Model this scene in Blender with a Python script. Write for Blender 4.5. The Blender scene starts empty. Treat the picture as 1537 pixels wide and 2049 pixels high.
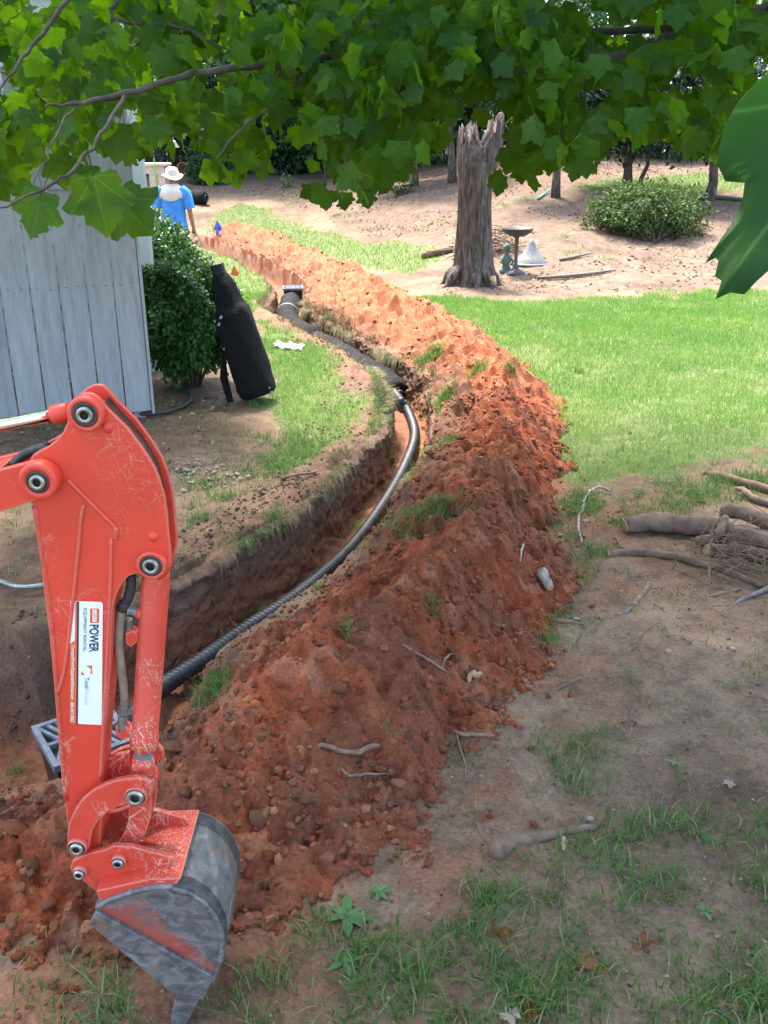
import bpy, math, random
import numpy as np
from mathutils import Vector, Matrix, Quaternion

random.seed(7)
RS = np.random.RandomState(11)
PI = math.pi
SC = bpy.context.scene
COL = SC.collection

# ------------------------------------------------------------------ camera, sky, sun, exposure
CAM_H = 2.0
PITCH = math.radians(22.0)
FPX = 1890.0            # focal length in pixels of the 1537 x 2049 photograph
cam_data = bpy.data.cameras.new('camera')
cam_data.sensor_fit = 'VERTICAL'
cam_data.sensor_height = 36.0
cam_data.lens = FPX / 2049.0 * 36.0
cam_data.clip_start = 0.05
cam_data.clip_end = 2000.0
cam = bpy.data.objects.new('camera', cam_data)
COL.objects.link(cam)
cam.location = (0, 0, CAM_H)
cam.rotation_euler = (PI / 2 - PITCH, 0, 0)
SC.camera = cam

SUN_EL = math.radians(65.0)
SUN_AZ = math.radians(-20.0)        # measured from +Y towards +X
SUN_DIR = Vector((math.sin(SUN_AZ) * math.cos(SUN_EL), math.cos(SUN_AZ) * math.cos(SUN_EL), math.sin(SUN_EL)))
world = bpy.data.worlds.new('World')
SC.world = world
world.use_nodes = True
wn = world.node_tree
sky_n = wn.nodes.new('ShaderNodeTexSky')
sky_n.sky_type = 'NISHITA'
sky_n.sun_disc = False
sky_n.sun_elevation = SUN_EL
sky_n.sun_rotation = SUN_AZ
sky_n.air_density = 1.0
sky_n.dust_density = 3.0
bgn = wn.nodes['Background']
wn.links.new(sky_n.outputs[0], bgn.inputs[0])
bgn.inputs[1].default_value = 0.15
sun_d = bpy.data.lights.new('sun', 'SUN')
sun_d.energy = 2.4
sun_d.angle = math.radians(7.0)
sun_d.color = (1.0, 0.95, 0.87)
sun_o = bpy.data.objects.new('sun', sun_d)
COL.objects.link(sun_o)
sun_o.rotation_euler = SUN_DIR.to_track_quat('Z', 'Y').to_euler()
sun_o.location = (0, 0, 20)
SC.view_settings.view_transform = 'Standard'
SC.view_settings.look = 'None'
SC.view_settings.gamma = 1.0
SC.view_settings.use_curve_mapping = False
SC.view_settings.exposure = 2.7

# ------------------------------------------------------------------ noise
def _hash(ix, iy, s):
    h = (ix.astype(np.int64) * 374761393 + iy.astype(np.int64) * 668265263 + s * 1442695041) & 0xFFFFFFFF
    h = ((h ^ (h >> 13)) * 1274126177) & 0xFFFFFFFF
    h = (h ^ (h >> 16)) & 0xFFFFFFFF
    return h.astype(np.float64) / 4294967295.0

def vn(x, y, s=0):
    x = np.asarray(x, float); y = np.asarray(y, float)
    ix = np.floor(x); iy = np.floor(y)
    fx = x - ix; fy = y - iy
    fx = fx * fx * (3 - 2 * fx); fy = fy * fy * (3 - 2 * fy)
    a = _hash(ix, iy, s); b = _hash(ix + 1, iy, s); c = _hash(ix, iy + 1, s); d = _hash(ix + 1, iy + 1, s)
    return (a + (b - a) * fx + (c - a) * fy + (a - b - c + d) * fx * fy) * 2 - 1

def fbm(x, y, octv=4, s=0, gain=0.5):
    t = 0; a = 1.0; n = 0
    for k in range(octv):
        t = t + a * vn(x * 2.03 ** k + 17.1 * k, y * 2.03 ** k - 9.7 * k, s + k)
        n += a; a *= gain
    return t / n

def sstep(a, b, x):
    t = np.clip((x - a) / (b - a), 0, 1)
    return t * t * (3 - 2 * t)

# ------------------------------------------------------------------ the lie of the land
LY = [0, 8, 12, 15, 17, 19, 22, 28, 40, 900]
LZ = [0, 0, -.07, -.22, -.22, -.10, .45, .95, 1.25, 1.3]
RY = [0, 12.3, 14, 16, 20, 26, 40, 900]
RZ = [0, 0, .10, .32, 1.0, 1.5, 2.0, 2.1]
def zbase(x, y):
    x = np.asarray(x, float); y = np.asarray(y, float)
    w = sstep(-2.5, 3.5, x)
    l = (np.interp(y - .7, LY, LZ) + np.interp(y, LY, LZ) + np.interp(y + .7, LY, LZ)) / 3
    r = (np.interp(y - .7, RY, RZ) + np.interp(y, RY, RZ) + np.interp(y + .7, RY, RZ)) / 3
    und = 0.035 * vn(x * .9 + 3, y * .9, 5) * sstep(2, 5, y)
    return l * (1 - w) + r * w + und

def ray(px, py):
    u = (px - 768.5) / FPX; v = (1024.5 - py) / FPX
    return Vector((u, math.cos(PITCH) + v * math.sin(PITCH), -math.sin(PITCH) + v * math.cos(PITCH)))

def gp(px, py, dz=0.0):
    """point of the land under a pixel of the photograph (dz above the land)"""
    d = ray(px, py)
    t = np.arange(1.2, 60, 0.02)
    g = CAM_H + d.z * t - (zbase(d.x * t, d.y * t) + dz)
    k = np.argmax(g < 0)
    if g[k] >= 0: k = len(t) - 1
    tt = t[max(k - 1, 0)] + 0.02 * (g[max(k - 1, 0)] / max(1e-6, g[max(k - 1, 0)] - g[k]))
    return Vector((d.x * tt, d.y * tt, CAM_H + d.z * tt))

def at(px, py, Y):
    """point of the vertical plane y = Y seen at a pixel"""
    d = ray(px, py); t = Y / d.y
    return Vector((d.x * t, Y, CAM_H + d.z * t))

def catmull(pts, n):
    P = np.array(pts, float); out = []
    for i in range(len(P) - 1):
        p0 = P[max(i - 1, 0)]; p1 = P[i]; p2 = P[i + 1]; p3 = P[min(i + 2, len(P) - 1)]
        for k in range(n):
            t = k / n
            out.append(.5 * ((2 * p1) + (-p0 + p2) * t + (2 * p0 - 5 * p1 + 4 * p2 - p3) * t * t + (-p0 + 3 * p1 - 3 * p2 + p3) * t ** 3))
    out.append(P[-1])
    return np.array(out)

# trench centre line: x, y, depth, half width left, half width right, wall softness left
TRENCH = catmull([
    (-3.4, 2.75, .34, .42, .26, .30), (-2.3, 2.80, .36, .46, .26, .35), (-1.65, 2.92, .40, .46, .40, .42), (-1.18, 3.10, .42, .42, .46, .32),
    (-.95, 3.53, .38, .34, .25, .16), (-.82, 3.75, .38, .29, .24, .11), (-.69, 3.98, .38, .27, .24, .09), (-.44, 4.41, .37, .28, .22, .07), (-.20, 4.96, .36, .27, .18, .07),
    (.0, 5.67, .36, .23, .17, .07), (.16, 6.46, .35, .19, .15, .07), (.24, 7.18, .35, .20, .15, .07), (.19, 7.95, .34, .22, .16, .08),
    (-.04, 8.75, .32, .18, .18, .08), (-.36, 9.65, .30, .16, .17, .08), (-.76, 10.6, .32, .19, .18, .08), (-1.20, 11.8, .36, .23, .20, .08),
    (-1.27, 12.9, .38, .25, .20, .08), (-1.36, 14.2, .36, .26, .2, .08), (-1.85, 16.3, .30, .26, .2, .08), (-2.75, 18.2, .28, .26, .2, .08), (-3.9, 19.6, .2, .25, .2, .1)], 5)
# crest of the soil heap: x, y, height, half width
HEAP = catmull([
    (-2.2, 2.06, .10, .30), (-1.5, 2.12, .13, .28), (-1.0, 2.17, .17, .30), (-.62, 2.38, .27, .42), (-.33, 2.77, .33, .55), (-.02, 3.22, .32, .54), (.22, 3.88, .32, .47),
    (.44, 4.50, .32, .42), (.58, 5.30, .36, .46), (.70, 6.2, .38, .48), (.80, 7.1, .38, .52), (.74, 8.05, .38, .58),
    (.46, 9.2, .40, .62), (.06, 10.6, .42, .66), (-.34, 12.2, .44, .68), (-.80, 14.0, .46, .70), (-1.45, 16.0, .50, .74), (-2.3, 18.0, .50, .78), (-3.0, 19.2, .48, .80)], 4)

def poly_dist(x, y, line):
    """distance, signed side (positive right) and interpolated attributes along a polyline"""
    best = np.full(x.shape, 1e9); sgn = np.zeros(x.shape); att = np.zeros(x.shape + (line.shape[1] - 2,)); arc = np.zeros(x.shape)
    run = 0.0
    for i in range(len(line) - 1):
        a = line[i]; b = line[i + 1]
        ex, ey = b[0] - a[0], b[1] - a[1]; L2 = ex * ex + ey * ey
        t = np.clip(((x - a[0]) * ex + (y - a[1]) * ey) / L2, 0, 1)
        dx = x - a[0] - t * ex; dy = y - a[1] - t * ey
        d = np.hypot(dx, dy); m = d < best
        best = np.where(m, d, best)
        sgn = np.where(m, np.sign(ey * dx - ex * dy), sgn)
        att = np.where(m[..., None], a[2:] + (b[2:] - a[2:]) * t[..., None], att)
        arc = np.where(m, run + t * math.sqrt(L2), arc); run += math.sqrt(L2)
    return best, sgn, att, arc

def trench_cut(x, y):
    d, s, a, arc = poly_dist(x, y, TRENCH)
    hw = np.where(s > 0, a[..., 2], a[..., 1]) + .035 * fbm(x * 3.1, y * 3.1, 3, 31) + .006 * vn(x * 13, y * 13, 35) 
    soft = np.where(s > 0, .07, a[..., 3])
    m = 1 - sstep(hw - soft * .35, hw + soft * .65, d)
    cut = a[..., 0] * m
    floor = m * (.03 * fbm(x * 9, y * 9, 3, 41) + .012 * vn(x * 30, y * 30, 42))
    lip = .05 * np.exp(-((d - hw - .15) / .12) ** 2) * (1 - m) * (s < 0) * (.6 + .8 * vn(x * 5, y * 5, 52))
    return -cut + floor + lip, m, d * np.where(s > 0, 1, -1), hw

def heap_h(x, y):
    d, s, a, arc = poly_dist(x, y, HEAP)
    wx = x + .09 * vn(x * 2.7, y * 2.7, 67); wy = y + .09 * vn(x * 2.7, y * 2.7, 68)
    w = a[..., 1] * (1 + .20 * vn(arc * 2.1, s * 3 + 4, 61) + .16 * vn(x * 3.7, y * 3.7, 63) + .09 * vn(x * 9, y * 9, 64) + .05 * vn(x * 21, y * 21, 69))
    r = d / w
    prof = np.clip(1 - r, 0, 1)
    prof = np.clip(1 - r / 1.14, 0, 1)
    prof = (.45 * prof + .55 * prof * prof * (3 - 2 * prof))
    hh = a[..., 0] * (1 + .30 * vn(arc * 1.7, 0 * arc, 65))
    td, ts, ta, _ = poly_dist(x, y, TRENCH)
    tsd = td * np.where(ts > 0, 1, -1)
    keep = sstep(ta[..., 2] - .02, ta[..., 2] + .16, tsd + .03 * vn(x * 6, y * 6, 66))
    h = hh * prof * keep
    lim = np.clip(.45 * (tsd - ta[..., 2]) + .02, 0, 9) + .075 * sstep(.1, .55, fbm(x * 2.2 + 5, y * 2.2, 2, 79)) * sstep(ta[..., 2] - .02, ta[..., 2] + .12, tsd) + sstep(6.5, 8.5, y) * np.clip(.10 * (tsd - ta[..., 2] - .25), -.08, 1) + sstep(3.2, 2.7, y) * .12 + sstep(-.75, -1.05, x) * sstep(3.2, 2.6, y) * .1
    h = np.minimum(h, lim * (1 + .2 * vn(x * 8, y * 8, 78)))
    k = np.clip(h / .10, 0, 1); k2 = np.clip(h / .03, 0, 1)
    h = h + k * (.085 * fbm(wx * 2.6, wy * 2.6, 3, 71) + .05 * (np.abs(fbm(wx * 6.5, wy * 6.5, 3, 72)) - .2)) + k2 * (.036 * (.45 - np.abs(vn(wx * 14, wy * 14, 73))) + .024 * vn(x * 26, y * 26, 74) + .012 * vn(x * 50, y * 50, 75) - .008)
    return h, prof, tsd

# ------------------------------------------------------------------ materials
MAT = {}
def nodes_of(name):
    m = bpy.data.materials.new(name); m.use_nodes = True
    nt = m.node_tree
    return m, nt, nt.nodes['Principled BSDF'], nt.nodes['Material Output']

def ramp(nt, stops):
    r = nt.nodes.new('ShaderNodeValToRGB')
    e = r.color_ramp.elements
    while len(e) > 1: e.remove(e[0])
    e[0].position = stops[0][0]; e[0].color = (*stops[0][1], 1)
    for p, c in stops[1:]:
        q = e.new(p); q.color = (*c, 1)
    return r

def noise(nt, scale, detail=5, rough=.6, coord='Object', dist=0):
    tc = nt.nodes.new('ShaderNodeTexCoord')
    n = nt.nodes.new('ShaderNodeTexNoise')
    n.inputs['Scale'].default_value = scale; n.inputs['Detail'].default_value = detail
    n.inputs['Roughness'].default_value = rough; n.inputs['Distortion'].default_value = dist
    if isinstance(coord, tuple):
        mp = nt.nodes.new('ShaderNodeMapping'); mp.inputs['Scale'].default_value = coord[1]
        nt.links.new(tc.outputs[coord[0]], mp.inputs[0]); nt.links.new(mp.outputs[0], n.inputs[0])
    else:
        nt.links.new(tc.outputs[coord], n.inputs[0])
    return n

def bump(nt, bsdf, src, strength, dist=.01):
    b = nt.nodes.new('ShaderNodeBump')
    b.inputs['Strength'].default_value = strength; b.inputs['Distance'].default_value = dist
    nt.links.new(src, b.inputs['Height']); nt.links.new(b.outputs[0], bsdf.inputs['Normal'])
    return b

def simple(name, stops, scale=8, rough=.7, metal=0.0, bstr=.3, bdist=.005, coord='Object', detail=5, spec=.5, coat=0):
    m, nt, b, o = nodes_of(name)
    n = noise(nt, scale, detail, .62, coord)
    r = ramp(nt, stops)
    nt.links.new(n.outputs[0], r.inputs[0]); nt.links.new(r.outputs[0], b.inputs['Base Color'])
    b.inputs['Roughness'].default_value = rough; b.inputs['Metallic'].default_value = metal
    b.inputs['Specular IOR Level'].default_value = spec; b.inputs['Coat Weight'].default_value = coat
    if bstr: bump(nt, b, n.outputs[0], bstr, bdist)
    MAT[name] = m
    return m

def flat(name, c, rough=.6, metal=0.0, spec=.5):
    m, nt, b, o = nodes_of(name)
    n = noise(nt, 30, 3)
    mx = nt.nodes.new('ShaderNodeMix'); mx.data_type = 'RGBA'; mx.blend_type = 'MULTIPLY'
    mx.inputs[0].default_value = .12
    mx.inputs[6].default_value = (*c, 1); nt.links.new(n.outputs[0], mx.inputs[7])
    nt.links.new(mx.outputs[2], b.inputs['Base Color'])
    b.inputs['Roughness'].default_value = rough; b.inputs['Metallic'].default_value = metal; b.inputs['Specular IOR Level'].default_value = spec
    MAT[name] = m
    return m

def leafmat(name, cols, rough=.45, trans=.35, tcol=(.25, .5, .05), spec=.5, vein=False, patch=0):
    m, nt, b, o = nodes_of(name)
    g = nt.nodes.new('ShaderNodeNewGeometry')
    oi = nt.nodes.new('ShaderNodeObjectInfo')
    add = nt.nodes.new('ShaderNodeMath'); add.operation = 'ADD'
    fr = nt.nodes.new('ShaderNodeMath'); fr.operation = 'FRACT'
    nt.links.new(g.outputs['Random Per Island'], add.inputs[0]); nt.links.new(oi.outputs['Random'], add.inputs[1]); nt.links.new(add.outputs[0], fr.inputs[0])
    k = len(cols)
    r = ramp(nt, [(i / max(1, k - 1), c) for i, c in enumerate(cols)])
    nt.links.new(fr.outputs[0], r.inputs[0])
    src = r.outputs[0]
    if patch:
        pn = noise(nt, patch, 4, .6); pr = ramp(nt, [(.32, (1.45, 1.15, 1.1)), (.5, (1, 1, 1)), (.68, (.68, .82, .7))])
        nt.links.new(pn.outputs[0], pr.inputs[0])
        pm = nt.nodes.new('ShaderNodeMix'); pm.data_type = 'RGBA'; pm.blend_type = 'MULTIPLY'; pm.inputs[0].default_value = 1
        nt.links.new(src, pm.inputs[6]); nt.links.new(pr.outputs[0], pm.inputs[7]); src = pm.outputs[2]
    if vein:
        uv = nt.nodes.new('ShaderNodeTexCoord'); sx = nt.nodes.new('ShaderNodeSeparateXYZ')
        nt.links.new(uv.outputs['UV'], sx.inputs[0])
        an = nt.nodes.new('ShaderNodeMath'); an.operation = 'ARCTAN2'
        nt.links.new(sx.outputs[0], an.inputs[0]); nt.links.new(sx.outputs[1], an.inputs[1])
        pp = nt.nodes.new('ShaderNodeMath'); pp.operation = 'PINGPONG'; pp.inputs[1].default_value = .38
        nt.links.new(an.outputs[0], pp.inputs[0])
        ln = nt.nodes.new('ShaderNodeVectorMath'); ln.operation = 'LENGTH'; nt.links.new(uv.outputs['UV'], ln.inputs[0])
        mu = nt.nodes.new('ShaderNodeMath'); mu.operation = 'MULTIPLY'
        nt.links.new(pp.outputs[0], mu.inputs[0]); nt.links.new(ln.outputs['Value'], mu.inputs[1])
        mr = nt.nodes.new('ShaderNodeMapRange'); mr.inputs[1].default_value = .003; mr.inputs[2].default_value = .014
        mr.inputs[3].default_value = .5; mr.inputs[4].default_value = 0
        nt.links.new(mu.outputs[0], mr.inputs[0])
        vm = nt.nodes.new('ShaderNodeMix'); vm.data_type = 'RGBA'
        nt.links.new(mr.outputs[0], vm.inputs[0]); nt.links.new(src, vm.inputs[6]); vm.inputs[7].default_value = (.13, .24, .05, 1)
        n2 = noise(nt, 60, 4, .6, 'UV'); bump(nt, b, n2.outputs[0], .15, .002)
        src = vm.outputs[2]
    nt.links.new(src, b.inputs['Base Color'])
    b.inputs['Roughness'].default_value = rough; b.inputs['Specular IOR Level'].default_value = spec
    t = nt.nodes.new('ShaderNodeBsdfTranslucent')
    tm = nt.nodes.new('ShaderNodeMix'); tm.data_type = 'RGBA'; tm.inputs[0].default_value = .6
    nt.links.new(src, tm.inputs[6]); tm.inputs[7].default_value = (*tcol, 1); nt.links.new(tm.outputs[2], t.inputs[0])
    ms = nt.nodes.new('ShaderNodeMixShader'); ms.inputs[0].default_value = trans
    nt.links.new(b.outputs[0], ms.inputs[1]); nt.links.new(t.outputs[0], ms.inputs[2]); nt.links.new(ms.outputs[0], o.inputs[0])
    MAT[name] = m
    return m

def soilmat(name, sc=1.0, bstr=.55):
    """colour from the mesh (kind of soil), crumbs and specks from noise"""
    m, nt, b, o = nodes_of(name)
    at_ = nt.nodes.new('ShaderNodeAttribute'); at_.attribute_name = 'Col'
    n1 = noise(nt, 9 * sc, 8, .68); n2 = noise(nt, 75 * sc, 6, .78)
    vo = nt.nodes.new('ShaderNodeTexVoronoi'); vo.inputs['Scale'].default_value = 70 * sc
    tc = nt.nodes.new('ShaderNodeTexCoord'); nt.links.new(tc.outputs['Object'], vo.inputs[0])
    r1 = ramp(nt, [(.28, (.55, .55, .55)), (.5, (1, 1, 1)), (.75, (1.35, 1.32, 1.28))])
    nt.links.new(n1.outputs[0], r1.inputs[0])
    r2 = ramp(nt, [(.28, (.45, .43, .41)), (.5, (.95, .95, .95)), (.66, (1.25, 1.25, 1.25)), (.74, (1.9, 1.9, 1.85))])
    nt.links.new(n2.outputs[0], r2.inputs[0])
    m1 = nt.nodes.new('ShaderNodeMix'); m1.data_type = 'RGBA'; m1.blend_type = 'MULTIPLY'; m1.inputs[0].default_value = 1
    nt.links.new(at_.outputs['Color'], m1.inputs[6]); nt.links.new(r1.outputs[0], m1.inputs[7])
    m2 = nt.nodes.new('ShaderNodeMix'); m2.data_type = 'RGBA'; m2.blend_type = 'MULTIPLY'; m2.inputs[0].default_value = 1
    nt.links.new(m1.outputs[2], m2.inputs[6]); nt.links.new(r2.outputs[0], m2.inputs[7])
    nt.links.new(m2.outputs[2], b.inputs['Base Color'])
    b.inputs['Roughness'].default_value = .95; b.inputs['Specular IOR Level'].default_value = .15
    ad = nt.nodes.new('ShaderNodeMath'); ad.operation = 'MULTIPLY_ADD'; ad.inputs[1].default_value = -.35
    nt.links.new(vo.outputs['Distance'], ad.inputs[0]); nt.links.new(n2.outputs[0], ad.inputs[2])
    bump(nt, b, ad.outputs[0], bstr, .012)
    MAT[name] = m
    return m

def paintmat(name, base, worn, dark, scratch=.5, dirt=.35):
    """machine paint: scratches, scuffs and grime with shapes of their own"""
    m, nt, b, o = nodes_of(name)
    n = noise(nt, 5, 5, .6); r = ramp(nt, [(.3, tuple(c * .82 for c in base)), (.6, base), (.8, tuple(min(1, c * 1.08) for c in base))])
    nt.links.new(n.outputs[0], r.inputs[0])
    # scratches: stretched noise in two directions
    src = r.outputs[0]
    pn = noise(nt, 7, 3, .5); pr_ = nt.nodes.new('ShaderNodeMapRange'); pr_.inputs[1].default_value = .62 - .22 * scratch; pr_.inputs[2].default_value = .72 - .15 * scratch
    nt.links.new(pn.outputs[0], pr_.inputs[0])
    tcz = nt.nodes.new('ShaderNodeTexCoord'); sz = nt.nodes.new('ShaderNodeSeparateXYZ'); nt.links.new(tcz.outputs['Object'], sz.inputs[0])
    zr = nt.nodes.new('ShaderNodeMapRange'); zr.inputs[1].default_value = 1.15; zr.inputs[2].default_value = .75; zr.inputs[3].default_value = .18; nt.links.new(sz.outputs[2], zr.inputs[0])
    for k, (s3, rot, thr) in enumerate((((240, 240, 13), .42, .635), ((180, 180, 9), -.9, .65), ((300, 300, 20), 1.45, .64), ((210, 210, 15), -.15, .645), ((150, 150, 60), .8, .67))):
        tc = nt.nodes.new('ShaderNodeTexCoord'); mp0 = nt.nodes.new('ShaderNodeMapping'); mp0.inputs['Rotation'].default_value = (0, rot, 0)
        mp = nt.nodes.new('ShaderNodeMapping'); mp.inputs['Scale'].default_value = s3
        wn_ = nt.nodes.new('ShaderNodeTexNoise'); wn_.inputs['Scale'].default_value = 9 + k; wa = nt.nodes.new('ShaderNodeMixRGB') if False else nt.nodes.new('ShaderNodeVectorMath'); wa.operation = 'MULTIPLY_ADD'; wa.inputs[1].default_value = (.03, .03, .03)
        nt.links.new(tc.outputs['Object'], wn_.inputs[0]); nt.links.new(wn_.outputs['Color'], wa.inputs[0]); nt.links.new(tc.outputs['Object'], wa.inputs[2])
        nt.links.new(wa.outputs[0], mp0.inputs[0]); nt.links.new(mp0.outputs[0], mp.inputs[0])
        sn = nt.nodes.new('ShaderNodeTexNoise'); sn.inputs['Scale'].default_value = 1; sn.inputs['Detail'].default_value = 1
        nt.links.new(mp.outputs[0], sn.inputs[0])
        mr = nt.nodes.new('ShaderNodeMapRange'); mr.inputs[1].default_value = thr; mr.inputs[2].default_value = thr + .04; mr.inputs[4].default_value = .9
        nt.links.new(sn.outputs[0], mr.inputs[0])
        mm = nt.nodes.new('ShaderNodeMath'); mm.operation = 'MULTIPLY'; nt.links.new(mr.outputs[0], mm.inputs[0]); nt.links.new(pr_.outputs[0], mm.inputs[1])
        m2_ = nt.nodes.new('ShaderNodeMath'); m2_.operation = 'MULTIPLY'; nt.links.new(mm.outputs[0], m2_.inputs[0]); nt.links.new(zr.outputs[0], m2_.inputs[1]); mm = m2_
        mx = nt.nodes.new('ShaderNodeMix'); mx.data_type = 'RGBA'
        nt.links.new(mm.outputs[0], mx.inputs[0]); nt.links.new(src, mx.inputs[6]); mx.inputs[7].default_value = (*worn, 1)
        src = mx.outputs[2]
    n3 = noise(nt, 14, 8, .75, dist=.6)
    mr = nt.nodes.new('ShaderNodeMapRange'); mr.inputs[1].default_value = .66 - .25 * dirt; mr.inputs[2].default_value = .80
    mr.inputs[4].default_value = .85
    nt.links.new(n3.outputs[0], mr.inputs[0])
    mx = nt.nodes.new('ShaderNodeMix'); mx.data_type = 'RGBA'
    nt.links.new(mr.outputs[0], mx.inputs[0]); nt.links.new(src, mx.inputs[6]); mx.inputs[7].default_value = (*dark, 1)
    src = mx.outputs[2]
    bv = nt.nodes.new('ShaderNodeBevel'); bv.samples = 4; bv.inputs[0].default_value = .006
    ge = nt.nodes.new('ShaderNodeNewGeometry'); dt = nt.nodes.new('ShaderNodeVectorMath'); dt.operation = 'DOT_PRODUCT'
    nt.links.new(bv.outputs[0], dt.inputs[0]); nt.links.new(ge.outputs['Normal'], dt.inputs[1])
    en = noise(nt, 45, 6, .7); ea = nt.nodes.new('ShaderNodeMath'); ea.operation = 'MULTIPLY_ADD'; ea.inputs[1].default_value = -.10; nt.links.new(en.outputs[0], ea.inputs[0]); nt.links.new(dt.outputs['Value'], ea.inputs[2])
    er = nt.nodes.new('ShaderNodeMapRange'); er.inputs[1].default_value = .925; er.inputs[2].default_value = .885; er.inputs[4].default_value = .7; nt.links.new(ea.outputs[0], er.inputs[0])
    ex_ = nt.nodes.new('ShaderNodeMix'); ex_.data_type = 'RGBA'; nt.links.new(er.outputs[0], ex_.inputs[0]); nt.links.new(src, ex_.inputs[6]); ex_.inputs[7].default_value = (worn[0] * .8, worn[1] * .75, worn[2] * .7, 1)
    nt.links.new(ex_.outputs[2], b.inputs['Base Color'])
    b.inputs['Roughness'].default_value = .42
    n4 = noise(nt, 120, 3, .5); bump(nt, b, n4.outputs[0], .06, .002)
    MAT[name] = m
    return m

soilmat('earth'); soilmat('clay', 1.0, .8)
paintmat('orange_paint', (.66, .052, .026), (.62, .36, .28), (.18, .055, .04), .62, .18)
paintmat('scuffed_paint', (.60, .055, .03), (.55, .36, .27), (.16, .075, .05), .95, .45)
def bucketmat(name, red):
    m, nt, b, o = nodes_of(name)
    n1 = noise(nt, 1, 6, .65, ('Object', (22, 22, 36)), .8); n2 = noise(nt, 9, 9, .72); n3 = noise(nt, 16, 8, .75)
    r1 = ramp(nt, [(.30, (.055, .050, .047)), (.48, (.115, .108, .102)), (.62, (.19, .18, .17)), (.75, (.28, .27, .255))]); nt.links.new(n1.outputs[0], r1.inputs[0])
    src = r1.outputs[0]
    def over(fac, colr, src):
        mx = nt.nodes.new('ShaderNodeMix'); mx.data_type = 'RGBA'; nt.links.new(fac, mx.inputs[0]); nt.links.new(src, mx.inputs[6]); mx.inputs[7].default_value = (*colr, 1); return mx.outputs[2]
    def rng(src_, a_, b_, top=1):
        mr = nt.nodes.new('ShaderNodeMapRange'); mr.inputs[1].default_value = a_; mr.inputs[2].default_value = b_; mr.inputs[4].default_value = top; nt.links.new(src_, mr.inputs[0]); return mr.outputs[0]
    src = over(rng(n2.outputs[0], .40, .30, .8), (.035, .032, .032), src)
    if red:
        p0 = at(191, 1824, 1.64); p1 = at(430, 1957, 1.64); dv = (p1 - p0).normalized(); nv = Vector((-dv.z, 0, dv.x)); nv = nv if nv.z > 0 else -nv
        tc = nt.nodes.new('ShaderNodeTexCoord'); dt = nt.nodes.new('ShaderNodeVectorMath'); dt.operation = 'DOT_PRODUCT'; dt.inputs[1].default_value = nv
        nt.links.new(tc.outputs['Object'], dt.inputs[0])
        ma = nt.nodes.new('ShaderNodeMath'); ma.operation = 'MULTIPLY_ADD'; ma.inputs[1].default_value = -.16; nt.links.new(n3.outputs[0], ma.inputs[0]); nt.links.new(dt.outputs['Value'], ma.inputs[2])
        base = nv.dot(p0) - .08
        src = over(rng(ma.outputs[0], base + .055, base + .012, .9), (.40, .05, .03), src)
        n5 = noise(nt, 6, 6, .7); src = over(rng(n5.outputs[0], .50, .62, .75), (.34, .075, .045), src)
    n4 = noise(nt, 13, 10, .75, dist=.5)
    src = over(rng(n4.outputs[0], .555, .64, .85), (.22, .11, .06), src)
    nt.links.new(src, b.inputs['Base Color']); b.inputs['Roughness'].default_value = .55; b.inputs['Metallic'].default_value = .1
    bump(nt, b, n3.outputs[0], .35, .004); MAT[name] = m
bucketmat('steel_worn', False); bucketmat('bucket_paint', True)
simple('pin_steel', [(.3, (.16, .15, .13)), (.6, (.48, .46, .42)), (.8, (.58, .56, .52))], 40, .35, .8, .2)
flat('socket_shade', (.035, .02, .015), .8)  # dark tone painted for the shade inside the pin sockets
simple('gap_shade', [(.3, (.02, .016, .014)), (.7, (.09, .05, .04))], 60, .5, 0, .5)  # dark tone standing in for the shade in narrow gaps
flat('chrome', (.86, .86, .84), .12, 1.0)
simple('hose_black', [(.3, (.012, .012, .014)), (.7, (.05, .05, .05))], 50, .5)
simple('hose_tan', [(.3, (.14, .10, .065)), (.7, (.30, .23, .15))], 25, .8)
simple('zinc', [(.3, (.16, .18, .17)), (.7, (.36, .38, .37))], 50, .4, .7)
flat('decal_white', (.80, .80, .79), .45)
flat('decal_orange', (.72, .13, .02), .45)
flat('decal_navy', (.022, .02, .07), .45)
flat('decal_grey', (.58, .58, .60), .5)
simple('pipe_dull', [(.3, (.012, .013, .018)), (.6, (.028, .030, .040)), (.8, (.07, .05, .042))], 14, .5, 0, .1, detail=7)
simple('black_plastic', [(.3, (.008, .008, .010)), (.7, (.022, .022, .026))], 30, .38, 0, .15)
simple('black_mesh', [(.3, (.002, .002, .0025)), (.7, (.010, .010, .011))], 90, .75, 0, 1.0, .02, spec=.2)
simple('grate_plastic', [(.3, (.11, .12, .15)), (.7, (.2, .22, .26))], 30, .4, 0, .1)
simple('pipe_gloss', [(.3, (.006, .007, .010)), (.6, (.014, .015, .020)), (.8, (.05, .032, .025))], 14, .42, 0, .1, detail=7)
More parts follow.
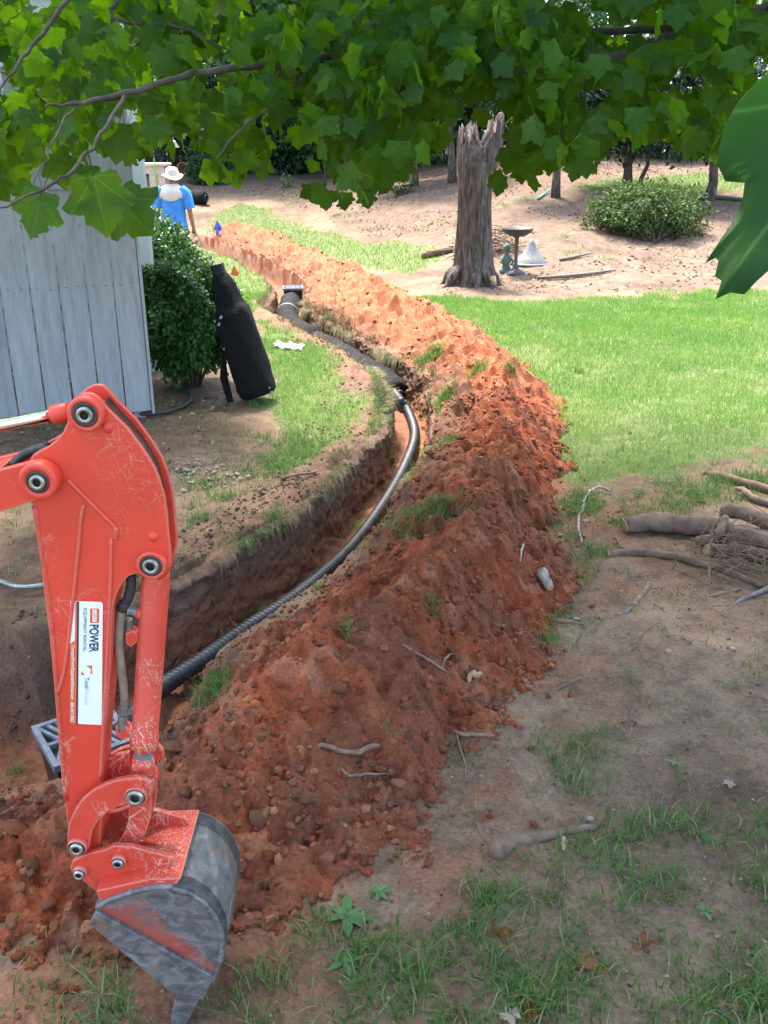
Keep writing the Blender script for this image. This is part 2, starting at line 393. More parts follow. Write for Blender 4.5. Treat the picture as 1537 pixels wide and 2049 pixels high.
def woodpaint():
    m, nt, b, o = nodes_of('grey_boards')
    oi = nt.nodes.new('ShaderNodeObjectInfo')
    n = noise(nt, 3, 6, .65, ('Object', (6, 6, .7)), .3); n2 = noise(nt, 22, 5, .6, ('Object', (10, 10, .5)))
    r = ramp(nt, [(.25, (.22, .23, .245)), (.5, (.325, .34, .36)), (.75, (.40, .415, .435))]); nt.links.new(n.outputs[0], r.inputs[0])
    r2 = ramp(nt, [(.3, (.78, .78, .78)), (.6, (1, 1, 1))]); nt.links.new(n2.outputs[0], r2.inputs[0])
    r3 = ramp(nt, [(0, (.86, .86, .87)), (1, (1.06, 1.06, 1.05))]); nt.links.new(oi.outputs['Random'], r3.inputs[0])
    m1 = nt.nodes.new('ShaderNodeMix'); m1.data_type = 'RGBA'; m1.blend_type = 'MULTIPLY'; m1.inputs[0].default_value = 1
    nt.links.new(r.outputs[0], m1.inputs[6]); nt.links.new(r2.outputs[0], m1.inputs[7])
    m2 = nt.nodes.new('ShaderNodeMix'); m2.data_type = 'RGBA'; m2.blend_type = 'MULTIPLY'; m2.inputs[0].default_value = 1
    nt.links.new(m1.outputs[2], m2.inputs[6]); nt.links.new(r3.outputs[0], m2.inputs[7])
    # peeled patches and mildew streaks
    n3 = noise(nt, 4, 7, .7, ('Object', (3, 3, 1.6)))
    mr = nt.nodes.new('ShaderNodeMapRange'); mr.inputs[1].default_value = .735; mr.inputs[2].default_value = .75
    nt.links.new(n3.outputs[0], mr.inputs[0])
    mx = nt.nodes.new('ShaderNodeMix'); mx.data_type = 'RGBA'
    nt.links.new(mr.outputs[0], mx.inputs[0]); nt.links.new(m2.outputs[2], mx.inputs[6]); mx.inputs[7].default_value = (.27, .21, .15, 1)
    n5 = noise(nt, 5, 6, .7, ('Object', (9, 9, .8)), .2)
    mr5 = nt.nodes.new('ShaderNodeMapRange'); mr5.inputs[1].default_value = .60; mr5.inputs[2].default_value = .85; mr5.inputs[4].default_value = .55
    nt.links.new(n5.outputs[0], mr5.inputs[0])
    mx5 = nt.nodes.new('ShaderNodeMix'); mx5.data_type = 'RGBA'
    nt.links.new(mr5.outputs[0], mx5.inputs[0]); nt.links.new(mx.outputs[2], mx5.inputs[6]); mx5.inputs[7].default_value = (.20, .20, .19, 1)
    nt.links.new(mx5.outputs[2], b.inputs['Base Color']); b.inputs['Roughness'].default_value = .75
    bump(nt, b, n2.outputs[0], .25, .004)
    MAT['grey_boards'] = m
woodpaint()
simple('siding', [(.3, (.50, .52, .55)), (.7, (.60, .62, .65))], 2, .7)
simple('white_trim', [(.3, (.62, .64, .66)), (.7, (.72, .74, .76))], 3, .6)
simple('bark', [(.30, (.028, .022, .019)), (.5, (.105, .083, .070)), (.72, (.23, .19, .165))], 9, .95, 0, 1.0, .05, ('Object', (3.2, 3.2, .55)), 8, .2)
simple('maple_bark', [(.3, (.03, .022, .018)), (.7, (.10, .075, .06))], 20, .9, 0, .6, .01)
simple('log_bark', [(.25, (.08, .05, .036)), (.5, (.17, .11, .078)), (.75, (.26, .175, .125))], 14, .95, 0, .7, .01, detail=8, spec=.2)
simple('cut_wood', [(.3, (.30, .18, .09)), (.7, (.46, .32, .19))], 30, .85, 0, .4)
simple('pale_wood', [(.3, (.16, .13, .11)), (.7, (.38, .34, .29))], 25, .9, 0, .6)
simple('grey_twig', [(.3, (.08, .065, .055)), (.7, (.20, .165, .14))], 30, .9, 0, .5)
simple('root_wood', [(.3, (.10, .06, .042)), (.7, (.26, .17, .115))], 30, .9, 0, .5)
simple('lumber', [(.3, (.40, .30, .23)), (.7, (.60, .49, .40))], 12, .8, 0, .2)
simple('dark_boards', [(.3, (.045, .035, .03)), (.7, (.11, .085, .07))], 6, .9, 0, .4, .01, ('Object', (4, 4, .6)))
simple('iron', [(.3, (.02, .02, .022)), (.7, (.07, .068, .07))], 25, .6, 0, .3)
simple('iron_brown', [(.3, (.05, .03, .026)), (.7, (.12, .08, .068))], 25, .6, 0, .3)
simple('verdigris', [(.3, (.05, .08, .07)), (.7, (.16, .22, .19))], 30, .9, 0, .6)
simple('plastic_white', [(.3, (.19, .19, .185)), (.7, (.30, .30, .29))], 20, .5, 0, .3)
simple('cloudy_plastic', [(.3, (.10, .10, .095)), (.7, (.22, .22, .21))], 25, .5, 0, .4)
simple('pebble', [(.3, (.22, .17, .12)), (.7, (.36, .30, .23))], 12, .8, 0, .3)
simple('terracotta', [(.3, (.32, .14, .08)), (.7, (.45, .22, .13))], 20, .8)
simple('shirt_blue', [(.3, (.03, .20, .62)), (.7, (.06, .32, .82))], 14, .85, 0, .5, .02)
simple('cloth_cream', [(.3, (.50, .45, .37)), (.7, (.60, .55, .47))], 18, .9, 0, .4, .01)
simple('trousers', [(.3, (.02, .025, .04)), (.7, (.05, .06, .09))], 25, .9, 0, .4)
simple('skin', [(.3, (.27, .14, .09)), (.7, (.36, .20, .13))], 20, .55, 0, .1)
flat('hair', (.025, .018, .014), .7)
flat('flag_orange', (.85, .13, .02), .5)
flat('flag_blue', (.02, .12, .65), .5)
flat('green_stake', (.10, .55, .06), .4)
flat('teal_plastic', (.05, .35, .33), .45)
flat('wire', (.35, .35, .35), .4, .8)
simple('straw', [(.3, (.22, .16, .08)), (.7, (.42, .33, .18))], 30, .95)
leafmat('maple_leaf', [(.012, .048, .007), (.022, .076, .007), (.038, .105, .007), (.016, .058, .009)], .5, .5, (.26, .52, .004), .2, True, 9)
leafmat('holly_leaf', [(.008, .024, .012), (.014, .04, .017), (.024, .06, .024)], .32, .10, (.05, .14, .02), .4)
leafmat('box_leaf', [(.014, .055, .012), (.026, .088, .018), (.044, .125, .026), (.075, .165, .04)], .42, .16, (.14, .32, .03), .28)
leafmat('azalea_leaf', [(.022, .05, .014), (.045, .085, .02), (.075, .115, .03)], .6, .2, (.16, .24, .04), .15)
leafmat('wood_leaf', [(.03, .085, .02), (.06, .15, .03), (.10, .21, .05)], .5, .4, (.25, .45, .08))
leafmat('shrub_leaf', [(.012, .04, .015), (.024, .065, .024), (.04, .09, .034)], .5, .2, (.08, .2, .04), .2)
leafmat('weed_leaf', [(.05, .14, .035), (.08, .19, .05)], .5, .25, (.2, .45, .06))
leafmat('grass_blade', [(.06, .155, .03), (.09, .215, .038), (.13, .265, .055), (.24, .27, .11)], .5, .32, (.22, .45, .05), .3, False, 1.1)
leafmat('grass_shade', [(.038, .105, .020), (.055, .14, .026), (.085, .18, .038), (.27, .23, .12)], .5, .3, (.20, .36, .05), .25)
leafmat('dry_grass', [(.16, .12, .07), (.24, .19, .11), (.10, .085, .05), (.06, .10, .03)], .8, .15, (.3, .25, .12), .2)
leafmat('litter', [(.13, .08, .058), (.22, .145, .108), (.32, .235, .18), (.08, .05, .036)], .85, .05, (.3, .2, .1), .2)

# ------------------------------------------------------------------ mesh helpers
def fast_mesh(name, V, F, k, col=None, smooth=True, uv=None):
    """V (n,3) array, F (m,k) index array"""
    V = np.asarray(V, np.float32); F = np.asarray(F, np.int32).reshape(-1, k)
    me = bpy.data.meshes.new(name)
    me.vertices.add(len(V)); me.vertices.foreach_set('co', V.ravel())
    me.loops.add(F.size); me.loops.foreach_set('vertex_index', F.ravel())
    me.polygons.add(len(F))
    me.polygons.foreach_set('loop_start', np.arange(0, F.size, k, dtype=np.int32))
    me.polygons.foreach_set('loop_total', np.full(len(F), k, np.int32))
    me.polygons.foreach_set('use_smooth', np.full(len(F), smooth))
    me.update(calc_edges=True)
    if col is not None:
        a = me.color_attributes.new('Col', 'FLOAT_COLOR', 'POINT')
        a.data.foreach_set('color', np.concatenate([col, np.ones((len(V), 1))], 1).astype(np.float32).ravel())
    if uv is not None:
        l = me.uv_layers.new(name='UVMap')
        l.data.foreach_set('uv', np.asarray(uv, np.float32)[F.ravel()].ravel())
    return me

def link(name, me, mat=None, parent=None):
    o = bpy.data.objects.new(name, me)
    COL.objects.link(o)
    if mat and me is not None and not me.materials: me.materials.append(MAT[mat])
    if parent is not None:
        o.parent = parent
        o.matrix_parent_inverse = Matrix.Translation(-Vector(parent_loc(parent)))
    return o

def parent_loc(p):
    return Vector(p.location) if p.parent is None else Vector((0, 0, 0))

def mobj(name, V, F, mat, parent=None, smooth=False, bevel=0, seg=2):
    me = bpy.data.meshes.new(name); me.from_pydata([tuple(v) for v in V], [], F); me.update()
    if smooth:
        for p in me.polygons: p.use_smooth = True
    o = link(name, me, mat, parent)
    if bevel:
        b = o.modifiers.new('bevel', 'BEVEL'); b.width = bevel; b.segments = seg; b.limit_method = 'ANGLE'; b.angle_limit = math.radians(35)
    return o

def thing(name, loc, label, cat, group=None):
    o = bpy.data.objects.new(name, None); COL.objects.link(o); o.location = loc; o.empty_display_size = .1
    return tag(o, label, cat, group)

def tag(o, label, cat, group=None):
    o['label'] = label; o['category'] = cat
    if group: o['group'] = group
    return o

def tube(pts, rad, seg=10, cap=True, prof=None):
    P = [Vector(p) for p in pts]; n = len(P)
    if not hasattr(rad, '__len__'): rad = [rad] * n
    V = []; F = []
    t0 = (P[1] - P[0]).normalized()
    up = Vector((0, 0, 1)) if abs(t0.z) < .9 else Vector((0, 1, 0))
    nrm = (up - t0 * up.dot(t0)).normalized()
    for i in range(n):
        t = (P[min(i + 1, n - 1)] - P[max(i - 1, 0)]).normalized()
        nrm = (nrm - t * nrm.dot(t)).normalized(); bi = t.cross(nrm)
        for k in range(seg):
            a = 2 * PI * k / seg
            r = rad[i] * (prof(i, a) if prof else 1)
            V.append(P[i] + (nrm * math.cos(a) + bi * math.sin(a)) * r)
    for i in range(n - 1):
        for k in range(seg):
            k2 = (k + 1) % seg
            F.append((i * seg + k, i * seg + k2, (i + 1) * seg + k2, (i + 1) * seg + k))
    if cap:
        F.append(tuple(range(seg - 1, -1, -1))); F.append(tuple((n - 1) * seg + k for k in range(seg)))
    return V, F

def join(parts):
    V = []; F = []
    for v, f in parts:
        o = len(V); V += list(v); F += [tuple(i + o for i in q) for q in f]
    return V, F

def lathe(prof, seg=24, axis='Z', at_=(0, 0, 0)):
    """prof: list of (r, h)"""
    V = []; F = []; c = Vector(at_)
    for r, h in prof:
        for k in range(seg):
            a = 2 * PI * k / seg
            p = Vector((r * math.cos(a), r * math.sin(a), h)) if axis == 'Z' else Vector((r * math.cos(a), h, r * math.sin(a)))
            V.append(c + p)
    for i in range(len(prof) - 1):
        for k in range(seg):
            k2 = (k + 1) % seg
            q = (i * seg + k, i * seg + k2, (i + 1) * seg + k2, (i + 1) * seg + k)
            F.append(q if axis == 'Z' else q[::-1])
    return V, F

def box(a, b):
    (x0, y0, z0), (x1, y1, z1) = a, b
    V = [(x0, y0, z0), (x1, y0, z0), (x1, y1, z0), (x0, y1, z0), (x0, y0, z1), (x1, y0, z1), (x1, y1, z1), (x0, y1, z1)]
    F = [(0, 3, 2, 1), (4, 5, 6, 7), (0, 1, 5, 4), (1, 2, 6, 5), (2, 3, 7, 6), (3, 0, 4, 7)]
    return V, F

def obox(c, ax, ay, az, hx, hy, hz):
    """box with its own axes"""
    c = Vector(c); V, F = box((-hx, -hy, -hz), (hx, hy, hz))
    return [c + Vector(ax) * v[0] + Vector(ay) * v[1] + Vector(az) * v[2] for v in V], F

def prism(front, back):
    """closed prism between two loops of the same length"""
    n = len(front)
    V = [Vector(p) for p in front] + [Vector(p) for p in back]
    F = [tuple(range(n - 1, -1, -1)), tuple(range(n, 2 * n))]
    F += [(i, (i + 1) % n, n + (i + 1) % n, n + i) for i in range(n)]
    return V, F

def wobble(a, b, n, amp, seed=0):
    rr = random.Random(seed); a = Vector(a); b = Vector(b); out = []
    for i in range(n + 1):
        t = i / n; w = math.sin(PI * t) ** .5 if 0 < t < 1 else 0
        out.append(a.lerp(b, t) + Vector((rr.uniform(-1, 1), rr.uniform(-1, 1), rr.uniform(-.5, .8))) * amp * w)
    return out

# cheap folded leaves: 5 verts, 4 triangles each
def leaf_cloud(P, tip, nor, size, wid=.34, fold=.10):
    P = np.asarray(P); n = len(P)
    tip = tip / np.linalg.norm(tip, axis=1)[:, None]
    nor = nor - tip * np.sum(nor * tip, 1)[:, None]; nor = nor / np.linalg.norm(nor, axis=1)[:, None]
    sid = np.cross(tip, nor); s = np.asarray(size).reshape(-1, 1) * np.ones((n, 1))
    V = np.stack([P, P + s * (tip * .48 + sid * wid + nor * fold), P + s * tip * .5 - s * nor * .0, P + s * (tip * .48 - sid * wid + nor * fold), P + s * (tip - nor * .06)], 1).reshape(-1, 3)
    base = np.array([[0, 1, 2], [0, 2, 3], [2, 1, 4], [2, 4, 3]])
    F = (np.arange(n)[:, None, None] * 5 + base[None]).reshape(-1, 3)
    return V, F

def rand_dirs(n, rs=RS):
    v = rs.normal(size=(n, 3)); return v / np.linalg.norm(v, axis=1)[:, None]

# ------------------------------------------------------------------ masks on the land, from polygons
def inside(x, y, poly):
    x = np.asarray(x); y = np.asarray(y); r = np.zeros(x.shape, bool); n = len(poly)
    for i in range(n):
        x0, y0 = poly[i]; x1, y1 = poly[(i + 1) % n]
        if y0 == y1: continue
        c = ((y0 > y) != (y1 > y)) & (x < (x1 - x0) * (y - y0) / (y1 - y0) + x0)
        r ^= c
    return r

def edge_dist(x, y, poly):
    d = np.full(np.asarray(x).shape, 1e9); n = len(poly)
    for i in range(n):
        a = poly[i]; b = poly[(i + 1) % n]; ex, ey = b[0] - a[0], b[1] - a[1]; L = ex * ex + ey * ey + 1e-9
        t = np.clip(((x - a[0]) * ex + (y - a[1]) * ey) / L, 0, 1)
        d = np.minimum(d, np.hypot(x - a[0] - t * ex, y - a[1] - t * ey))
    return d

def land_poly(px):
    return [tuple(gp(a, b)[:2]) for a, b in px]

LAWN = [   # pixel outline on the land, full density
    land_poly([(840, 598), (1000, 600), (1300, 585), (1900, 575), (2300, 640), (2300, 930), (1700, 925), (1500, 925), (1400, 945), (1250, 985), (1150, 1000), (900, 880), (800, 700), (700, 600), (760, 585)]),
    land_poly([(380, 492), (450, 490), (520, 528), (570, 560), (560, 590), (530, 610), (520, 640), (610, 670), (690, 730), (720, 770), (770, 800), (760, 860), (690, 920), (580, 970), (500, 945), (540, 880), (490, 810), (520, 770), (480, 640), (400, 560), (340, 520)]),
    land_poly([(400, 440), (470, 412), (520, 412), (640, 450), (760, 485), (890, 487), (895, 520), (820, 560), (640, 530), (500, 480), (420, 470)]),
    land_poly([(1130, 372), (1300, 352), (1500, 345), (1900, 345), (1900, 385), (1480, 380), (1300, 385), (1180, 390)]),
]
BED = land_poly([(395, 405), (520, 400), (640, 440), (760, 480), (880, 482), (900, 522), (860, 560), (840, 592), (1000, 600), (1300, 585), (1900, 575), (2600, 520), (2600, 300), (1500, 290), (600, 320), (300, 335), (340, 400)])
SPARSE = [  # thin grass in the shade: outline, density
    (land_poly([(960, 1760), (1080, 1690), (1230, 1620), (1537, 1640), (2000, 1640), (2100, 2049), (1900, 2300), (900, 2300), (850, 2049), (930, 1900)]), .72),
    (land_poly([(480, 1910), (620, 1850), (760, 1850), (950, 1830), (960, 2049), (900, 2250), (380, 2250), (430, 2049)]), .55),
    (land_poly([(-400, 1870), (60, 1880), (200, 1930), (280, 2040), (300, 2250), (-400, 2250)]), .6),
    (land_poly([(1060, 1010), (1180, 985), (1400, 950), (1700, 940), (1800, 1000), (1420, 1010), (1280, 1060), (1190, 1130), (1110, 1230), (1070, 1200), (1130, 1110)]), .6),
    (land_poly([(1060, 1490), (1180, 1440), (1260, 1470), (1240, 1580), (1130, 1600), (1050, 1560)]), .42),
    (land_poly([(1040, 1240), (1150, 1225), (1200, 1260), (1120, 1300), (1050, 1290)]), .4),
    (land_poly([(980, 1290), (1040, 1280), (1050, 1340), (1000, 1350)]), .6),
    (land_poly([(500, 860), (600, 870), (650, 920), (560, 980), (380, 1020), (360, 960), (500, 930)]), .30),
    (land_poly([(700, 1600), (800, 1520), (900, 1560), (860, 1640), (740, 1660)]), .2),
]
def lawn_mask(x, y):
    m = np.zeros(np.asarray(x).shape)
    jx = x + .10 * vn(x * 5, y * 5, 81) + .12 * vn(x * 1.6, y * 1.6, 82); jy = y + .22 * vn(x * 4, y * 4, 83) + .2 * vn(x * 1.3, y * 1.3, 84)
    for p in LAWN:
        ins = inside(jx, jy, p); d = edge_dist(jx, jy, p)
        m = np.maximum(m, ins * sstep(0, .25, d))
    return m

def bed_mask(x, y):
    jx = x + .25 * vn(x * 1.1, y * 1.1, 91); jy = y + .3 * vn(x * 1.4, y * 1.4, 92)
    ins = inside(jx, jy, BED); d = edge_dist(jx, jy, BED)
    return ins * sstep(0, .3, d)

def sparse_mask(x, y):
    m = np.zeros(np.asarray(x).shape)
    cl = .10 + .9 * sstep(-.15, .55, fbm(x * 4.6, y * 4.6, 4, 101, .6) + .06)
    for p, k in SPARSE:
        ins = inside(x + .06 * vn(x * 6, y * 6, 1), y + .06 * vn(x * 6, y * 6, 2), p)
        m = np.maximum(m, ins * k * cl)
    return m

def mixc(c, k, col):
    return c * (1 - k[..., None]) + np.array(col) * k[..., None]

DIRT = (.166, .109, .072); DIRT2 = (.224, .153, .104); DARKD = (.098, .064, .042)
CLAY = (.245, .064, .028); CLAY2 = (.30, .098, .045); TOPS = (.115, .062, .042); MULCH = (.140, .096, .066); THATCH = (.11, .135, .05)

# ------------------------------------------------------------------ ground sheet (polar, finer near by)
def axis_r():
    r = [0.0, .03, .12, .35]
    while r[-1] < 27: r.append(r[-1] + max(.012, r[-1] * (.0056 if r[-1] < 9 else .008)))
    while r[-1] < 900: r.append(r[-1] * 1.06)
    return np.array(r[1:])
RR = axis_r()
AA = np.concatenate([np.radians(np.arange(-180, -31, 3.0)), np.radians(np.arange(-31, 31.01, .132)), np.radians(np.append(np.arange(34, 179, 3.0), 180.0))])
gr, ga = np.meshgrid(RR, AA, indexing='ij')
GX = gr * np.sin(ga); GY = gr * np.cos(ga)
ZB = zbase(GX, GY)
near = (np.abs(ga) < math.radians(40)) & (gr < 27)
TZ = np.zeros(GX.shape); TM = np.zeros(GX.shape); TS = np.full(GX.shape, 9.0); THW = np.full(GX.shape, .2)
selT = (GX > -4.2) & (GX < 1.6) & (GY > 1.8) & (GY < 21)
TZ[selT], TM[selT], TS[selT], THW[selT] = trench_cut(GX[selT], GY[selT])
HH = np.zeros(GX.shape); HP = np.zeros(GX.shape)
selH = (GX > -4.6) & (GX < 2.2) & (GY > 1.2) & (GY < 21)
HH[selH], HP[selH], _ = heap_h(GX[selH], GY[selH])
LM = np.zeros(GX.shape); BM = np.zeros(GX.shape); SM = np.zeros(GX.shape)
selN = (GY > -1) & (GY < 45) & (np.abs(GX) < 30)
LM[selN] = lawn_mask(GX[selN], GY[selN]); BM[selN] = bed_mask(GX[selN], GY[selN]); SM[selN] = sparse_mask(GX[selN], GY[selN])
mic = .018 * fbm(GX * 3.4, GY * 3.4, 3, 111) + .009 * fbm(GX * 17, GY * 17, 3, 112) + .004 * vn(GX * 60, GY * 60, 113)
mic = np.where(gr < 27, mic, 0) * (1 - .5 * LM)
GZ = ZB + TZ + mic
n1 = fbm(GX * 1.7, GY * 1.7, 4, 121); n2 = fbm(GX * 6, GY * 6, 4, 122)
col = np.ones(GX.shape + (3,)) * np.array(DIRT)
col = mixc(col, sstep(-.1, .5, n1), DIRT2)
col = mixc(col, sstep(.05, .5, -n1 + .4 * n2) * .6, DARKD)
# brown topsoil thrown out on the left of the trench
spill = np.exp(-(np.clip(-TS - THW, 0, 9) / .46) ** 2) * (TS < 0) * selT
leftpit = sstep(-.6, -1.2, GX) * sstep(4.6, 3.9, GY) * sstep(1.8, 2.3, GY)
col = mixc(col, np.clip(np.maximum(spill * sstep(-.6, .1, n2 + .25), leftpit * .8), 0, 1), (.135, .080, .055))
redsp = np.exp(-(np.clip(-TS - THW, 0, 9) / .2) ** 2) * (TS < 0) * selT * sstep(9, 11, GY)
col = mixc(col, np.clip(redsp * .8, 0, 1), (.24, .125, .078))
redfoot = sstep(.0, .4, n2 + .25) * np.exp(-((np.clip(HEAPD := poly_dist(GX, GY, HEAP)[0], 0, 9)) / .95) ** 5) * .8
col = mixc(col, redfoot * selH, (.23, .10, .058))
col = mixc(col, BM * .95, MULCH)
col = mixc(col, BM * sstep(.0, .5, n2) * .5, (.205, .152, .120))
col = mixc(col, BM * sstep(.1, .5, -n1) * .6, (.09, .056, .042))
col = mixc(col, LM * .9, THATCH)
col = mixc(col, np.clip(SM * 1.1, 0, .55), (.12, .115, .06))
# trench walls: dark topsoil above, red clay below
dep = np.clip(-(TZ) / .45, 0, 1)
wall = np.clip(TM * 1.3, 0, 1)
col = mixc(col, wall, (.135, .075, .052))
col = mixc(col, wall * sstep(.35, .8, dep + .35 * n2), (.19, .080, .045))
far = sstep(8, 12, GY) * wall
col = mixc(col, far * .8, (.22, .10, .055))
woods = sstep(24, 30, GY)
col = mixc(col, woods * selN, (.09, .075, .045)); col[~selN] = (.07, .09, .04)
GXw, GYw = GX, GY
nr, na = GX.shape
I = np.arange(nr * na).reshape(nr, na)
Q = np.stack([I[:-1, :-1], I[1:, :-1], I[1:, 1:], I[:-1, 1:]], -1).reshape(-1, 4)[:, ::-1]
# close the circle and its middle
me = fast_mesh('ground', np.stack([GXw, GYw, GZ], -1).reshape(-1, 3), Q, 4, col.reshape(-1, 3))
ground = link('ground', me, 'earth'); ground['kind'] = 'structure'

SURF = None
def grid_at(A, x, y):
    x = np.atleast_1d(np.asarray(x, float)); y = np.atleast_1d(np.asarray(y, float))
    r = np.hypot(x, y); t = np.arctan2(x, y)
    i = np.clip(np.searchsorted(RR, r) - 1, 0, len(RR) - 2); j = np.clip(np.searchsorted(AA, t) - 1, 0, len(AA) - 2)
    u = np.clip((r - RR[i]) / (RR[i + 1] - RR[i]), 0, 1); v = np.clip((t - AA[j]) / (AA[j + 1] - AA[j]), 0, 1)
    return (A[i, j] * (1 - u) + A[i + 1, j] * u) * (1 - v) + (A[i, j + 1] * (1 - u) + A[i + 1, j + 1] * u) * v

def gz(x, y):
    """height of the finished surface (land, trench and heap)"""
    return grid_at(SURF, x, y)

def trench_face(side, y0, y1, seed):
    L = TRENCH; seg = np.hypot(np.diff(L[:, 0]), np.diff(L[:, 1])); arc = np.concatenate([[0], np.cumsum(seg)])
    ys = np.interp(arc, arc, L[:, 1]); a0 = arc[np.argmax(ys >= y0)]; a1 = arc[np.argmax(ys >= y1)]
    S_ = [a0]
    while S_[-1] < a1: S_.append(S_[-1] + .011 * max(1, float(np.interp(S_[-1], arc, L[:, 1])) / 5))
    S_ = np.array(S_); C = np.stack([np.interp(S_, arc, L[:, k]) for k in range(6)], 1)
    t = np.gradient(C[:, :2], axis=0); t /= np.linalg.norm(t, axis=1)[:, None]
    nrm = np.stack([t[:, 1], -t[:, 0]], 1) * side          # outward
    hw0 = np.where(side > 0, C[:, 4], C[:, 3])
    v = np.concatenate([[0, .05, .10, .14], .14 + .86 * np.linspace(.03, 1, 30)])
    n, m = len(S_), len(v)
    VV = np.zeros((n, m, 3)); CC = np.zeros((n, m, 3))
    rx = C[:, 0] + nrm[:, 0] * hw0; ry = C[:, 1] + nrm[:, 1] * hw0
    hw = hw0 + .035 * fbm(rx * 3.1, ry * 3.1, 3, 31)
    for j, q in enumerate(v):
        if j < 4: off = hw + [.15, .085, .04, .0][j]; dz = [-.02, .012, .012, -.012][j]
        else: off = hw - .006 - .045 * ((q - .14) / .86) ** 1.6; dz = 0
        X = C[:, 0] + nrm[:, 0] * off; Y = C[:, 1] + nrm[:, 1] * off
        tt = 0 if j < 4 else (q - .14) / .86
        z = zbase(X, Y) + (dz if j < 4 else -.015 - tt * (C[:, 2] + .02))
        d = .040 * fbm(S_ * 4, tt * 3 + S_ * 0, 3, seed) + .030 * (np.abs(fbm(S_ * 11, tt * 6 + S_ * .0, 3, seed + 1)) - .2) + .012 * vn(S_ * 34, tt * 15 + S_ * 0, seed + 2) + .006 * vn(S_ * 70, tt * 30 + S_ * 0, seed + 3)
        d = d * (min(1, j / 4.0)) 
        up = (.022 * fbm(S_ * 9, S_ * 0 + j * .6, 3, seed + 5) + .006 * vn(S_ * 30, S_ * 0 + j * 1.3, seed + 6)) * (1 if 1 <= j < 4 else .35)
        VV[:, j, 0] = X + nrm[:, 0] * d; VV[:, j, 1] = Y + nrm[:, 1] * d; VV[:, j, 2] = z + up
        layer = tt + .16 * fbm(S_ * 3, S_ * 0 + tt * 4, 3, seed + 7)
        c = np.ones((n, 3)) * np.array((.155, .092, .064))
        c = mixc(c, sstep(.02, .14, layer), (.175, .105, .075)); c = mixc(c, sstep(.25, .55, layer), (.235, .105, .064)); c = mixc(c, sstep(.6, .95, layer), (.265, .108, .060))
        c = mixc(c, sstep(9, 12, C[:, 1]) * .6, (.24, .115, .065))
        CC[:, j] = c * (1 + .22 * fbm(S_ * 13, S_ * 0 + tt * 8, 3, seed + 8))[:, None]
    K = np.arange(n * m).reshape(n, m); Qd = np.stack([K[:-1, :-1], K[1:, :-1], K[1:, 1:], K[:-1, 1:]], -1).reshape(-1, 4)
    if side < 0: Qd = Qd[:, ::-1]
    o = link('trench_face', fast_mesh('trench_face', VV.reshape(-1, 3), Qd, 4, CC.reshape(-1, 3)), 'clay', ground)
trench_face(-1, 3.4, 17, 401); trench_face(1, 5.2, 14, 431)

def surf(px, py):
    """point of the finished surface (heap, trench) under a pixel"""
    d = ray(px, py); t = np.arange(1.2, 30, .02)
    g = CAM_H + d.z * t - gz(d.x * t, d.y * t)
    k = int(np.argmax(g < 0)); k = max(k, 1)
    tt = t[k - 1] + .02 * g[k - 1] / max(1e-6, g[k - 1] - g[k])
    return Vector((d.x * tt, d.y * tt, CAM_H + d.z * tt))

# ------------------------------------------------------------------ heap of dug soil
vis = (HH > .006) & near
pad = vis.copy()
for sh in ((1, 0), (-1, 0), (0, 1), (0, -1), (1, 1), (-1, -1), (1, -1), (-1, 1)):
    pad |= np.roll(vis, sh, (0, 1))
pad &= near
HZ = np.where(vis, ZB + HH + .3 * mic, np.minimum(GZ, ZB) - .03)
SURF = np.where(vis, np.maximum(GZ, HZ), GZ)
cell = pad[:-1, :-1] & pad[1:, :-1] & pad[1:, 1:] & pad[:-1, 1:]
Qh = np.stack([I[:-1, :-1], I[1:, :-1], I[1:, 1:], I[:-1, 1:]], -1)[cell][:, ::-1]
used, inv = np.unique(Qh.ravel(), return_inverse=True)
n3 = fbm(GX * 2.6, GY * 2.6, 4, 131); n4 = fbm(GX * 11, GY * 11, 3, 132)
hc = np.ones(GX.shape + (3,)) * np.array(CLAY)
hc = mixc(hc, sstep(0, .5, n4), CLAY2)
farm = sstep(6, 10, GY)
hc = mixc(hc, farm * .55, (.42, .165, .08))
brown = sstep(-.02, .35, n3 + .35 * (TS < .45) - .45 * farm + .1 * n4)
hc = mixc(hc, brown * .55, (.150, .066, .040))
hc = mixc(hc, np.exp(-((TS - THW - .12) / .16) ** 2) * selT * (1 - .5 * farm) * .8, (.135, .080, .055))
hc = mixc(hc, sstep(.25, .6, n4 - n3 * .4) * .25, (.34, .20, .14))
hv = np.stack([GX, GY, HZ], -1).reshape(-1, 3)[used]
heap_root = thing('soil_heap', (.2, 3.9, 0), 'long heap of loose red clay soil piled along the right of the trench', 'soil heap')
heap_body = link('heap_body', fast_mesh('heap_body', hv, inv.reshape(-1, 4), 4, hc.reshape(-1, 3)[used], smooth=False), 'clay', heap_root)

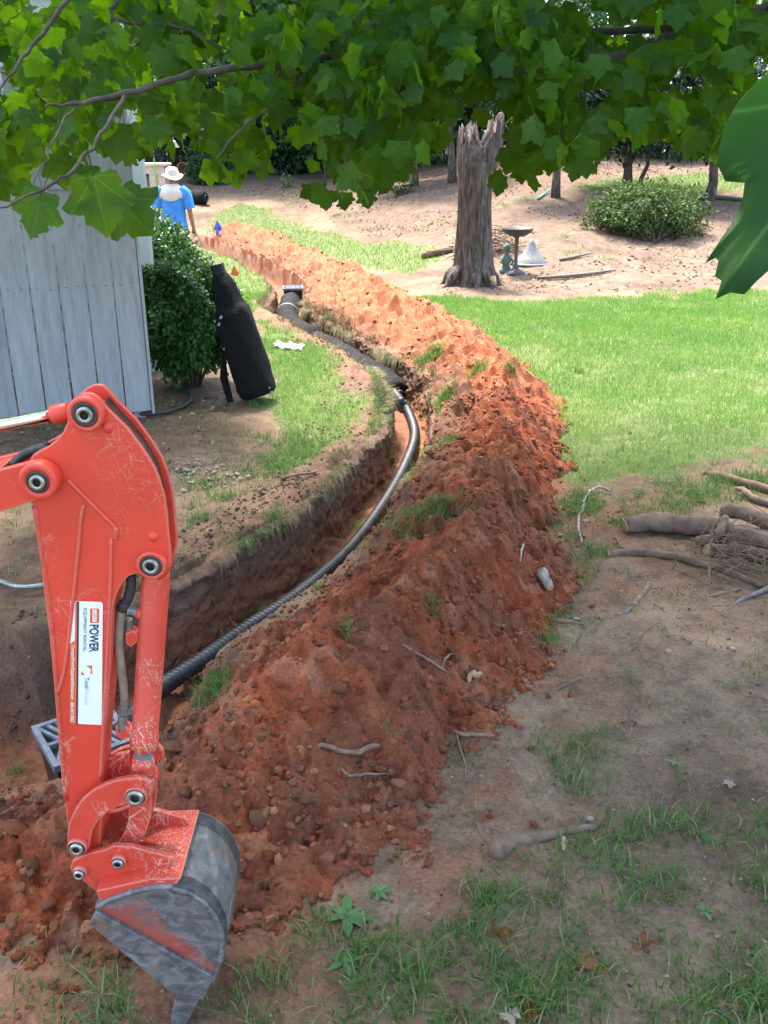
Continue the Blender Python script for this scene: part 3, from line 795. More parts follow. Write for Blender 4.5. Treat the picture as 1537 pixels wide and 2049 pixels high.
# clods: deformed small polyhedra
def ico():
    t = (1 + 5 ** .5) / 2
    V = np.array([(-1, t, 0), (1, t, 0), (-1, -t, 0), (1, -t, 0), (0, -1, t), (0, 1, t), (0, -1, -t), (0, 1, -t), (t, 0, -1), (t, 0, 1), (-t, 0, -1), (-t, 0, 1)], float)
    V /= np.linalg.norm(V[0])
    F = np.array([(0, 11, 5), (0, 5, 1), (0, 1, 7), (0, 7, 10), (0, 10, 11), (1, 5, 9), (5, 11, 4), (11, 10, 2), (10, 7, 6), (7, 1, 8), (3, 9, 4), (3, 4, 2), (3, 2, 6), (3, 6, 8), (3, 8, 9), (4, 9, 5), (2, 4, 11), (6, 2, 10), (8, 6, 7), (9, 8, 1)])
    return V, F
IV, IF = ico()
def ico2():
    V = list(map(tuple, IV)); F = []; mid = {}
    def mp(a, b):
        k = (min(a, b), max(a, b))
        if k not in mid:
            p = (np.array(V[a]) + np.array(V[b])) / 2; V.append(tuple(p / np.linalg.norm(p))); mid[k] = len(V) - 1
        return mid[k]
    for a, b, c in IF:
        x, y, z = mp(a, b), mp(b, c), mp(c, a); F += [(a, x, z), (b, y, x), (c, z, y), (x, y, z)]
    return np.array(V), np.array(F)
IV2, IF2 = ico2()
clod_mesh = []
for k in range(6):
    nn = 1 + .22 * fbm(IV2[:, 0] * 1.3 + k * 7, IV2[:, 1] * 1.3 + IV2[:, 2] * 1.7, 2, 140 + k) * 1.6 + .05 * RS.normal(size=len(IV2))
    v = IV2 * nn[:, None] * np.array([1, .8 + .1 * (k % 3), .68])
    c = np.array([CLAY, CLAY2, (.27, .10, .052), (.33, .13, .06), (.22, .095, .055), (.36, .15, .08)][k]) * np.ones((len(v), 3))
    mm = fast_mesh('clod', v, IF2, 3, c, smooth=False); mm.materials.append(MAT['clay']); clod_mesh.append(mm)

def clod_at(x, y, s, parent=heap_root, k=None):
    o = bpy.data.objects.new('clod', clod_mesh[random.randrange(6) if k is None else k]); COL.objects.link(o)
    o.parent = parent; o.matrix_parent_inverse = Matrix.Translation(-parent_loc(parent))
    o.location = (x, y, float(gz(x, y)[0]) + s * .25); o.scale = (s, s, s * random.uniform(.75, 1.1))
    o.rotation_euler = (random.uniform(-.5, .5), random.uniform(-.5, .5), random.uniform(0, 6.28))
    return o
hand = [(680, 1383, .030), (905, 1447, .026), (640, 1320, .02), (350, 1500, .034), (520, 1640, .03), (650, 1590, .030), (655, 1720, .024), (615, 1600, .026), (590, 1590, .022), (760, 1540, .022), (885, 1500, .020),
        (540, 1715, .026), (690, 1640, .018), (640, 1645, .020), (500, 1750, .022), (720, 1385, .018), (700, 1300, .014), (610, 1420, .018), (30, 1665, .05), (90, 1620, .022), (110, 1860, .016), (175, 1905, .018), (855, 1395, .014)]
for px, py, s in hand:
    p = surf(px, py); clod_at(p.x, p.y, s)
cnt = 0
cand = []
for i in range(4000):
    k = random.randrange(len(HEAP)); y = HEAP[k][1] if random.random() < .3 else random.uniform(1.9, 6.5)
    xx = float(np.interp(y, HEAP[4:, 1], HEAP[4:, 0])) if y > 2.4 else random.uniform(-1.6, -.2)
    x = xx + random.uniform(-.75, .75); cand.append((x, y))
cx = np.array([c[0] for c in cand]); cy = np.array([c[1] for c in cand])
ch = heap_h(cx, cy)[0]
ok = (ch > .01) & (ch < .33)
low = np.where(ok)[0]
for i in low:
    if cnt >= 270: break
    if random.random() > 1.0 - ch[i] * 2.2: continue
    s = random.uniform(.010, .026) * (1.0 if cy[i] < 5 else 1.5)
    clod_at(cx[i], cy[i], s); cnt += 1

def crumbs(n, xs, ys, hmin, hmax, s0, s1, name, parent, seed, cols, land=False):
    rs = np.random.RandomState(seed)
    x = rs.uniform(*xs, n); y = rs.uniform(*ys, n) if not callable(ys) else ys(rs, n)
    h = grid_at(HH, x, y)
    m = (h > hmin) & (h < hmax)
    if land == 1:
        m = (np.abs(grid_at(TS, x, y)) < .75) & (grid_at(TM, x, y) < .98) & (h < .02)
    if land == 2:
        dd = grid_at(HEAPD, x, y); m = (h < .01) & (grid_at(TM, x, y) < .1) & (rs.rand(n) < np.exp(-np.clip(dd - .45, 0, 9) / .14)) & (grid_at(TS, x, y) > 0)
    if land == 3:
        m = (h < .01) & (grid_at(TM, x, y) < .1) & (grid_at(LM, x, y) < .3)
    m &= rs.rand(n) < np.clip(.25 + 1.2 * sstep(-.2, .5, fbm(x * 2.5, y * 2.5, 3, seed)), 0, 1)
    x = x[m]; y = y[m]; k = len(x)
    s = (s0 + (s1 - s0) * rs.rand(k) ** 3.2)
    z = gz(x, y) + s * .3
    d = rs.uniform(.65, 1.3, (k, 12, 1))
    a = rs.uniform(0, 6.28, k); ca, sa = np.cos(a)[:, None], np.sin(a)[:, None]
    v = IV[None] * d * s[:, None, None] * np.array([1, .8, .75])
    vx = v[..., 0] * ca - v[..., 1] * sa; vy = v[..., 0] * sa + v[..., 1] * ca
    V = np.stack([vx + x[:, None], vy + y[:, None], v[..., 2] + z[:, None]], -1).reshape(-1, 3)
    F = (np.arange(k)[:, None, None] * 12 + IF[None]).reshape(-1, 3)
    cc = .92 * np.array(cols)[rs.randint(0, len(cols), k)] * rs.uniform(.8, 1.2, (k, 1))
    o = link(name, fast_mesh(name, V, F, 3, np.repeat(cc, 12, 0), smooth=False), 'clay', parent); o['kind'] = 'stuff'
    return o
RC = [CLAY, CLAY2, (.24, .095, .05), (.17, .082, .05), (.30, .13, .07)]
crumbs(34000, (-1.9, 1.4), (1.8, 7.0), .001, .6, .003, .019, 'crumbs', heap_root, 5, RC)
crumbs(18000, (-1.8, 1.9), (1.6, 9), 0, 0, .003, .018, 'crumbs', heap_root, 7, RC, 2)
crumbs(5000, (-3.2, 1.6), (6.5, 20), .003, .6, .010, .032, 'crumbs', heap_root, 6, [CLAY2, (.44, .165, .075), (.40, .15, .07), (.36, .14, .07)])
sp = crumbs(26000, (-2.4, .5), (2.6, 10), 0, 0, .003, .017, 'soil_crumbs', None, 8, [(.15, .085, .058), (.19, .11, .075), (.24, .12, .07), (.12, .07, .05)], 1)
sp2 = crumbs(9000, (-2.2, 3.6), (1.3, 6.5), 0, 0, .002, .008, 'grit', None, 9, [DIRT, DIRT2, DARKD, (.36, .28, .22), (.28, .14, .08)], 3)
sp2['label'] = 'loose grit and crumbs over the bare foreground earth'; sp2['category'] = 'grit'
sp['label'] = 'brown soil crumbs spilled along the left bank of the trench'; sp['category'] = 'soil'

# ------------------------------------------------------------------ grass
def blades(P, h, w, lean, mat, name, label, cat, seed, seg3=True, parent=None):
    rs = np.random.RandomState(seed); n = len(P)
    a = rs.uniform(0, 2 * PI, n); la = rs.uniform(0, 2 * PI, n); ln = lean * rs.uniform(.2, 1.3, n) * h
    sx = np.cos(a) * w; sy = np.sin(a) * w; lx = np.cos(la) * ln; ly = np.sin(la) * ln
    hz = h * np.sqrt(np.clip(1 - (np.clip(ln / h, 0, .95)) ** 2 * .8, .1, 1))
    z0 = P[:, 2] - .004
    if seg3:
        V = np.stack([np.stack([P[:, 0] - sx, P[:, 1] - sy, z0], 1), np.stack([P[:, 0] + sx, P[:, 1] + sy, z0], 1),
                      np.stack([P[:, 0] - sx * .8 + lx * .35, P[:, 1] - sy * .8 + ly * .35, z0 + hz * .62], 1), np.stack([P[:, 0] + sx * .8 + lx * .35, P[:, 1] + sy * .8 + ly * .35, z0 + hz * .62], 1),
                      np.stack([P[:, 0] + lx, P[:, 1] + ly, z0 + hz * .95], 1)], 1).reshape(-1, 3)
        F = (np.arange(n)[:, None, None] * 5 + np.array([[0, 1, 3], [0, 3, 2], [2, 3, 4]])[None]).reshape(-1, 3)
    else:
        V = np.stack([np.stack([P[:, 0] - sx, P[:, 1] - sy, z0], 1), np.stack([P[:, 0] + sx, P[:, 1] + sy, z0], 1), np.stack([P[:, 0] + lx, P[:, 1] + ly, z0 + hz], 1)], 1).reshape(-1, 3)
        F = np.arange(n * 3).reshape(-1, 3)
    o = link(name, fast_mesh(name, V, F, 3, None, True), mat, parent); o['kind'] = 'stuff'
    if label: o['label'] = label; o['category'] = cat
    return o

def scatter(n, xs, ys, fn, seed):
    rs = np.random.RandomState(seed)
    x = rs.uniform(*xs, n); y = rs.uniform(*ys, n)
    m = rs.rand(n) < fn(x, y)
    return x[m], y[m], rs

def free(x, y):
    return (grid_at(HH, x, y) < .015) * (grid_at(TM, x, y) < .05)
# lawns
x, y, rs = scatter(560000, (-4.5, 7.5), (5.0, 13.5), lambda x, y: lawn_mask(x, y) * free(x, y) * (.45 + .55 * sstep(-.45, .1, fbm(x * 2.2, y * 2.2, 3, 151))) * (np.abs(x) < .46 * y + .8), 21)
n = len(x); sc = np.clip(y / 8, .7, 1.5)
blades(np.stack([x, y, gz(x, y)], 1), rs.uniform(.03, .075, n), .0026 * sc * rs.uniform(.7, 1.3, n), .75, 'grass_blade', 'lawn_grass', 'short bright green lawn grass beside the heap and the trench', 'grass', 1, False)
x, y, rs = scatter(160000, (-7.5, 13), (12.5, 27), lambda x, y: lawn_mask(x, y) * free(x, y) * (np.abs(x) < .46 * y + .8), 22)
n = len(x)
blades(np.stack([x, y, gz(x, y)], 1), rs.uniform(.04, .08, n), rs.uniform(.004, .008, n), .6, 'grass_blade', 'far_lawn_grass', 'bright grass strip at the far end of the heap', 'grass', 2, False)
# thin grass in the shade, in clumps
def clumps(n, xs, ys, fn, seed, per, spread):
    x, y, rs = scatter(n, xs, ys, fn, seed)
    k = rs.randint(per[0], per[1], len(x)); idx = np.repeat(np.arange(len(x)), k)
    X = x[idx] + rs.normal(size=len(idx)) * spread; Y = y[idx] + rs.normal(size=len(idx)) * spread
    return X, Y, rs
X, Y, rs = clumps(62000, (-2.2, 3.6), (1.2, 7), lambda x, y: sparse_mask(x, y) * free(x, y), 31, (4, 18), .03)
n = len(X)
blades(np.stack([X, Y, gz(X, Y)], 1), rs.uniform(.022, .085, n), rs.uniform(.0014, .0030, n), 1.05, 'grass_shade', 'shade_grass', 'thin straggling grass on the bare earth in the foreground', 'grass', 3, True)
X, Y, rs = clumps(1500, (-2.5, 4.5), (1.3, 7), lambda x, y: free(x, y) * (1 - lawn_mask(x, y)), 32, (4, 14), .02)
n = len(X)
blades(np.stack([X, Y, gz(X, Y)], 1), rs.uniform(.02, .08, n), rs.uniform(.0013, .0026, n), 1.0, 'grass_shade', 'stray_grass', 'stray wisps of grass on bare brown earth', 'grass', 4, True)
# weeds and grass in the mulch bed
X, Y, rs = clumps(1100, (-5, 10), (11.5, 24), lambda x, y: bed_mask(x, y) * sstep(-.1, .4, fbm(x * .8, y * .8, 2, 77)), 33, (8, 30), .07)
n = len(X)
blades(np.stack([X, Y, gz(X, Y)], 1), rs.uniform(.03, .10, n), rs.uniform(.004, .008, n), .8, 'grass_blade', 'bed_weeds', 'sprigs of green weed scattered over the mulch bed', 'weeds', 5, False)

# sod: dry and green grass hanging on both lips of the trench
def lip_grass(n, y0, y1, side, seed, mat, name, label, hl):
    rs = np.random.RandomState(seed)
    t = rs.uniform(0, 1, n); yy = y0 + (y1 - y0) * t
    L = TRENCH[12:]
    k = np.clip(np.searchsorted(L[:, 1], yy), 1, len(L) - 1)
    a = L[k - 1]; b = L[k]; u = ((yy - a[:, 1]) / (b[:, 1] - a[:, 1]))[:, None]; p = a + (b - a) * u
    dx = b[:, 0] - a[:, 0]; dy = b[:, 1] - a[:, 1]; l = np.hypot(dx, dy)
    off = side * ((p[:, 3] if side < 0 else p[:, 4]) + .09 * rs.rand(n) - .01 + .03 * vn(yy * 7, yy * 0, seed))
    X = p[:, 0] + dy / l * off; Y = p[:, 1] - dx / l * off
    m = rs.rand(n) < sstep(-.25, .35, fbm(yy * 2.3, yy * 0 + seed, 3, seed))
    X = X[m]; Y = Y[m]; k2 = rs.randint(4, 14, len(X)); idx = np.repeat(np.arange(len(X)), k2)
    X = X[idx] + rs.normal(size=len(idx)) * .02; Y = Y[idx] + rs.normal(size=len(idx)) * .02
    nn = len(X); sc = np.clip(Y / 6, .7, 2)
    return blades(np.stack([X, Y, gz(X, Y)], 1), rs.uniform(.03, .09, nn) * hl, rs.uniform(.0012, .0024, nn) * sc, 1.25, mat, name, label, 'grass', seed, True)
lip_grass(1100, 3.6, 8.2, -1, 41, 'dry_grass', 'lip_grass', 'dry brown grass on the left lip of the near trench', 1.1)
lip_grass(520, 4.0, 8.2, -1, 42, 'grass_shade', 'lip_turf', 'green turf tufts on the left lip of the near trench', 1.1)
lip_grass(1100, 7.6, 14, 1, 43, 'dry_grass', 'bank_grass', 'dry straw coloured grass on the right bank of the far trench', 1.3)
lip_grass(160, 4.9, 9.5, 1, 44, 'grass_blade', 'bank_turf', 'green turf tufts on the right bank of the trench', 1.2)
lip_grass(700, 8.2, 18, -1, 45, 'dry_grass', 'far_lip_grass', 'dry grass on the left lip of the far trench', 1.2)
def fringe(n, y0, y1, side, seed, mat, name, label, ln):
    rs = np.random.RandomState(seed); yy = rs.uniform(y0, y1, n)
    yy = yy[rs.rand(n) < sstep(-.1, .35, fbm(yy * 3.4, yy * 0 + seed, 3, seed))]; n = len(yy)
    L = TRENCH[18:]; k = np.clip(np.searchsorted(L[:, 1], yy), 1, len(L) - 1)
    a = L[k - 1]; b = L[k]; p = a + (b - a) * ((yy - a[:, 1]) / (b[:, 1] - a[:, 1]))[:, None]
    t = (b - a)[:, :2]; t /= np.linalg.norm(t, axis=1)[:, None]; nv = np.stack([t[:, 1], -t[:, 0]], 1) * side
    hw = (p[:, 3] if side < 0 else p[:, 4]); q0 = p[:, :2] + nv * (hw + .035 * fbm((p[:, 0] + nv[:, 0] * hw) * 3.1, (p[:, 1] + nv[:, 1] * hw) * 3.1, 3, 31) + .02)[:, None]
    kk = rs.randint(6, 20, n); ix = np.repeat(np.arange(n), kk); m = len(ix)
    B0 = q0[ix] + rs.normal(size=(m, 2)) * .022; inn = -nv[ix]; tt = t[ix]
    l = rs.uniform(.04, .13, m) * ln; w = rs.uniform(.0012, .0024, m) * np.clip(B0[:, 1] / 6, .7, 1.8)
    z0 = zbase(B0[:, 0], B0[:, 1]) + .012; sw = rs.normal(size=m) * .5
    d = inn * rs.uniform(.3, .9, m)[:, None] + tt * sw[:, None]; up = rs.uniform(-.1, .7, m)
    mid = np.stack([B0[:, 0] + d[:, 0] * l * .5, B0[:, 1] + d[:, 1] * l * .5, z0 + up * l * .35], 1)
    end = np.stack([B0[:, 0] + d[:, 0] * l * .8, B0[:, 1] + d[:, 1] * l * .8, z0 + (up - 1.1) * l * .8], 1)
    base = np.stack([B0[:, 0], B0[:, 1], z0], 1); sd = np.stack([tt[:, 0] * w, tt[:, 1] * w, 0 * w], 1)
    V = np.stack([base - sd, base + sd, mid - sd, mid + sd, end], 1).reshape(-1, 3)
    F = (np.arange(m)[:, None, None] * 5 + np.array([[0, 1, 3], [0, 3, 2], [2, 3, 4]])[None]).reshape(-1, 3)
    o = link(name, fast_mesh(name, V, F, 3, None, True), mat); o['kind'] = 'stuff'; o['label'] = label; o['category'] = 'grass'
fringe(420, 3.7, 8.4, -1, 141, 'dry_grass', 'hanging_grass', 'dry grass and roots hanging over the left trench lip', 1.2)
fringe(130, 4.0, 8.6, -1, 142, 'grass_shade', 'hanging_turf', 'green turf drooping over the left trench lip', 1.1)
fringe(520, 7.4, 13.5, 1, 143, 'dry_grass', 'bank_fringe', 'dry grass drooping from the right bank of the far trench', 1.6)
# turf sods thrown up on the heap: px, py, radius px, blades
TX = []; TY = []; rs = np.random.RandomState(51)
for px, py, r, c in [(860, 718, 24, 500), (890, 800, 18, 260), (890, 890, 22, 200), (820, 1035, 75, 900), (880, 1020, 40, 500), (740, 1060, 40, 350), (560, 1080, 28, 300), (420, 1375, 36, 420), (400, 1040, 22, 160), (430, 1385, 24, 200), (515, 1225, 14, 120),
                     (865, 1215, 18, 120), (690, 1265, 14, 60), (770, 1480, 20, 40), (640, 1175, 12, 60), (960, 735, 24, 160), (830, 790, 16, 150), (500, 1240, 12, 60), (1020, 735, 12, 80), (240, 1480, 14, 120), (30, 1545, 16, 60), (1160, 745, 10, 60)]:
    p = surf(px, py); dpt = p.y * .93 + .75; R_ = r * dpt / FPX
    TX.append(p.x + rs.normal(size=c) * R_ * .6); TY.append(p.y + rs.normal(size=c) * R_ * .6)
X = np.concatenate(TX); Y = np.concatenate(TY); n = len(X)
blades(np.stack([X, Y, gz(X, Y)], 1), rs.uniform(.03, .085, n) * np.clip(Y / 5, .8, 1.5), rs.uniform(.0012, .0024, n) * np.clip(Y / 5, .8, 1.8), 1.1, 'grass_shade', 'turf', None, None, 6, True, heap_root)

# leaf litter on the mulch bed and by the shed; chips on the bare earth
def litter(n, xs, ys, fn, s0, s1, name, label, seed):
    x, y, rs = scatter(n, xs, ys, fn, seed); k = len(x)
    z = gz(x, y) + .004
    t = np.stack([rs.normal(size=k), rs.normal(size=k), rs.normal(size=k) * .25], 1); nr_ = np.stack([rs.normal(size=k) * .4, rs.normal(size=k) * .4, np.ones(k)], 1)
    V, F = leaf_cloud(np.stack([x, y, z], 1), t, nr_, rs.uniform(s0, s1, k), .3, .15)
    o = link(name, fast_mesh(name, V, F, 3, None, False), 'litter'); o['kind'] = 'stuff'; o['label'] = label; o['category'] = 'leaf litter'
litter(34000, (-7, 12), (11, 26), lambda x, y: bed_mask(x, y) * sstep(-.3, .3, fbm(x * .9, y * .9, 3, 88)), .03, .08, 'leaf_litter', 'dry leaf litter strewn over the mulch bank', 61)
litter(6500, (-3.4, 3.6), (1.2, 7), lambda x, y: free(x, y) * (1 - lawn_mask(x, y)) * .75, .004, .018, 'wood_chips', 'tiny dry chips and leaf bits on the bare earth', 62)
litter(900, (-3.6, -1.2), (5.6, 7.6), lambda x, y: free(x, y) * (1 - lawn_mask(x, y)), .02, .06, 'fence_litter', 'dead leaves lying along the foot of the grey fence', 63)

# ------------------------------------------------------------------ grey plank fence
F0 = gp(305, 835); F0.z = 0
FD = Vector((-.930, -.367, 0)).normalized(); FN = Vector((.367, -.930, 0)).normalized()   # along (leftwards), towards the camera
UPV = Vector((0, 0, 1))
fence = thing('plank_fence', (F0.x, F0.y, 0), 'tall weathered pale grey plank fence beside the shrubs', 'fence')
s = 0.0; k = 0
while s < 4.6:
    w = random.uniform(.176, .190)
    z0 = random.uniform(.015, .05); z1 = 2.34
    c = F0 + FD * (s + w / 2) + FN * random.uniform(-.003, .003)
    tilt = random.uniform(-.0025, .0025)
    az = (UPV + FD * tilt).normalized()
    V, F = obox(c + UPV * ((z0 + z1) / 2), FD, FN, az, w / 2 - .0028, .010, (z1 - z0) / 2)
    o = mobj('board', V, F, 'grey_boards', fence, bevel=.003)
    # nail heads on every board
    if s < 2.2:
        for nz in (.98, 1.30):
            for q in (-.04, .045):
                nv, nf = lathe([(.0, .003), (.004, .003), (.005, 0)], 6, 'Z')
                M = Matrix((FD, UPV, FN)).transposed()
                cc = c + FD * q + UPV * (nz + random.uniform(-.01, .01)) + FN * .0102
                if nz == .98: mobj('nail', [cc + M @ Vector(p) for p in nv], nf, 'iron', o)
    s += w + random.uniform(.003, .007); k += 1
FL = s
V, F = obox(F0 + FD * (FL / 2 - .01) + UPV * 1.735 + FN * .022, FD, FN, UPV, FL / 2, .012, .105)
mobj('rail', V, F, 'grey_boards', fence, bevel=.003)
for z in (.35, 1.72):
    V, F = obox(F0 + FD * (FL / 2) + UPV * z - FN * .031, FD, FN, UPV, FL / 2, .02, .045); mobj('back_rail', V, F, 'grey_boards', fence)
for q in (.05, 2.3, 4.4):
    V, F = obox(F0 + FD * (q + .03) + UPV * 1.2 - FN * .10, FD, FN, UPV, .045, .045, 1.25); mobj('post', V, F, 'grey_boards', fence, bevel=.004)
V, F = obox(F0 + FD * (FL / 2) + UPV * 2.36 + FN * .0, FD, FN, UPV, FL / 2 + .02, .045, .018); mobj('cap_board', V, F, 'grey_boards', fence, bevel=.004)
# narrow edge board on the end of the fence
V, F = obox(F0 - FD * .012 - FN * .03 + UPV * 1.17, FD, FN, UPV, .010, .05, 1.15); mobj('edge_board', V, F, 'grey_boards', fence, bevel=.003)

# ------------------------------------------------------------------ house corner behind the fence
hc0 = at(296, 440, 8.35); HC = Vector((hc0.x, 8.35, zbase(hc0.x, 8.35)))
house = thing('house', HC, 'pale grey lap sided house standing behind the plank fence', 'house')
HB = Vector((-.367, .930, 0)).normalized()      # house side wall runs back along this
V, F = obox(HC + FD * 3.6 + UPV * 2.5 - FN * .10, FD, FN, UPV, 3.55, .06, 2.6); mobj('front_wall', V, F, 'siding', house)
V, F = obox(HC + FD * .10 + HB * 3.1 + UPV * 2.5, HB, FD, UPV, 3.0, .05, 2.6); mobj('side_wall', V, F, 'siding', house)
for i in range(30):
    z = .12 + i * .165
    a = HC + UPV * z; b = a + UPV * .175
    f0 = [a + FD * .11 + FN * .000, a + FD * 7.1 + FN * .000, b + FD * 7.1 - FN * .026, b + FD * .11 - FN * .026]
    f1 = [p - FN * .012 for p in f0]
    V, F = prism([f0[0], f0[3], f1[3], f1[0]], [f0[1], f0[2], f1[2], f1[1]]); mobj('siding_board', V, F, 'siding', house)
V, F = obox(HC + FD * .055 + UPV * 2.5 + FN * .004, FD, FN, UPV, .055, .012, 2.6); mobj('corner_board', V, F, 'white_trim', house, bevel=.003)
V, F = obox(HC + HB * .06 - FD * .006 + UPV * 2.5, FD, HB, UPV, .012, .06, 2.6); mobj('corner_board', V, F, 'white_trim', house, bevel=.003)
V, F = prism([HC + FD * -.5 + FN * .5 + UPV * 5.05, HC + FD * 7.5 + FN * .5 + UPV * 5.05, HC + FD * 7.5 + FN * .5 + UPV * 5.2, HC + FD * -.5 + FN * .5 + UPV * 5.2],
             [HC + FD * -.5 + HB * 3.5 + UPV * 7.0, HC + FD * 7.5 + HB * 3.5 + UPV * 7.0, HC + FD * 7.5 + HB * 3.5 + UPV * 7.15, HC + FD * -.5 + HB * 3.5 + UPV * 7.15]); mobj('roof', V, F, 'dark_boards', house)

# ------------------------------------------------------------------ shrubs and trees
def crown(n, c, rad, leaf, seed, clusters=0, shell=.55, tipdown=.25, hollow=0, squash=1):
    rs = np.random.RandomState(seed); c = np.array(c); rad = np.array(rad)
    if clusters:
        d = rand_dirs(clusters, rs); r = rs.rand(clusters) ** (1 / 3) * .88; cc = d * r[:, None]
        pick = rs.randint(0, clusters, n); q = cc[pick] + rs.normal(size=(n, 3)) * .15
    else:
        d = rand_dirs(n, rs); lump = 1 + .16 * np.sin(d[:, 0] * 7 + seed) * np.sin(d[:, 2] * 6 + 1) + .12 * np.sin(d[:, 1] * 9 + d[:, 0] * 5)
        r = np.clip(shell + (1 - shell) * rs.rand(n) ** .6, 0, 1) * lump * (1 + .05 * rs.normal(size=n)); q = d * r[:, None]
    P = c + q * rad
    out = q / (np.linalg.norm(q, axis=1)[:, None] + 1e-6)
    t = out * .7 + rand_dirs(n, rs) * .8 + np.array([0, 0, -tipdown]); nrm = out * .5 + np.array([0, 0, .7]) + rand_dirs(n, rs) * .6
    return leaf_cloud(P, t, nrm, rs.uniform(leaf * .65, leaf * 1.25, n), .30, .08)

def shrub(name, label, cat, base, c, rad, n, leaf, mat, seed, stems=6, group=None, shell=.5, clusters=0):
    t = thing(name, base, label, cat, group)
    V, F = crown(n, c, rad, leaf, seed, clusters, shell)
    keep = V.reshape(-1, 5, 3)[:, 0, 2] > base[2] + .03
    V = V.reshape(-1, 5, 3)[keep].reshape(-1, 3); m = len(V) // 5
    F = (np.arange(m)[:, None, None] * 5 + np.array([[0, 1, 2], [0, 2, 3], [2, 1, 4], [2, 4, 3]])[None]).reshape(-1, 3)
    o = link('foliage', fast_mesh('foliage', V, F, 3, None, False), mat, t); o['kind'] = 'stuff'
    rr = random.Random(seed)
    for i in range(stems):
        a = rr.uniform(0, 6.28); e = Vector(c) + Vector((math.cos(a) * rad[0] * .7, math.sin(a) * rad[1] * .7, rr.uniform(-.2, .6) * rad[2]))
        V, F = tube(wobble(Vector(base) + Vector((math.cos(a) * .05, math.sin(a) * .05, -.03)), e, 5, .035, seed * 10 + i), [.016, .014, .011, .009, .007, .004], 6)
        mobj('stem', V, F, 'maple_bark', t, True)
    return t

def zb(x, y): return float(zbase(x, y))
bx, by = -1.62, 7.78
shrub('boxwood_shrub', 'rounded glossy green shrub at the end of the plank fence', 'shrub', Vector((bx, by, zb(bx, by))), (bx, by, .58), (.43, .43, .44), 17000, .050, 'box_leaf', 3, 12, shell=.62)
bx, by = -2.26, 9.75
shrub('boxwood_shrub', 'dense green shrub just behind the nearest shrub by the house', 'shrub', Vector((bx, by, zb(bx, by))), (bx, by, .58), (.44, .46, .58), 10500, .058, 'box_leaf', 4, 8, shell=.6)
bx, by = -2.72, 11.2
shrub('boxwood_shrub', 'green shrub in front of the man in the blue shirt', 'shrub', Vector((bx, by, zb(bx, by))), (bx, by, .50), (.47, .5, .60), 9000, .062, 'box_leaf', 5, 8, shell=.6)
p = gp(1310, 486)
shrub('azalea_shrub', 'low spreading yellowish green shrub on the mulch bank', 'shrub', p, (p.x, p.y + .7, p.z + .40), (1.0, .8, .50), 9000, .072, 'azalea_leaf', 6, 8, shell=.35)
p = gp(560, 352)
shrub('broad_shrub', 'big dark green shrub in front of the back fence', 'shrub', p, (p.x, p.y + .8, p.z + .95), (1.35, 1.0, 1.05), 9000, .12, 'shrub_leaf', 7, 8, shell=.4)
p = gp(415, 372)
shrub('low_shrub', 'small low green shrub behind the black pipe rolls', 'shrub', p, (p.x, p.y + .4, p.z + .33), (.62, .5, .42), 3000, .08, 'shrub_leaf', 8, 5)
p = gp(800, 392)
shrub('small_shrub', 'little sparse light green shrub at the foot of a thin trunk on the bank', 'shrub', p, (p.x, p.y + .2, p.z + .22), (.42, .4, .28), 500, .07, 'azalea_leaf', 9, 6, clusters=14)
p = gp(575, 375)
shrub('sprig', 'tiny green sprig on the bare mulch below the big dark shrub', 'shrub', p, (p.x, p.y, p.z + .14), (.16, .16, .16), 90, .08, 'wood_leaf', 10, 3)

def tree(name, label, base, h, tr, c, rad, n, leaf, mat, seed, clusters=50, lean=0, forks=4, group=None, bark='bark'):
    t = thing(name, base, label, 'tree', group)
    top = Vector((c[0], c[1], c[2] + rad[2] * .3)); b0 = Vector(base)
    pts = [b0 + Vector((0, 0, -.05))] + [b0.lerp(top, k / 6) + Vector((lean * math.sin(k * 1.3) * .1, 0, 0)) for k in range(1, 7)]
    V, F = tube(pts, [tr * 1.35, tr, tr * .9, tr * .78, tr * .6, tr * .4, tr * .2], 9); mobj('trunk', V, F, bark, t, True)
    rr = random.Random(seed)
    for i in range(forks):
        a = rr.uniform(0, 6.28); st = b0.lerp(top, rr.uniform(.35, .7)); e = Vector(c) + Vector((math.cos(a) * rad[0] * .75, math.sin(a) * rad[1] * .75, rr.uniform(-.3, .5) * rad[2]))
        V, F = tube(wobble(st, e, 5, rad[0] * .06, seed + i), [tr * .5, tr * .42, tr * .34, tr * .26, tr * .18, tr * .08], 6); mobj('limb', V, F, bark, t, True)
    V, F = crown(n, c, rad, leaf, seed, clusters)
    o = link('crown', fast_mesh('crown', V, F, 3, None, False), mat, t); o['kind'] = 'stuff'
    return t

p = gp(1256, 378)
tree('holly_tree', 'dark glossy holly tree with two stems behind the low shrub', p, 2.6, .085, (p.x - .1, p.y + .2, p.z + 1.75), (1.45, 1.1, 1.15), 6500, .13, 'holly_leaf', 12, 46, bark='maple_bark')
V, F = tube(wobble(Vector((p.x + .22, p.y, p.z - .03)), Vector((p.x + .5, p.y + .1, p.z + 1.1)), 5, .05, 4), [.05, .045, .04, .035, .03, .02], 8); mobj('trunk', V, F, 'maple_bark', bpy.data.objects['holly_tree'], True)
p = gp(1418, 402)
tree('holly_tree', 'dark holly tree with a bent bare trunk near the giant leaf', p, 2.6, .085, (p.x + .0, p.y + .2, p.z + 1.75), (1.25, 1.0, 1.1), 5500, .13, 'holly_leaf', 13, 40, .6)
p = gp(1112, 395)
tree('young_tree', 'thin pale trunked tree between the snag and the holly trees', p, 3.5, .075, (p.x, p.y + .3, p.z + 2.3), (1.2, 1.0, 1.3), 3500, .12, 'holly_leaf', 14, 34)
p = gp(906, 366)
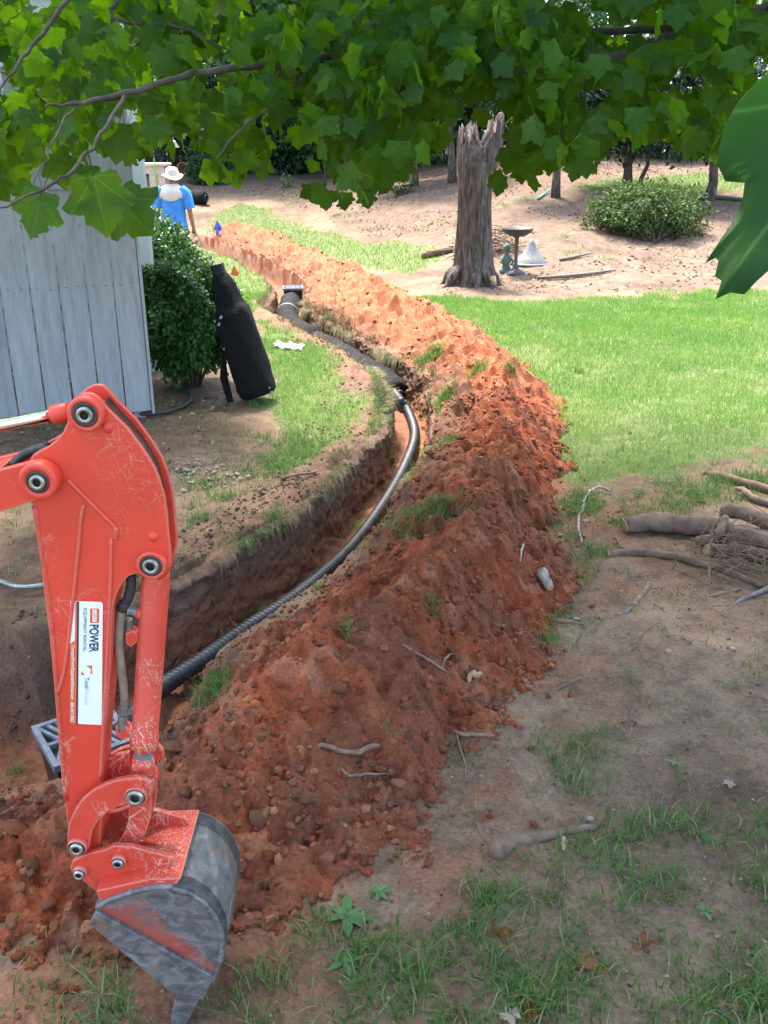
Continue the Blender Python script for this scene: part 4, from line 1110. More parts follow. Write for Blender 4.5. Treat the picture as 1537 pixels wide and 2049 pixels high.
tree('young_tree', 'thin trunked tree just left of the broken snag', p, 3.5, .08, (p.x - .2, p.y + .3, p.z + 2.4), (1.4, 1.1, 1.4), 3500, .13, 'shrub_leaf', 15, 34)
p = gp(832, 372)
tree('young_tree', 'slim dark tree behind the little shrub on the bank', p, 3.6, .06, (p.x - .1, p.y + .6, p.z + 2.3), (1.3, 1.1, 1.3), 3500, .13, 'shrub_leaf', 16, 30)
for i, (x, y, lb) in enumerate([(-6.6, 27.4, 'above the potting bench'), (-3.0, 28.0, 'above the big dark shrub'), (2.0, 27.5, 'above the broken snag')]):  # background trees added for the shade they throw on the bank
    z = zb(x, y); tree('shade_tree', 'tall tree added to shade the bank, ' + lb, Vector((x, y, z)), 9, .17, (x, y, z + 5.2), (2.8, 2.6, 3.0), 4800, .28, 'wood_leaf', 80 + i, 50, group='trees added for shade')
LABW = ['far left', 'second from left', 'third from left', 'centre left', 'centre', 'centre right', 'third from right', 'second from right', 'far right']
wx = [(-13.5, 27), (-8.5, 31), (-5.2, 34), (-2.0, 30), (1.2, 33), (4.6, 29), (8.0, 31), (11.6, 27), (15.5, 30)]
for i, (x, y) in enumerate(wx):
    z = zb(x, y); sh = random.uniform(.9, 1.1)
    tree('woodland_tree', 'tall leafy tree of the wood behind the garden, ' + LABW[i], Vector((x, y, z)), 9, .2, (x, y, z + 4.6 * sh), (2.7, 2.0, 4.0), 4800, .30, 'wood_leaf', 30 + i, 70, group='wood behind the garden')
wx2 = [(-10.5, 29), (-.4, 26.0), (3.4, 26), (6.8, 25), (9.6, 23.5), (12.8, 25), (-4.6, 27.6), (1.5, 25.2)]
LB2 = ['behind the shed corner', 'behind the big dark shrub', 'behind the snag', 'behind the thin pale tree', 'behind the holly trees', 'at the right edge', 'left of the big dark shrub', 'between the feeders and the snag']
for i, (x, y) in enumerate(wx2):
    z = zb(x, y)
    shrub('hedge_shrub', 'tall loose evergreen shrub in the hedge, ' + LB2[i], 'shrub', Vector((x, y, z)), (x, y, z + 1.35), (1.9, 1.2, 1.6), 5500, .17, 'shrub_leaf' if i % 2 else 'holly_leaf', 50 + i, 5, 'hedge at the back', .35, 50)

# brown board fence at the back of the garden
fl = gp(330, 345); fl.y = 29.0
bf = thing('back_fence', (-7.5, 29.2, zb(-7.5, 29.2)), 'dark brown board fence along the back of the garden', 'fence')
for i in range(46):
    x = -9.5 + i * .19; z = zb(x, 29.2)
    V, F = box((x, 29.19 + .01 * (i % 2), z), (x + .175, 29.215 + .01 * (i % 2), z + 1.75 + .02 * (i % 3))); mobj('board', V, F, 'dark_boards', bf)
for zz in (.25, 1.5):
    V, F = box((-9.5, 29.13, zb(-6, 29) + zz - .05), (-.8, 29.185, zb(-6, 29) + zz + .05)); mobj('rail', V, F, 'dark_boards', bf)

# ------------------------------------------------------------------ broken snag
b = gp(945, 566); SY = b.y
def S(px, py): return at(px, py, SY)
snag = thing('tree_snag', b, 'broken off dead tree trunk with rough bark beside the bird bath', 'tree')
def barkprof(i, a): return 1 + .07 * math.sin(a * 7 + i * .35) + .05 * math.sin(a * 13 - i * .6) + .03 * math.sin(a * 23 + i * 1.7)
pts = []; rad = []
for i, (px, py, w) in enumerate([(946, 580, 118), (947, 566, 100), (947, 552, 88), (947, 530, 80), (948, 495, 75), (949, 450, 71), (950, 400, 68), (951, 360, 68), (950, 330, 70), (944, 305, 58), (938, 285, 44), (936, 268, 34)]):
    pts.append(S(px, py)); rad.append(w * .46 * (SY * .93 + .75) / FPX)
V, F = tube(pts, rad, 40, True, barkprof)
for i in range(40):     # jagged broken top
    V[-40 + i] = V[-40 + i] + Vector((0, 0, .12 * math.sin(i * 2.1) + .07 * math.sin(i * 5.3)))
mobj('trunk', V, F, 'bark', snag, True)
pts = [S(962, 350), S(972, 320), S(982, 295), S(990, 268), S(994, 248)]
V, F = tube(pts, [.16, .165, .15, .12, .09], 28, True, barkprof)
for i in range(28): V[-28 + i] = V[-28 + i] + Vector((0, 0, .12 * math.sin(i * 1.3 + 1) + .06 * math.sin(i * 4.1)))
mobj('broken_limb', V, F, 'bark', snag, True)
for i, (dx, dy, l) in enumerate([(-.5, -.25, 1), (.05, -.5, 1), (.5, -.2, 1), (-.55, .1, 1), (.3, -.42, 1)]):
    e = b + Vector((dx * .9, dy * .9, -.03)); e.z = zb(e.x, e.y) - .03
    V, F = tube([b + Vector((dx * .3, dy * .3, .22)), b + Vector((dx * .6, dy * .6, .09)), b.lerp(e, .8) + Vector((0, 0, .02)), e], [.10, .07, .045, .015], 10); mobj('root_flare', V, F, 'bark', snag, True)
V, F = tube([b + Vector((.24, -.34, .12)), b + Vector((.28, -.42, .02))], [.05, .02], 8); mobj('torn_root', V, F, 'cut_wood', snag, True)

# ------------------------------------------------------------------ bird bath, figurine, cloche, brush pile
p = gp(1031, 547)
bb = thing('bird_bath', p, 'dark metal bird bath on a slim stem beside the snag', 'bird bath')
V, F = lathe([(0, .555), (.12, .56), (.20, .60), (.225, .635), (.235, .64), (.235, .63), (.21, .59), (.13, .535), (.05, .515), (.0, .51)], 28); mobj('bowl', [Vector(v) + p for v in V], F, 'iron', bb, True)
V, F = lathe([(.045, .52), (.03, .50), (.026, .3), (.026, .10), (.04, .08)], 14); mobj('stem', [Vector(v) + p for v in V], F, 'iron_brown', bb, True)
V, F = lathe([(.038, .10), (.05, .07), (.11, .04), (.15, .01), (.15, -.02)], 20); mobj('foot', [Vector(v) + p for v in V], F, 'iron', bb, True)
p = gp(1012, 545)
fg = thing('garden_figurine', p, 'small mossy green garden figurine between snag and bird bath', 'figurine')
V, F = lathe([(.0, -.02), (.09, -.02), (.09, .03), (.06, .05), (.065, .12), (.075, .2), (.05, .26), (.03, .29), (.05, .32), (.052, .36), (.03, .40), (.0, .41)], 14)
mobj('figure', [Vector((v[0] * (1 + .25 * math.sin(v[2] * 40)), v[1], v[2])) + p for v in V], F, 'verdigris', fg, True)
V, F = join([tube([p + Vector((.05, -.02, .23)), p + Vector((.10, -.05, .16)), p + Vector((.06, -.08, .12))], .018, 6), tube([p + Vector((-.05, -.02, .23)), p + Vector((-.09, -.05, .15)), p + Vector((-.03, -.08, .13))], .018, 6)]); mobj('arms', V, F, 'verdigris', fg, True)
p = gp(1062, 527)
cl = thing('plastic_cloche', p, 'whitish plastic cone standing behind the bird bath', 'cloche')
V, F = lathe([(.25, .0), (.24, .03), (.17, .10), (.10, .20), (.05, .30), (.02, .36), (.0, .365)], 22); mobj('cone', [Vector(v) + p for v in V], F, 'cloudy_plastic', cl, True)
V, F = lathe([(.275, .02), (.29, .01), (.29, -.01), (.265, -.01)], 22); mobj('rim', [Vector(v) + p for v in V], F, 'plastic_white', cl, True)
p = gp(1000, 512)
pile = thing('brush_pile', p, 'heap of dead brown twigs and straw behind the snag', 'brush pile')
parts = []
for i in range(70):
    a = random.uniform(0, 6.28); r = random.uniform(0, .55); q = p + Vector((math.cos(a) * r, math.sin(a) * r * .7 + .3, .02 + (.55 - r) * random.uniform(.1, .8)))
    d = Vector((random.gauss(0, .3), random.gauss(0, .2), random.uniform(-.1, .25))); parts.append(tube([q - d, q + Vector((0, 0, .02)), q + d], [.009, .008, .004], 4))
V, F = join(parts); o = mobj('twigs', V, F, 'root_wood', pile, True); o['kind'] = 'stuff'

# ------------------------------------------------------------------ drain pipes, basins
def pipe_path(pxs, z):
    out = []
    for px, py in pxs:
        d = ray(px, py); t = (z - CAM_H) / d.z; out.append((d.x * t, d.y * t, z))
    return out
PATH = pipe_path([(205, 1450), (270, 1405), (330, 1372), (410, 1318), (480, 1268), (600, 1188), (700, 1100), (768, 1010), (812, 930), (830, 870), (815, 820)], -.29) + [(.15, 8.15, -.23), (.09, 8.40, -.22)]
PATH[0] = (-1.10, 3.14, -.28); PATH[1] = (-1.03, 3.34, -.25)
pp = catmull(PATH, 40)
seglen = np.concatenate([[0], np.cumsum(np.linalg.norm(np.diff(pp, axis=0), axis=1))])
NS = int(seglen[-1] / .0058)
sv = np.linspace(0, seglen[-1], NS); pts = np.stack([np.interp(sv, seglen, pp[:, i]) for i in range(3)], 1)
rad = .038 + .0055 * np.sign(np.sin(sv / .029 * 2 * PI)) * np.abs(np.sin(sv / .029 * 2 * PI)) ** .6
V, F = tube(pts.tolist(), rad.tolist(), 14); cp = mobj('corrugated_pipe', V, F, 'pipe_dull', None, True)
tag(cp, 'bare ribbed black corrugated drain pipe curving along the near trench', 'pipe')
def wrapped(name, label, pxs, z, r, seed, rings=()):
    P = catmull(pxs if len(pxs[0]) == 3 else pipe_path(pxs, z), 10)
    n = len(P); rr = random.Random(seed)
    rad = [r * (1 + .05 * math.sin(i * 1.1 + seed) + .04 * rr.uniform(-1, 1)) for i in range(n)]
    rad[0] = r * .62; rad[-1] = r * .62; rad[1] = r * .92; rad[-2] = r * .92
    t = thing(name, P[0].tolist(), label, 'drain pipe')
    V, F = tube(P.tolist(), rad, 18, True, lambda i, a: 1 + .03 * math.sin(a * 5 + i)); mobj('mesh_sleeve', V, F, 'black_mesh', t, True)
    e = Vector(P[0]) + (Vector(P[0]) - Vector(P[1])).normalized() * .05
    V, F = tube([Vector(P[0]), e], .055, 14); mobj('pipe_end', V, F, 'pipe_gloss', t, True)
    for q in rings:
        i = int(q * (n - 1)); V, F = tube([P[i].tolist(), (P[i] * .5 + P[min(i + 1, n - 1)] * .5).tolist()], rad[i] * 1.05, 18); mobj('tie', V, F, 'plastic_white', t, True)
    return t
wrapped('wrapped_pipe', 'black mesh wrapped drain section joined to the ribbed pipe', [(.13, 8.42, -.24), (.02, 8.72, -.2), (-.18, 9.15, -.19), (-.45, 9.85, -.19), (-.78, 10.6, -.2)], 0, .125, 3)
wrapped('wrapped_pipe', 'black mesh wrapped drain section below the far catch basin', [(-.80, 10.75, -.22), (-1.12, 11.55, -.22), (-1.235, 12.1, -.21), (-1.26, 12.6, -.2), (-1.29, 13.25, -.2)], 0, .135, 5, (.62,))

def basin(name, label, c, rot, s, hgt, bars, outlet):
    t = thing(name, (c[0], c[1], c[2] - hgt), label, 'catch basin')
    R = Matrix.Rotation(rot, 3, 'Z'); c = Vector(c)
    W = lambda v: c + R @ Vector(v)
    h = s / 2; k = s * .40
    top = [(-h * .92, -h * .92, -.03), (h * .92, -h * .92, -.03), (h * .92, h * .92, -.03), (-h * .92, h * .92, -.03)]
    bot = [(-k, -k, -hgt), (k, -k, -hgt), (k, k, -hgt), (-k, k, -hgt)]
    V, F = prism([W(p) for p in bot], [W(p) for p in top]); mobj('box', V, F, 'black_plastic', t, bevel=.006)
    # rim
    parts = []
    for i in range(4):
        a = [(-h, -h), (h, -h), (h, h), (-h, h)][i]; b_ = [(h, -h), (h, h), (-h, h), (-h, -h)][i]
        ia = (a[0] * .86, a[1] * .86); ib = (b_[0] * .86, b_[1] * .86)
        parts.append(prism([W((*a, -.028)), W((*b_, -.028)), W((*ib, -.028)), W((*ia, -.028))], [W((*a, 0)), W((*b_, 0)), W((*ib, 0)), W((*ia, 0))]))
    V, F = join(parts); g = mobj('grate', V, F, 'grate_plastic', t)
    # slanted bars, chevron pattern over two halves
    V, F = obox(W((0, 0, -.008)), R @ Vector((1, 0, 0)), R @ Vector((0, 1, 0)), UPV, h * .86, s * .03, .006); mobj('bar', V, F, 'grate_plastic', g)
    V, F = obox(W((0, 0, -.0082)), R @ Vector((0, 1, 0)), R @ Vector((1, 0, 0)), UPV, h * .86, s * .022, .006); mobj('bar', V, F, 'grate_plastic', g)
    for i in range(bars):
        x = -h * .80 + (i + .5) / bars * h * 1.6
        for sg in (-1, 1):
            d = (R @ Vector((.42 * (1 if x * sg > 0 else -1), 1, 0))).normalized(); e = (R @ Vector((1, -.42 * (1 if x * sg > 0 else -1), 0))).normalized()
            V, F = obox(W((x, sg * h * .44, -.0084)), d, e, UPV, h * .44, h * .8 / bars * .42, .006); mobj('bar', V, F, 'grate_plastic', g)
    for a, z in outlet:
        d = R @ Vector((math.cos(a), math.sin(a), 0)); q = c + Vector((0, 0, z))
        V, F = lathe([(.055, 0), (.058, .16), (.066, .16), (.066, .20), (.050, .20), (.048, .05)], 18)
        M = Matrix((UPV.cross(d), UPV, d)).transposed() if True else None
        mobj('outlet', [q + d * s * .33 + M @ Vector(v) for v in V], F, 'black_plastic', t, True)
    return t
bc = Vector(pipe_path([(165, 1466)], -.10)[0])
basin('catch_basin', 'black square catch basin with slotted grate behind the excavator arm', bc, math.radians(34), .30, .30, 7, ((math.radians(-128), -.22), (math.radians(40), -.22)))
q = at(586, 574, 13.75); fbz = q.z
basin('catch_basin', 'black catch basin with pale grate at the far end of the trench', Vector((q.x, 13.75, fbz)), math.radians(8), .29, .30, 6, ((math.radians(-98), -.2), (math.radians(82), -.2)))

# ------------------------------------------------------------------ roll of wrapped pipe leaning on the shrub
r0 = Vector((-.99, 7.30, .045)); r1 = Vector((-1.27, 7.42, 1.00))
ax = (r1 - r0).normalized()
roll = thing('drain_roll', (r0.x, r0.y, zb(r0.x, r0.y)), 'black mesh covered drain roll leaning against the nearest shrub', 'drain roll')
L = (r1 - r0).length
prof = [(0, .10), (.008, .135), (.03, .150), (.08, .156), (.14, .152), (.2, .158), (.3, .156), (.42, .154), (.52, .152), (.60, .150), (.645, .142), (.67, .118), (.70, .108), (.76, .104), (.82, .098), (.86, .085), (.90, .062)]
V, F = tube([r0 + ax * (a * L / .93) for a, _ in prof], [r * .98 for _, r in prof], 34, True, lambda i, a: 1 + .04 * math.sin(a * 6 + i * .9) + .03 * math.sin(a * 11 + i * 2.1) + .02 * math.sin(a * 17 - i * 3.1)); mobj('mesh_sleeve', V, F, 'black_mesh', roll, True)
n = 40; V, F = tube([r0 + ax * (L * (.93 + .12 * i / n)) for i in range(n + 1)], [.055 + .005 * math.sin(i * 1.7) for i in range(n + 1)], 14, True); mobj('pipe_end', V, F, 'pipe_gloss', roll, True)
fl0 = r0 + ax * .35 * L + Vector((-.17, -.06, 0))
V, F = prism([fl0 + Vector((0, 0, .08)), fl0 + Vector((-.03, -.02, -.18)), Vector((fl0.x + .02, fl0.y - .03, .0)), Vector((fl0.x + .07, fl0.y - .03, .01)), fl0 + Vector((.03, 0, -.18)), fl0 + Vector((.02, 0, .02))],
             [fl0 + Vector((0, .004, .08)), fl0 + Vector((-.03, -.016, -.18)), Vector((fl0.x + .02, fl0.y - .026, .0)), Vector((fl0.x + .07, fl0.y - .026, .01)), fl0 + Vector((.03, .004, -.18)), fl0 + Vector((.02, .004, .02))]); mobj('loose_flap', V, F, 'black_mesh', roll)
for (s_, a) in ((.60, 2.6), (.66, 2.2), (.40, 3.0), (.05, -.4), (.09, -.5), (.62, 3.3)):
    side = Vector((math.cos(a), -abs(math.sin(a)) - .3, 0)).normalized(); q = r0 + ax * (s_ * L) + side * .15
    V, F = obox(q, Vector((.7, 0, .7)), Vector((0, 1, 0)), Vector((-.7, 0, .7)), .014, .006, .010); mobj('bead', V, F, 'plastic_white', roll, bevel=.003)

# pale plastic sheet on the grass
p = gp(578, 697)
V = []; F = []
for i in range(8):
    for j in range(6):
        x = (i / 7 - .5) * .30 + .02 * math.sin(j * 2.1); y = (j / 5 - .5) * .26 + .03 * math.sin(i * 1.7)
        V.append(Vector((p.x + x, p.y + y - x * .5, p.z + .02 + .02 * math.sin(i * 2.3 + j) + .015 * math.sin(j * 3.1)))); 
for i in range(7):
    for j in range(5): F.append((i * 6 + j, i * 6 + j + 1, (i + 1) * 6 + j + 1, (i + 1) * 6 + j))
o = mobj('plastic_bag', V, F, 'plastic_white', None, True); so = o.modifiers.new('thickness', 'SOLIDIFY'); so.thickness = .006
tag(o, 'crumpled pale plastic bag lying on the grass by the trench', 'bag')

# marker flags
def flag(px, py, hpx, mat, label, tail=None):
    p = gp(px, py); t = thing('marker_flag', p, label, 'flag'); k = (p.y * .93 + .75) / FPX
    h = hpx * k; V, F = tube([p, p + Vector((.01, 0, h))], .004, 6); mobj('wire', V, F, 'wire', t)
    a = p + Vector((.01, 0, h)); s_ = 17 * k
    V, F = prism([a, a + Vector((s_ * .55, -.01, -s_ * .8)), a + Vector((s_ * .4, .02, -s_ * 1.25)), a + Vector((-s_ * .45, .01, -s_ * 1.1)), a + Vector((-s_ * .2, 0, -s_ * .6))],
                 [a + Vector((0, .005, 0)), a + Vector((s_ * .55, -.005, -s_ * .8)), a + Vector((s_ * .4, .025, -s_ * 1.25)), a + Vector((-s_ * .45, .015, -s_ * 1.1)), a + Vector((-s_ * .2, .005, -s_ * .6))]); mobj('flag', V, F, mat, t)
    if tail:
        V, F = obox(p + Vector((.01, -.01, h * .3)), Vector((1, 0, 0)), Vector((0, 1, 0)), UPV, .03, .004, .05); mobj('flag', V, F, mat, t)
flag(468, 566, 34, 'flag_orange', 'small orange marker flag on the left lawn')
flag(435, 478, 36, 'flag_blue', 'blue marker flag at the far end of the heap', 1)

# ------------------------------------------------------------------ man walking away at the far end
MY = 15.0
mp = at(348, 430, MY); MX = mp.x; MZ = zb(MX, MY); M0 = Vector((MX, MY, MZ))
man = thing('person', M0, 'person seen from behind in blue shirt and cream sun hat holding a tool', 'person')
sk = [  # joint, parent, radius ; the figure faces +Y, head bowed
    ((0, 0, .92), -1, (.135, .10)), ((0, .01, 1.08), 0, (.13, .095)), ((0, .0, 1.24), 1, (.155, .105)), ((0, .01, 1.37), 2, (.13, .085)), ((0, .05, 1.46), 3, (.055, .055)), ((0, .10, 1.55), 4, (.075, .085)), ((0, .12, 1.64), 5, (.07, .085)),
    ((-.17, .0, 1.37), 3, (.065, .065)), ((-.235, -.01, 1.18), 7, (.048, .048)), ((-.25, .01, 1.06), 8, (.042, .042)), ((-.26, .06, .86), 9, (.03, .03)), ((-.26, .08, .79), 10, (.038, .022)),
    ((.17, .0, 1.37), 3, (.065, .065)), ((.235, -.03, 1.18), 12, (.048, .048)), ((.255, -.02, 1.06), 13, (.042, .042)), ((.275, .04, .86), 14, (.03, .03)), ((.28, .06, .79), 15, (.038, .022)),
    ((-.10, .0, .84), 0, (.085, .085)), ((-.11, .03, .48), 17, (.058, .058)), ((-.11, -.02, .10), 18, (.042, .042)), ((-.12, .10, .03), 19, (.04, .03)),
    ((.10, .0, .84), 0, (.085, .085)), ((.12, -.04, .48), 21, (.058, .058)), ((.12, -.14, .11), 22, (.042, .042)), ((.12, -.03, .03), 23, (.04, .03))]
for hx, bi in ((-1, 11), (1, 16)):
    bx_, by_, bz_ = sk[bi][0]
    for f_, (ox, oy, l) in enumerate(((-.022, .012, .07), (-.007, .016, .08), (.008, .014, .076), (.022, .010, .06))):
        i0 = len(sk); sk.append(((bx_ + ox * .9, by_ + oy + .008, bz_ - .045), bi, (.0095, .0095))); sk.append(((bx_ + ox, by_ + oy + .03, bz_ - .045 - l * .6), i0, (.008, .008)))
    i0 = len(sk); sk.append(((bx_ - hx * .035, by_ + .02, bz_ - .01), bi, (.011, .011))); sk.append(((bx_ - hx * .045, by_ + .045, bz_ - .045), i0, (.009, .009)))
me = bpy.data.meshes.new('body'); me.from_pydata([tuple(Vector(j[0]) + M0) for j in sk], [(j[1], i) for i, j in enumerate(sk) if j[1] >= 0], []); me.update()
body = link('body', me, 'skin', man)
md = body.modifiers.new('skin', 'SKIN'); md.use_smooth_shade = True
sv_ = me.skin_vertices[0].data
for i, j in enumerate(sk): sv_[i].radius = j[2]; sv_[i].use_root = (i == 0)
sb = body.modifiers.new('sub', 'SUBSURF'); sb.levels = 1; sb.render_levels = 1
def ell(levels, seg=24, wav=0.0):
    V = []; F = []
    for i, (cx, cy, z, rx, ry) in enumerate(levels):
        for k in range(seg):
            a = 2 * PI * k / seg; w = 1 + wav * math.sin(a * 7 + i * .8) + wav * .6 * math.sin(a * 12 + i * 1.7)
            V.append(M0 + Vector((cx + rx * math.cos(a) * w, cy + ry * math.sin(a) * w, z)))
    for i in range(len(levels) - 1):
        for k in range(seg):
            k2 = (k + 1) % seg; F.append((i * seg + k, i * seg + k2, (i + 1) * seg + k2, (i + 1) * seg + k))
    return V, F
V, F = ell([(0, 0, .80, .195, .145), (0, 0, .86, .20, .145), (0, .0, .95, .185, .135), (0, .01, 1.08, .18, .13), (0, 0, 1.22, .195, .135), (0, -.005, 1.32, .205, .125), (0, .0, 1.385, .19, .11), (0, .015, 1.43, .13, .085), (0, .03, 1.46, .075, .07)], 28, .02)
shirt = mobj('shirt', V, F, 'shirt_blue', man, True)
for sx in (-1, 1):
    V, F = tube([M0 + Vector((sx * .13, 0, 1.39)), M0 + Vector((sx * .20, -.01, 1.33)), M0 + Vector((sx * .235, -.015, 1.22)), M0 + Vector((sx * .25, -.015, 1.12))], [.085, .09, .082, .078], 14, False); mobj('sleeve', V, F, 'shirt_blue', shirt, True)
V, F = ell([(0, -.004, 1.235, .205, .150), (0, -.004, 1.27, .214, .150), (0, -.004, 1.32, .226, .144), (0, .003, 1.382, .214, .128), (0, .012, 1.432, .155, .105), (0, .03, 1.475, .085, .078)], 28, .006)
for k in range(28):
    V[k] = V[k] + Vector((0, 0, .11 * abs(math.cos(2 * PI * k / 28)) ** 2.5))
mobj('cream_shoulders', V, F, 'cloth_cream', man, True)  # cream layer over the shoulders and upper back
for sx, kn, an in ((-1, .03, -.02), (1, -.04, -.14)):
    V, F = tube([M0 + Vector((sx * .075, 0, .90)), M0 + Vector((sx * .10, 0, .78)), M0 + Vector((sx * .115, kn, .48)), M0 + Vector((sx * .118, an, .10))], [.11, .115, .085, .075], 14, True); mobj('trouser_leg', V, F, 'trousers', man, True)
    V, F = obox(M0 + Vector((sx * .118, an + .06, .045)), Vector((1, 0, 0)), Vector((0, 1, 0)), UPV, .05, .14, .045); mobj('shoe', V, F, 'trousers', man, bevel=.02)
hc_ = Vector((0, .10, 1.60))
V, F = lathe([(.078, -.05), (.09, .0), (.088, .05), (.05, .08), (0, .09)], 16); mobj('hair', [M0 + hc_ + Vector(v) for v in V], F, 'hair', man, True)
V = []; F = []; seg = 30; pr = [(.0, .105), (.05, .10), (.085, .075), (.10, .03), (.104, -.005), (.135, -.03), (.165, -.045), (.166, -.05), (.10, -.012)]
for i, (r, z) in enumerate(pr):
    for k in range(seg):
        a = 2 * PI * k / seg; dz = .022 * math.sin(a * 2 + .6) * (1 if i in (5, 6, 7) else 0) * (1 + i * .1)
        V.append(M0 + hc_ + Vector((r * math.cos(a), r * math.sin(a) * 1.05, z + dz + .01)))
for i in range(len(pr) - 1):
    for k in range(seg): k2 = (k + 1) % seg; F.append((i * seg + k, i * seg + k2, (i + 1) * seg + k2, (i + 1) * seg + k))
mobj('sun_hat', V, F, 'cloth_cream', man, True)
sh = thing('rake', M0 + Vector((.55, .1, 0)), 'rake with a straw coloured handle in the hand of the man', 'tool')
e = M0 + Vector((.62, .28, .04)); e.z = zb(e.x, e.y) + .05
V, F = tube([M0 + Vector((.24, .03, .95)), M0 + Vector((.30, .085, .76)), e], .014, 8); mobj('handle', V, F, 'lumber', sh, True)
parts = [tube([e + Vector((0, 0, .22)), e + Vector((math.cos(i * .35) * .16, math.sin(i * .35) * .10, -.03))], [.008, .016], 5) for i in range(18)]
V, F = join(parts); o = mobj('bristles', V, F, 'straw', sh, True)

# ------------------------------------------------------------------ bench, stake, pipes and pots behind the man
BY = 16.4
def B(px, py, dy=0): return at(px, py, BY + dy)
bl = B(240, 330); br = B(327, 330); gzb = zb(bl.x, BY)
bench = thing('potting_bench', (br.x, BY, gzb), 'unpainted lumber potting bench half hidden by the house corner', 'bench')
zt = B(300, 330).z
V, F = box((bl.x, BY - .05, zt - .02), (br.x + .02, BY + .55, zt + .02)); mobj('top', V, F, 'lumber', bench, bevel=.004)
V, F = box((bl.x, BY - .02, zt - .14), (br.x - .02, BY + .02, zt - .021)); mobj('apron', V, F, 'lumber', bench, bevel=.003)
for x in (bl.x + .05, br.x - .20, br.x - .05):
    for y in (BY, BY + .45):
        V, F = box((x - .045, y - .04 + .025, gzb - .03), (x + .045, y + .04 + .025, zt - .021)); mobj('leg', V, F, 'lumber', bench, bevel=.003)
V, F = box((bl.x, BY + .05, gzb + .25), (br.x - .1, BY + .40, gzb + .28)); mobj('shelf', V, F, 'lumber', bench)
p = B(307, 330, -.3); V, F = tube([Vector((p.x, BY - .3, gzb - .02)), B(308, 316, -.3)], .010, 8)
tag(mobj('plant_stake', V, F, 'green_stake'), 'bright green stake upright in front of the potting bench', 'stake')
p0 = B(325, 332, .4); p1 = B(334, 350, .4); V, F = tube([p0, p1, Vector((p1.x + .4, BY + .3, gzb))], .022, 8)
tag(mobj('metal_pole', V, F, 'zinc'), 'grey metal pole leaning off the corner of the potting bench', 'pole')
for i, (z, lab) in enumerate(((.40, 'topmost'), (.24, 'middle'), (.09, 'lowest'))):
    a = B(262, 400, -.45 - .05 * i); b_ = B(314, 382, -.12 - .05 * i); 
    V, F = tube([Vector((a.x, a.y, gzb + z - .06)), Vector((b_.x + .12, b_.y, gzb + z + .06))], .075, 16)
    t = mobj('drain_pipe', V, F, 'pipe_gloss', None, True); tag(t, lab + ' of three black pipes stacked at the potting bench', 'pipe', 'black pipes at the bench')
def lying(px0, px1, r, label, seed):
    a = gp(*px0); b_ = gp(*px1); a.z += r; b_.z += r; d = (b_ - a).normalized()
    t = thing('drain_roll', gp(*px0), label, 'drain roll')
    V, F = tube([a, a + d * .03] + [a.lerp(b_, k / 6) for k in range(1, 6)] + [b_ - d * .03, b_], [r * .7, r * .95, r, r * 1.03, r, r * .98, r, r * .95, r * .6], 20, True, lambda i, an: 1 + .02 * math.sin(an * 5 + i)); mobj('mesh_sleeve', V, F, 'black_mesh', t, True)
    M = d.to_track_quat('Z', 'Y').to_matrix()
    V, F = lathe([(.075, -.02), (.08, .03), (.066, .03), (.06, -.10), (.0, -.10)], 18); mobj('pipe_end', [b_ + M @ Vector(v) for v in V], F, 'pipe_gloss', t, True)
lying((352, 405), (413, 411), .155, 'black drain roll lying on the bank with its open end showing', 1)
lying((336, 398), (384, 402), .13, 'black drain roll lying partly behind the man', 2)
p = gp(364, 352)
pot = thing('terracotta_pot', p, 'empty terracotta pot tipped on its side on the bank', 'pot')
V, F = lathe([(.09, 0), (.12, .12), (.15, .26), (.165, .26), (.165, .31), (.145, .31), (.13, .24), (.08, .03), (0, .03)], 22)
M = Vector((.25, -1, .12)).normalized().to_track_quat('Z', 'Y').to_matrix(); mobj('pot_body', [p + Vector((0, .15, .16)) + M @ Vector(v) for v in V], F, 'terracotta', pot, True)

# things hanging in the garden behind
def hang(px, py, Y, label, name, cat, build):
    p = at(px, py, Y); t = thing(name, p, label, cat); build(t, p)
def bell(t, p):
    V, F = lathe([(0, .08), (.03, .075), (.05, .04), (.07, -.01), (.10, -.05), (.104, -.058), (.09, -.055)], 18); mobj('dome', [p + Vector(v) for v in V], F, 'plastic_white', t, True)
    V, F = tube([p + Vector((0, 0, .07)), p + Vector((0, 0, 1.6))], .006, 5); mobj('hanger', V, F, 'wire', t)
def lantern(t, p):
    V, F = lathe([(0, .02), (.10, .0), (.12, -.05), (.11, -.32), (.13, -.34), (.0, -.36)], 12); mobj('case', [p + Vector(v) for v in V], F, 'plastic_white', t, True)
    V, F = lathe([(.0, .14), (.08, .10), (.16, .01), (.16, -.005), (0, .0)], 14); mobj('roof', [p + Vector(v) for v in V], F, 'teal_plastic', t, True)
    V, F = tube([p + Vector((0, 0, -.36)), Vector((p.x, p.y, zb(p.x, p.y) - .05))], .02, 8); mobj('pole', V, F, 'iron', t, True)
hang(348, 289, 20, 'whitish dome shaped feeder hanging above the potting bench', 'bird_feeder', 'feeder', bell)
hang(648, 240, 24, 'white lantern feeder with teal roof on a pole by the dark shrub', 'bird_feeder', 'feeder', lantern)
hang(662, 340, 21, 'pale bell shaped feeder hanging low among the maple leaves', 'bird_feeder', 'feeder', bell)
hang(688, 268, 25, 'narrow white box feeder on a pole right of the lantern feeder', 'bird_feeder', 'feeder', lantern)
V, F = tube([gp(1076, 398, .02), gp(1090, 388, .03), gp(1100, 380, .05)], .022, 6); tag(mobj('plastic_strip', V, F, 'teal_plastic', None, True), 'teal plastic strip on the bank by the thin pale tree', 'strip')
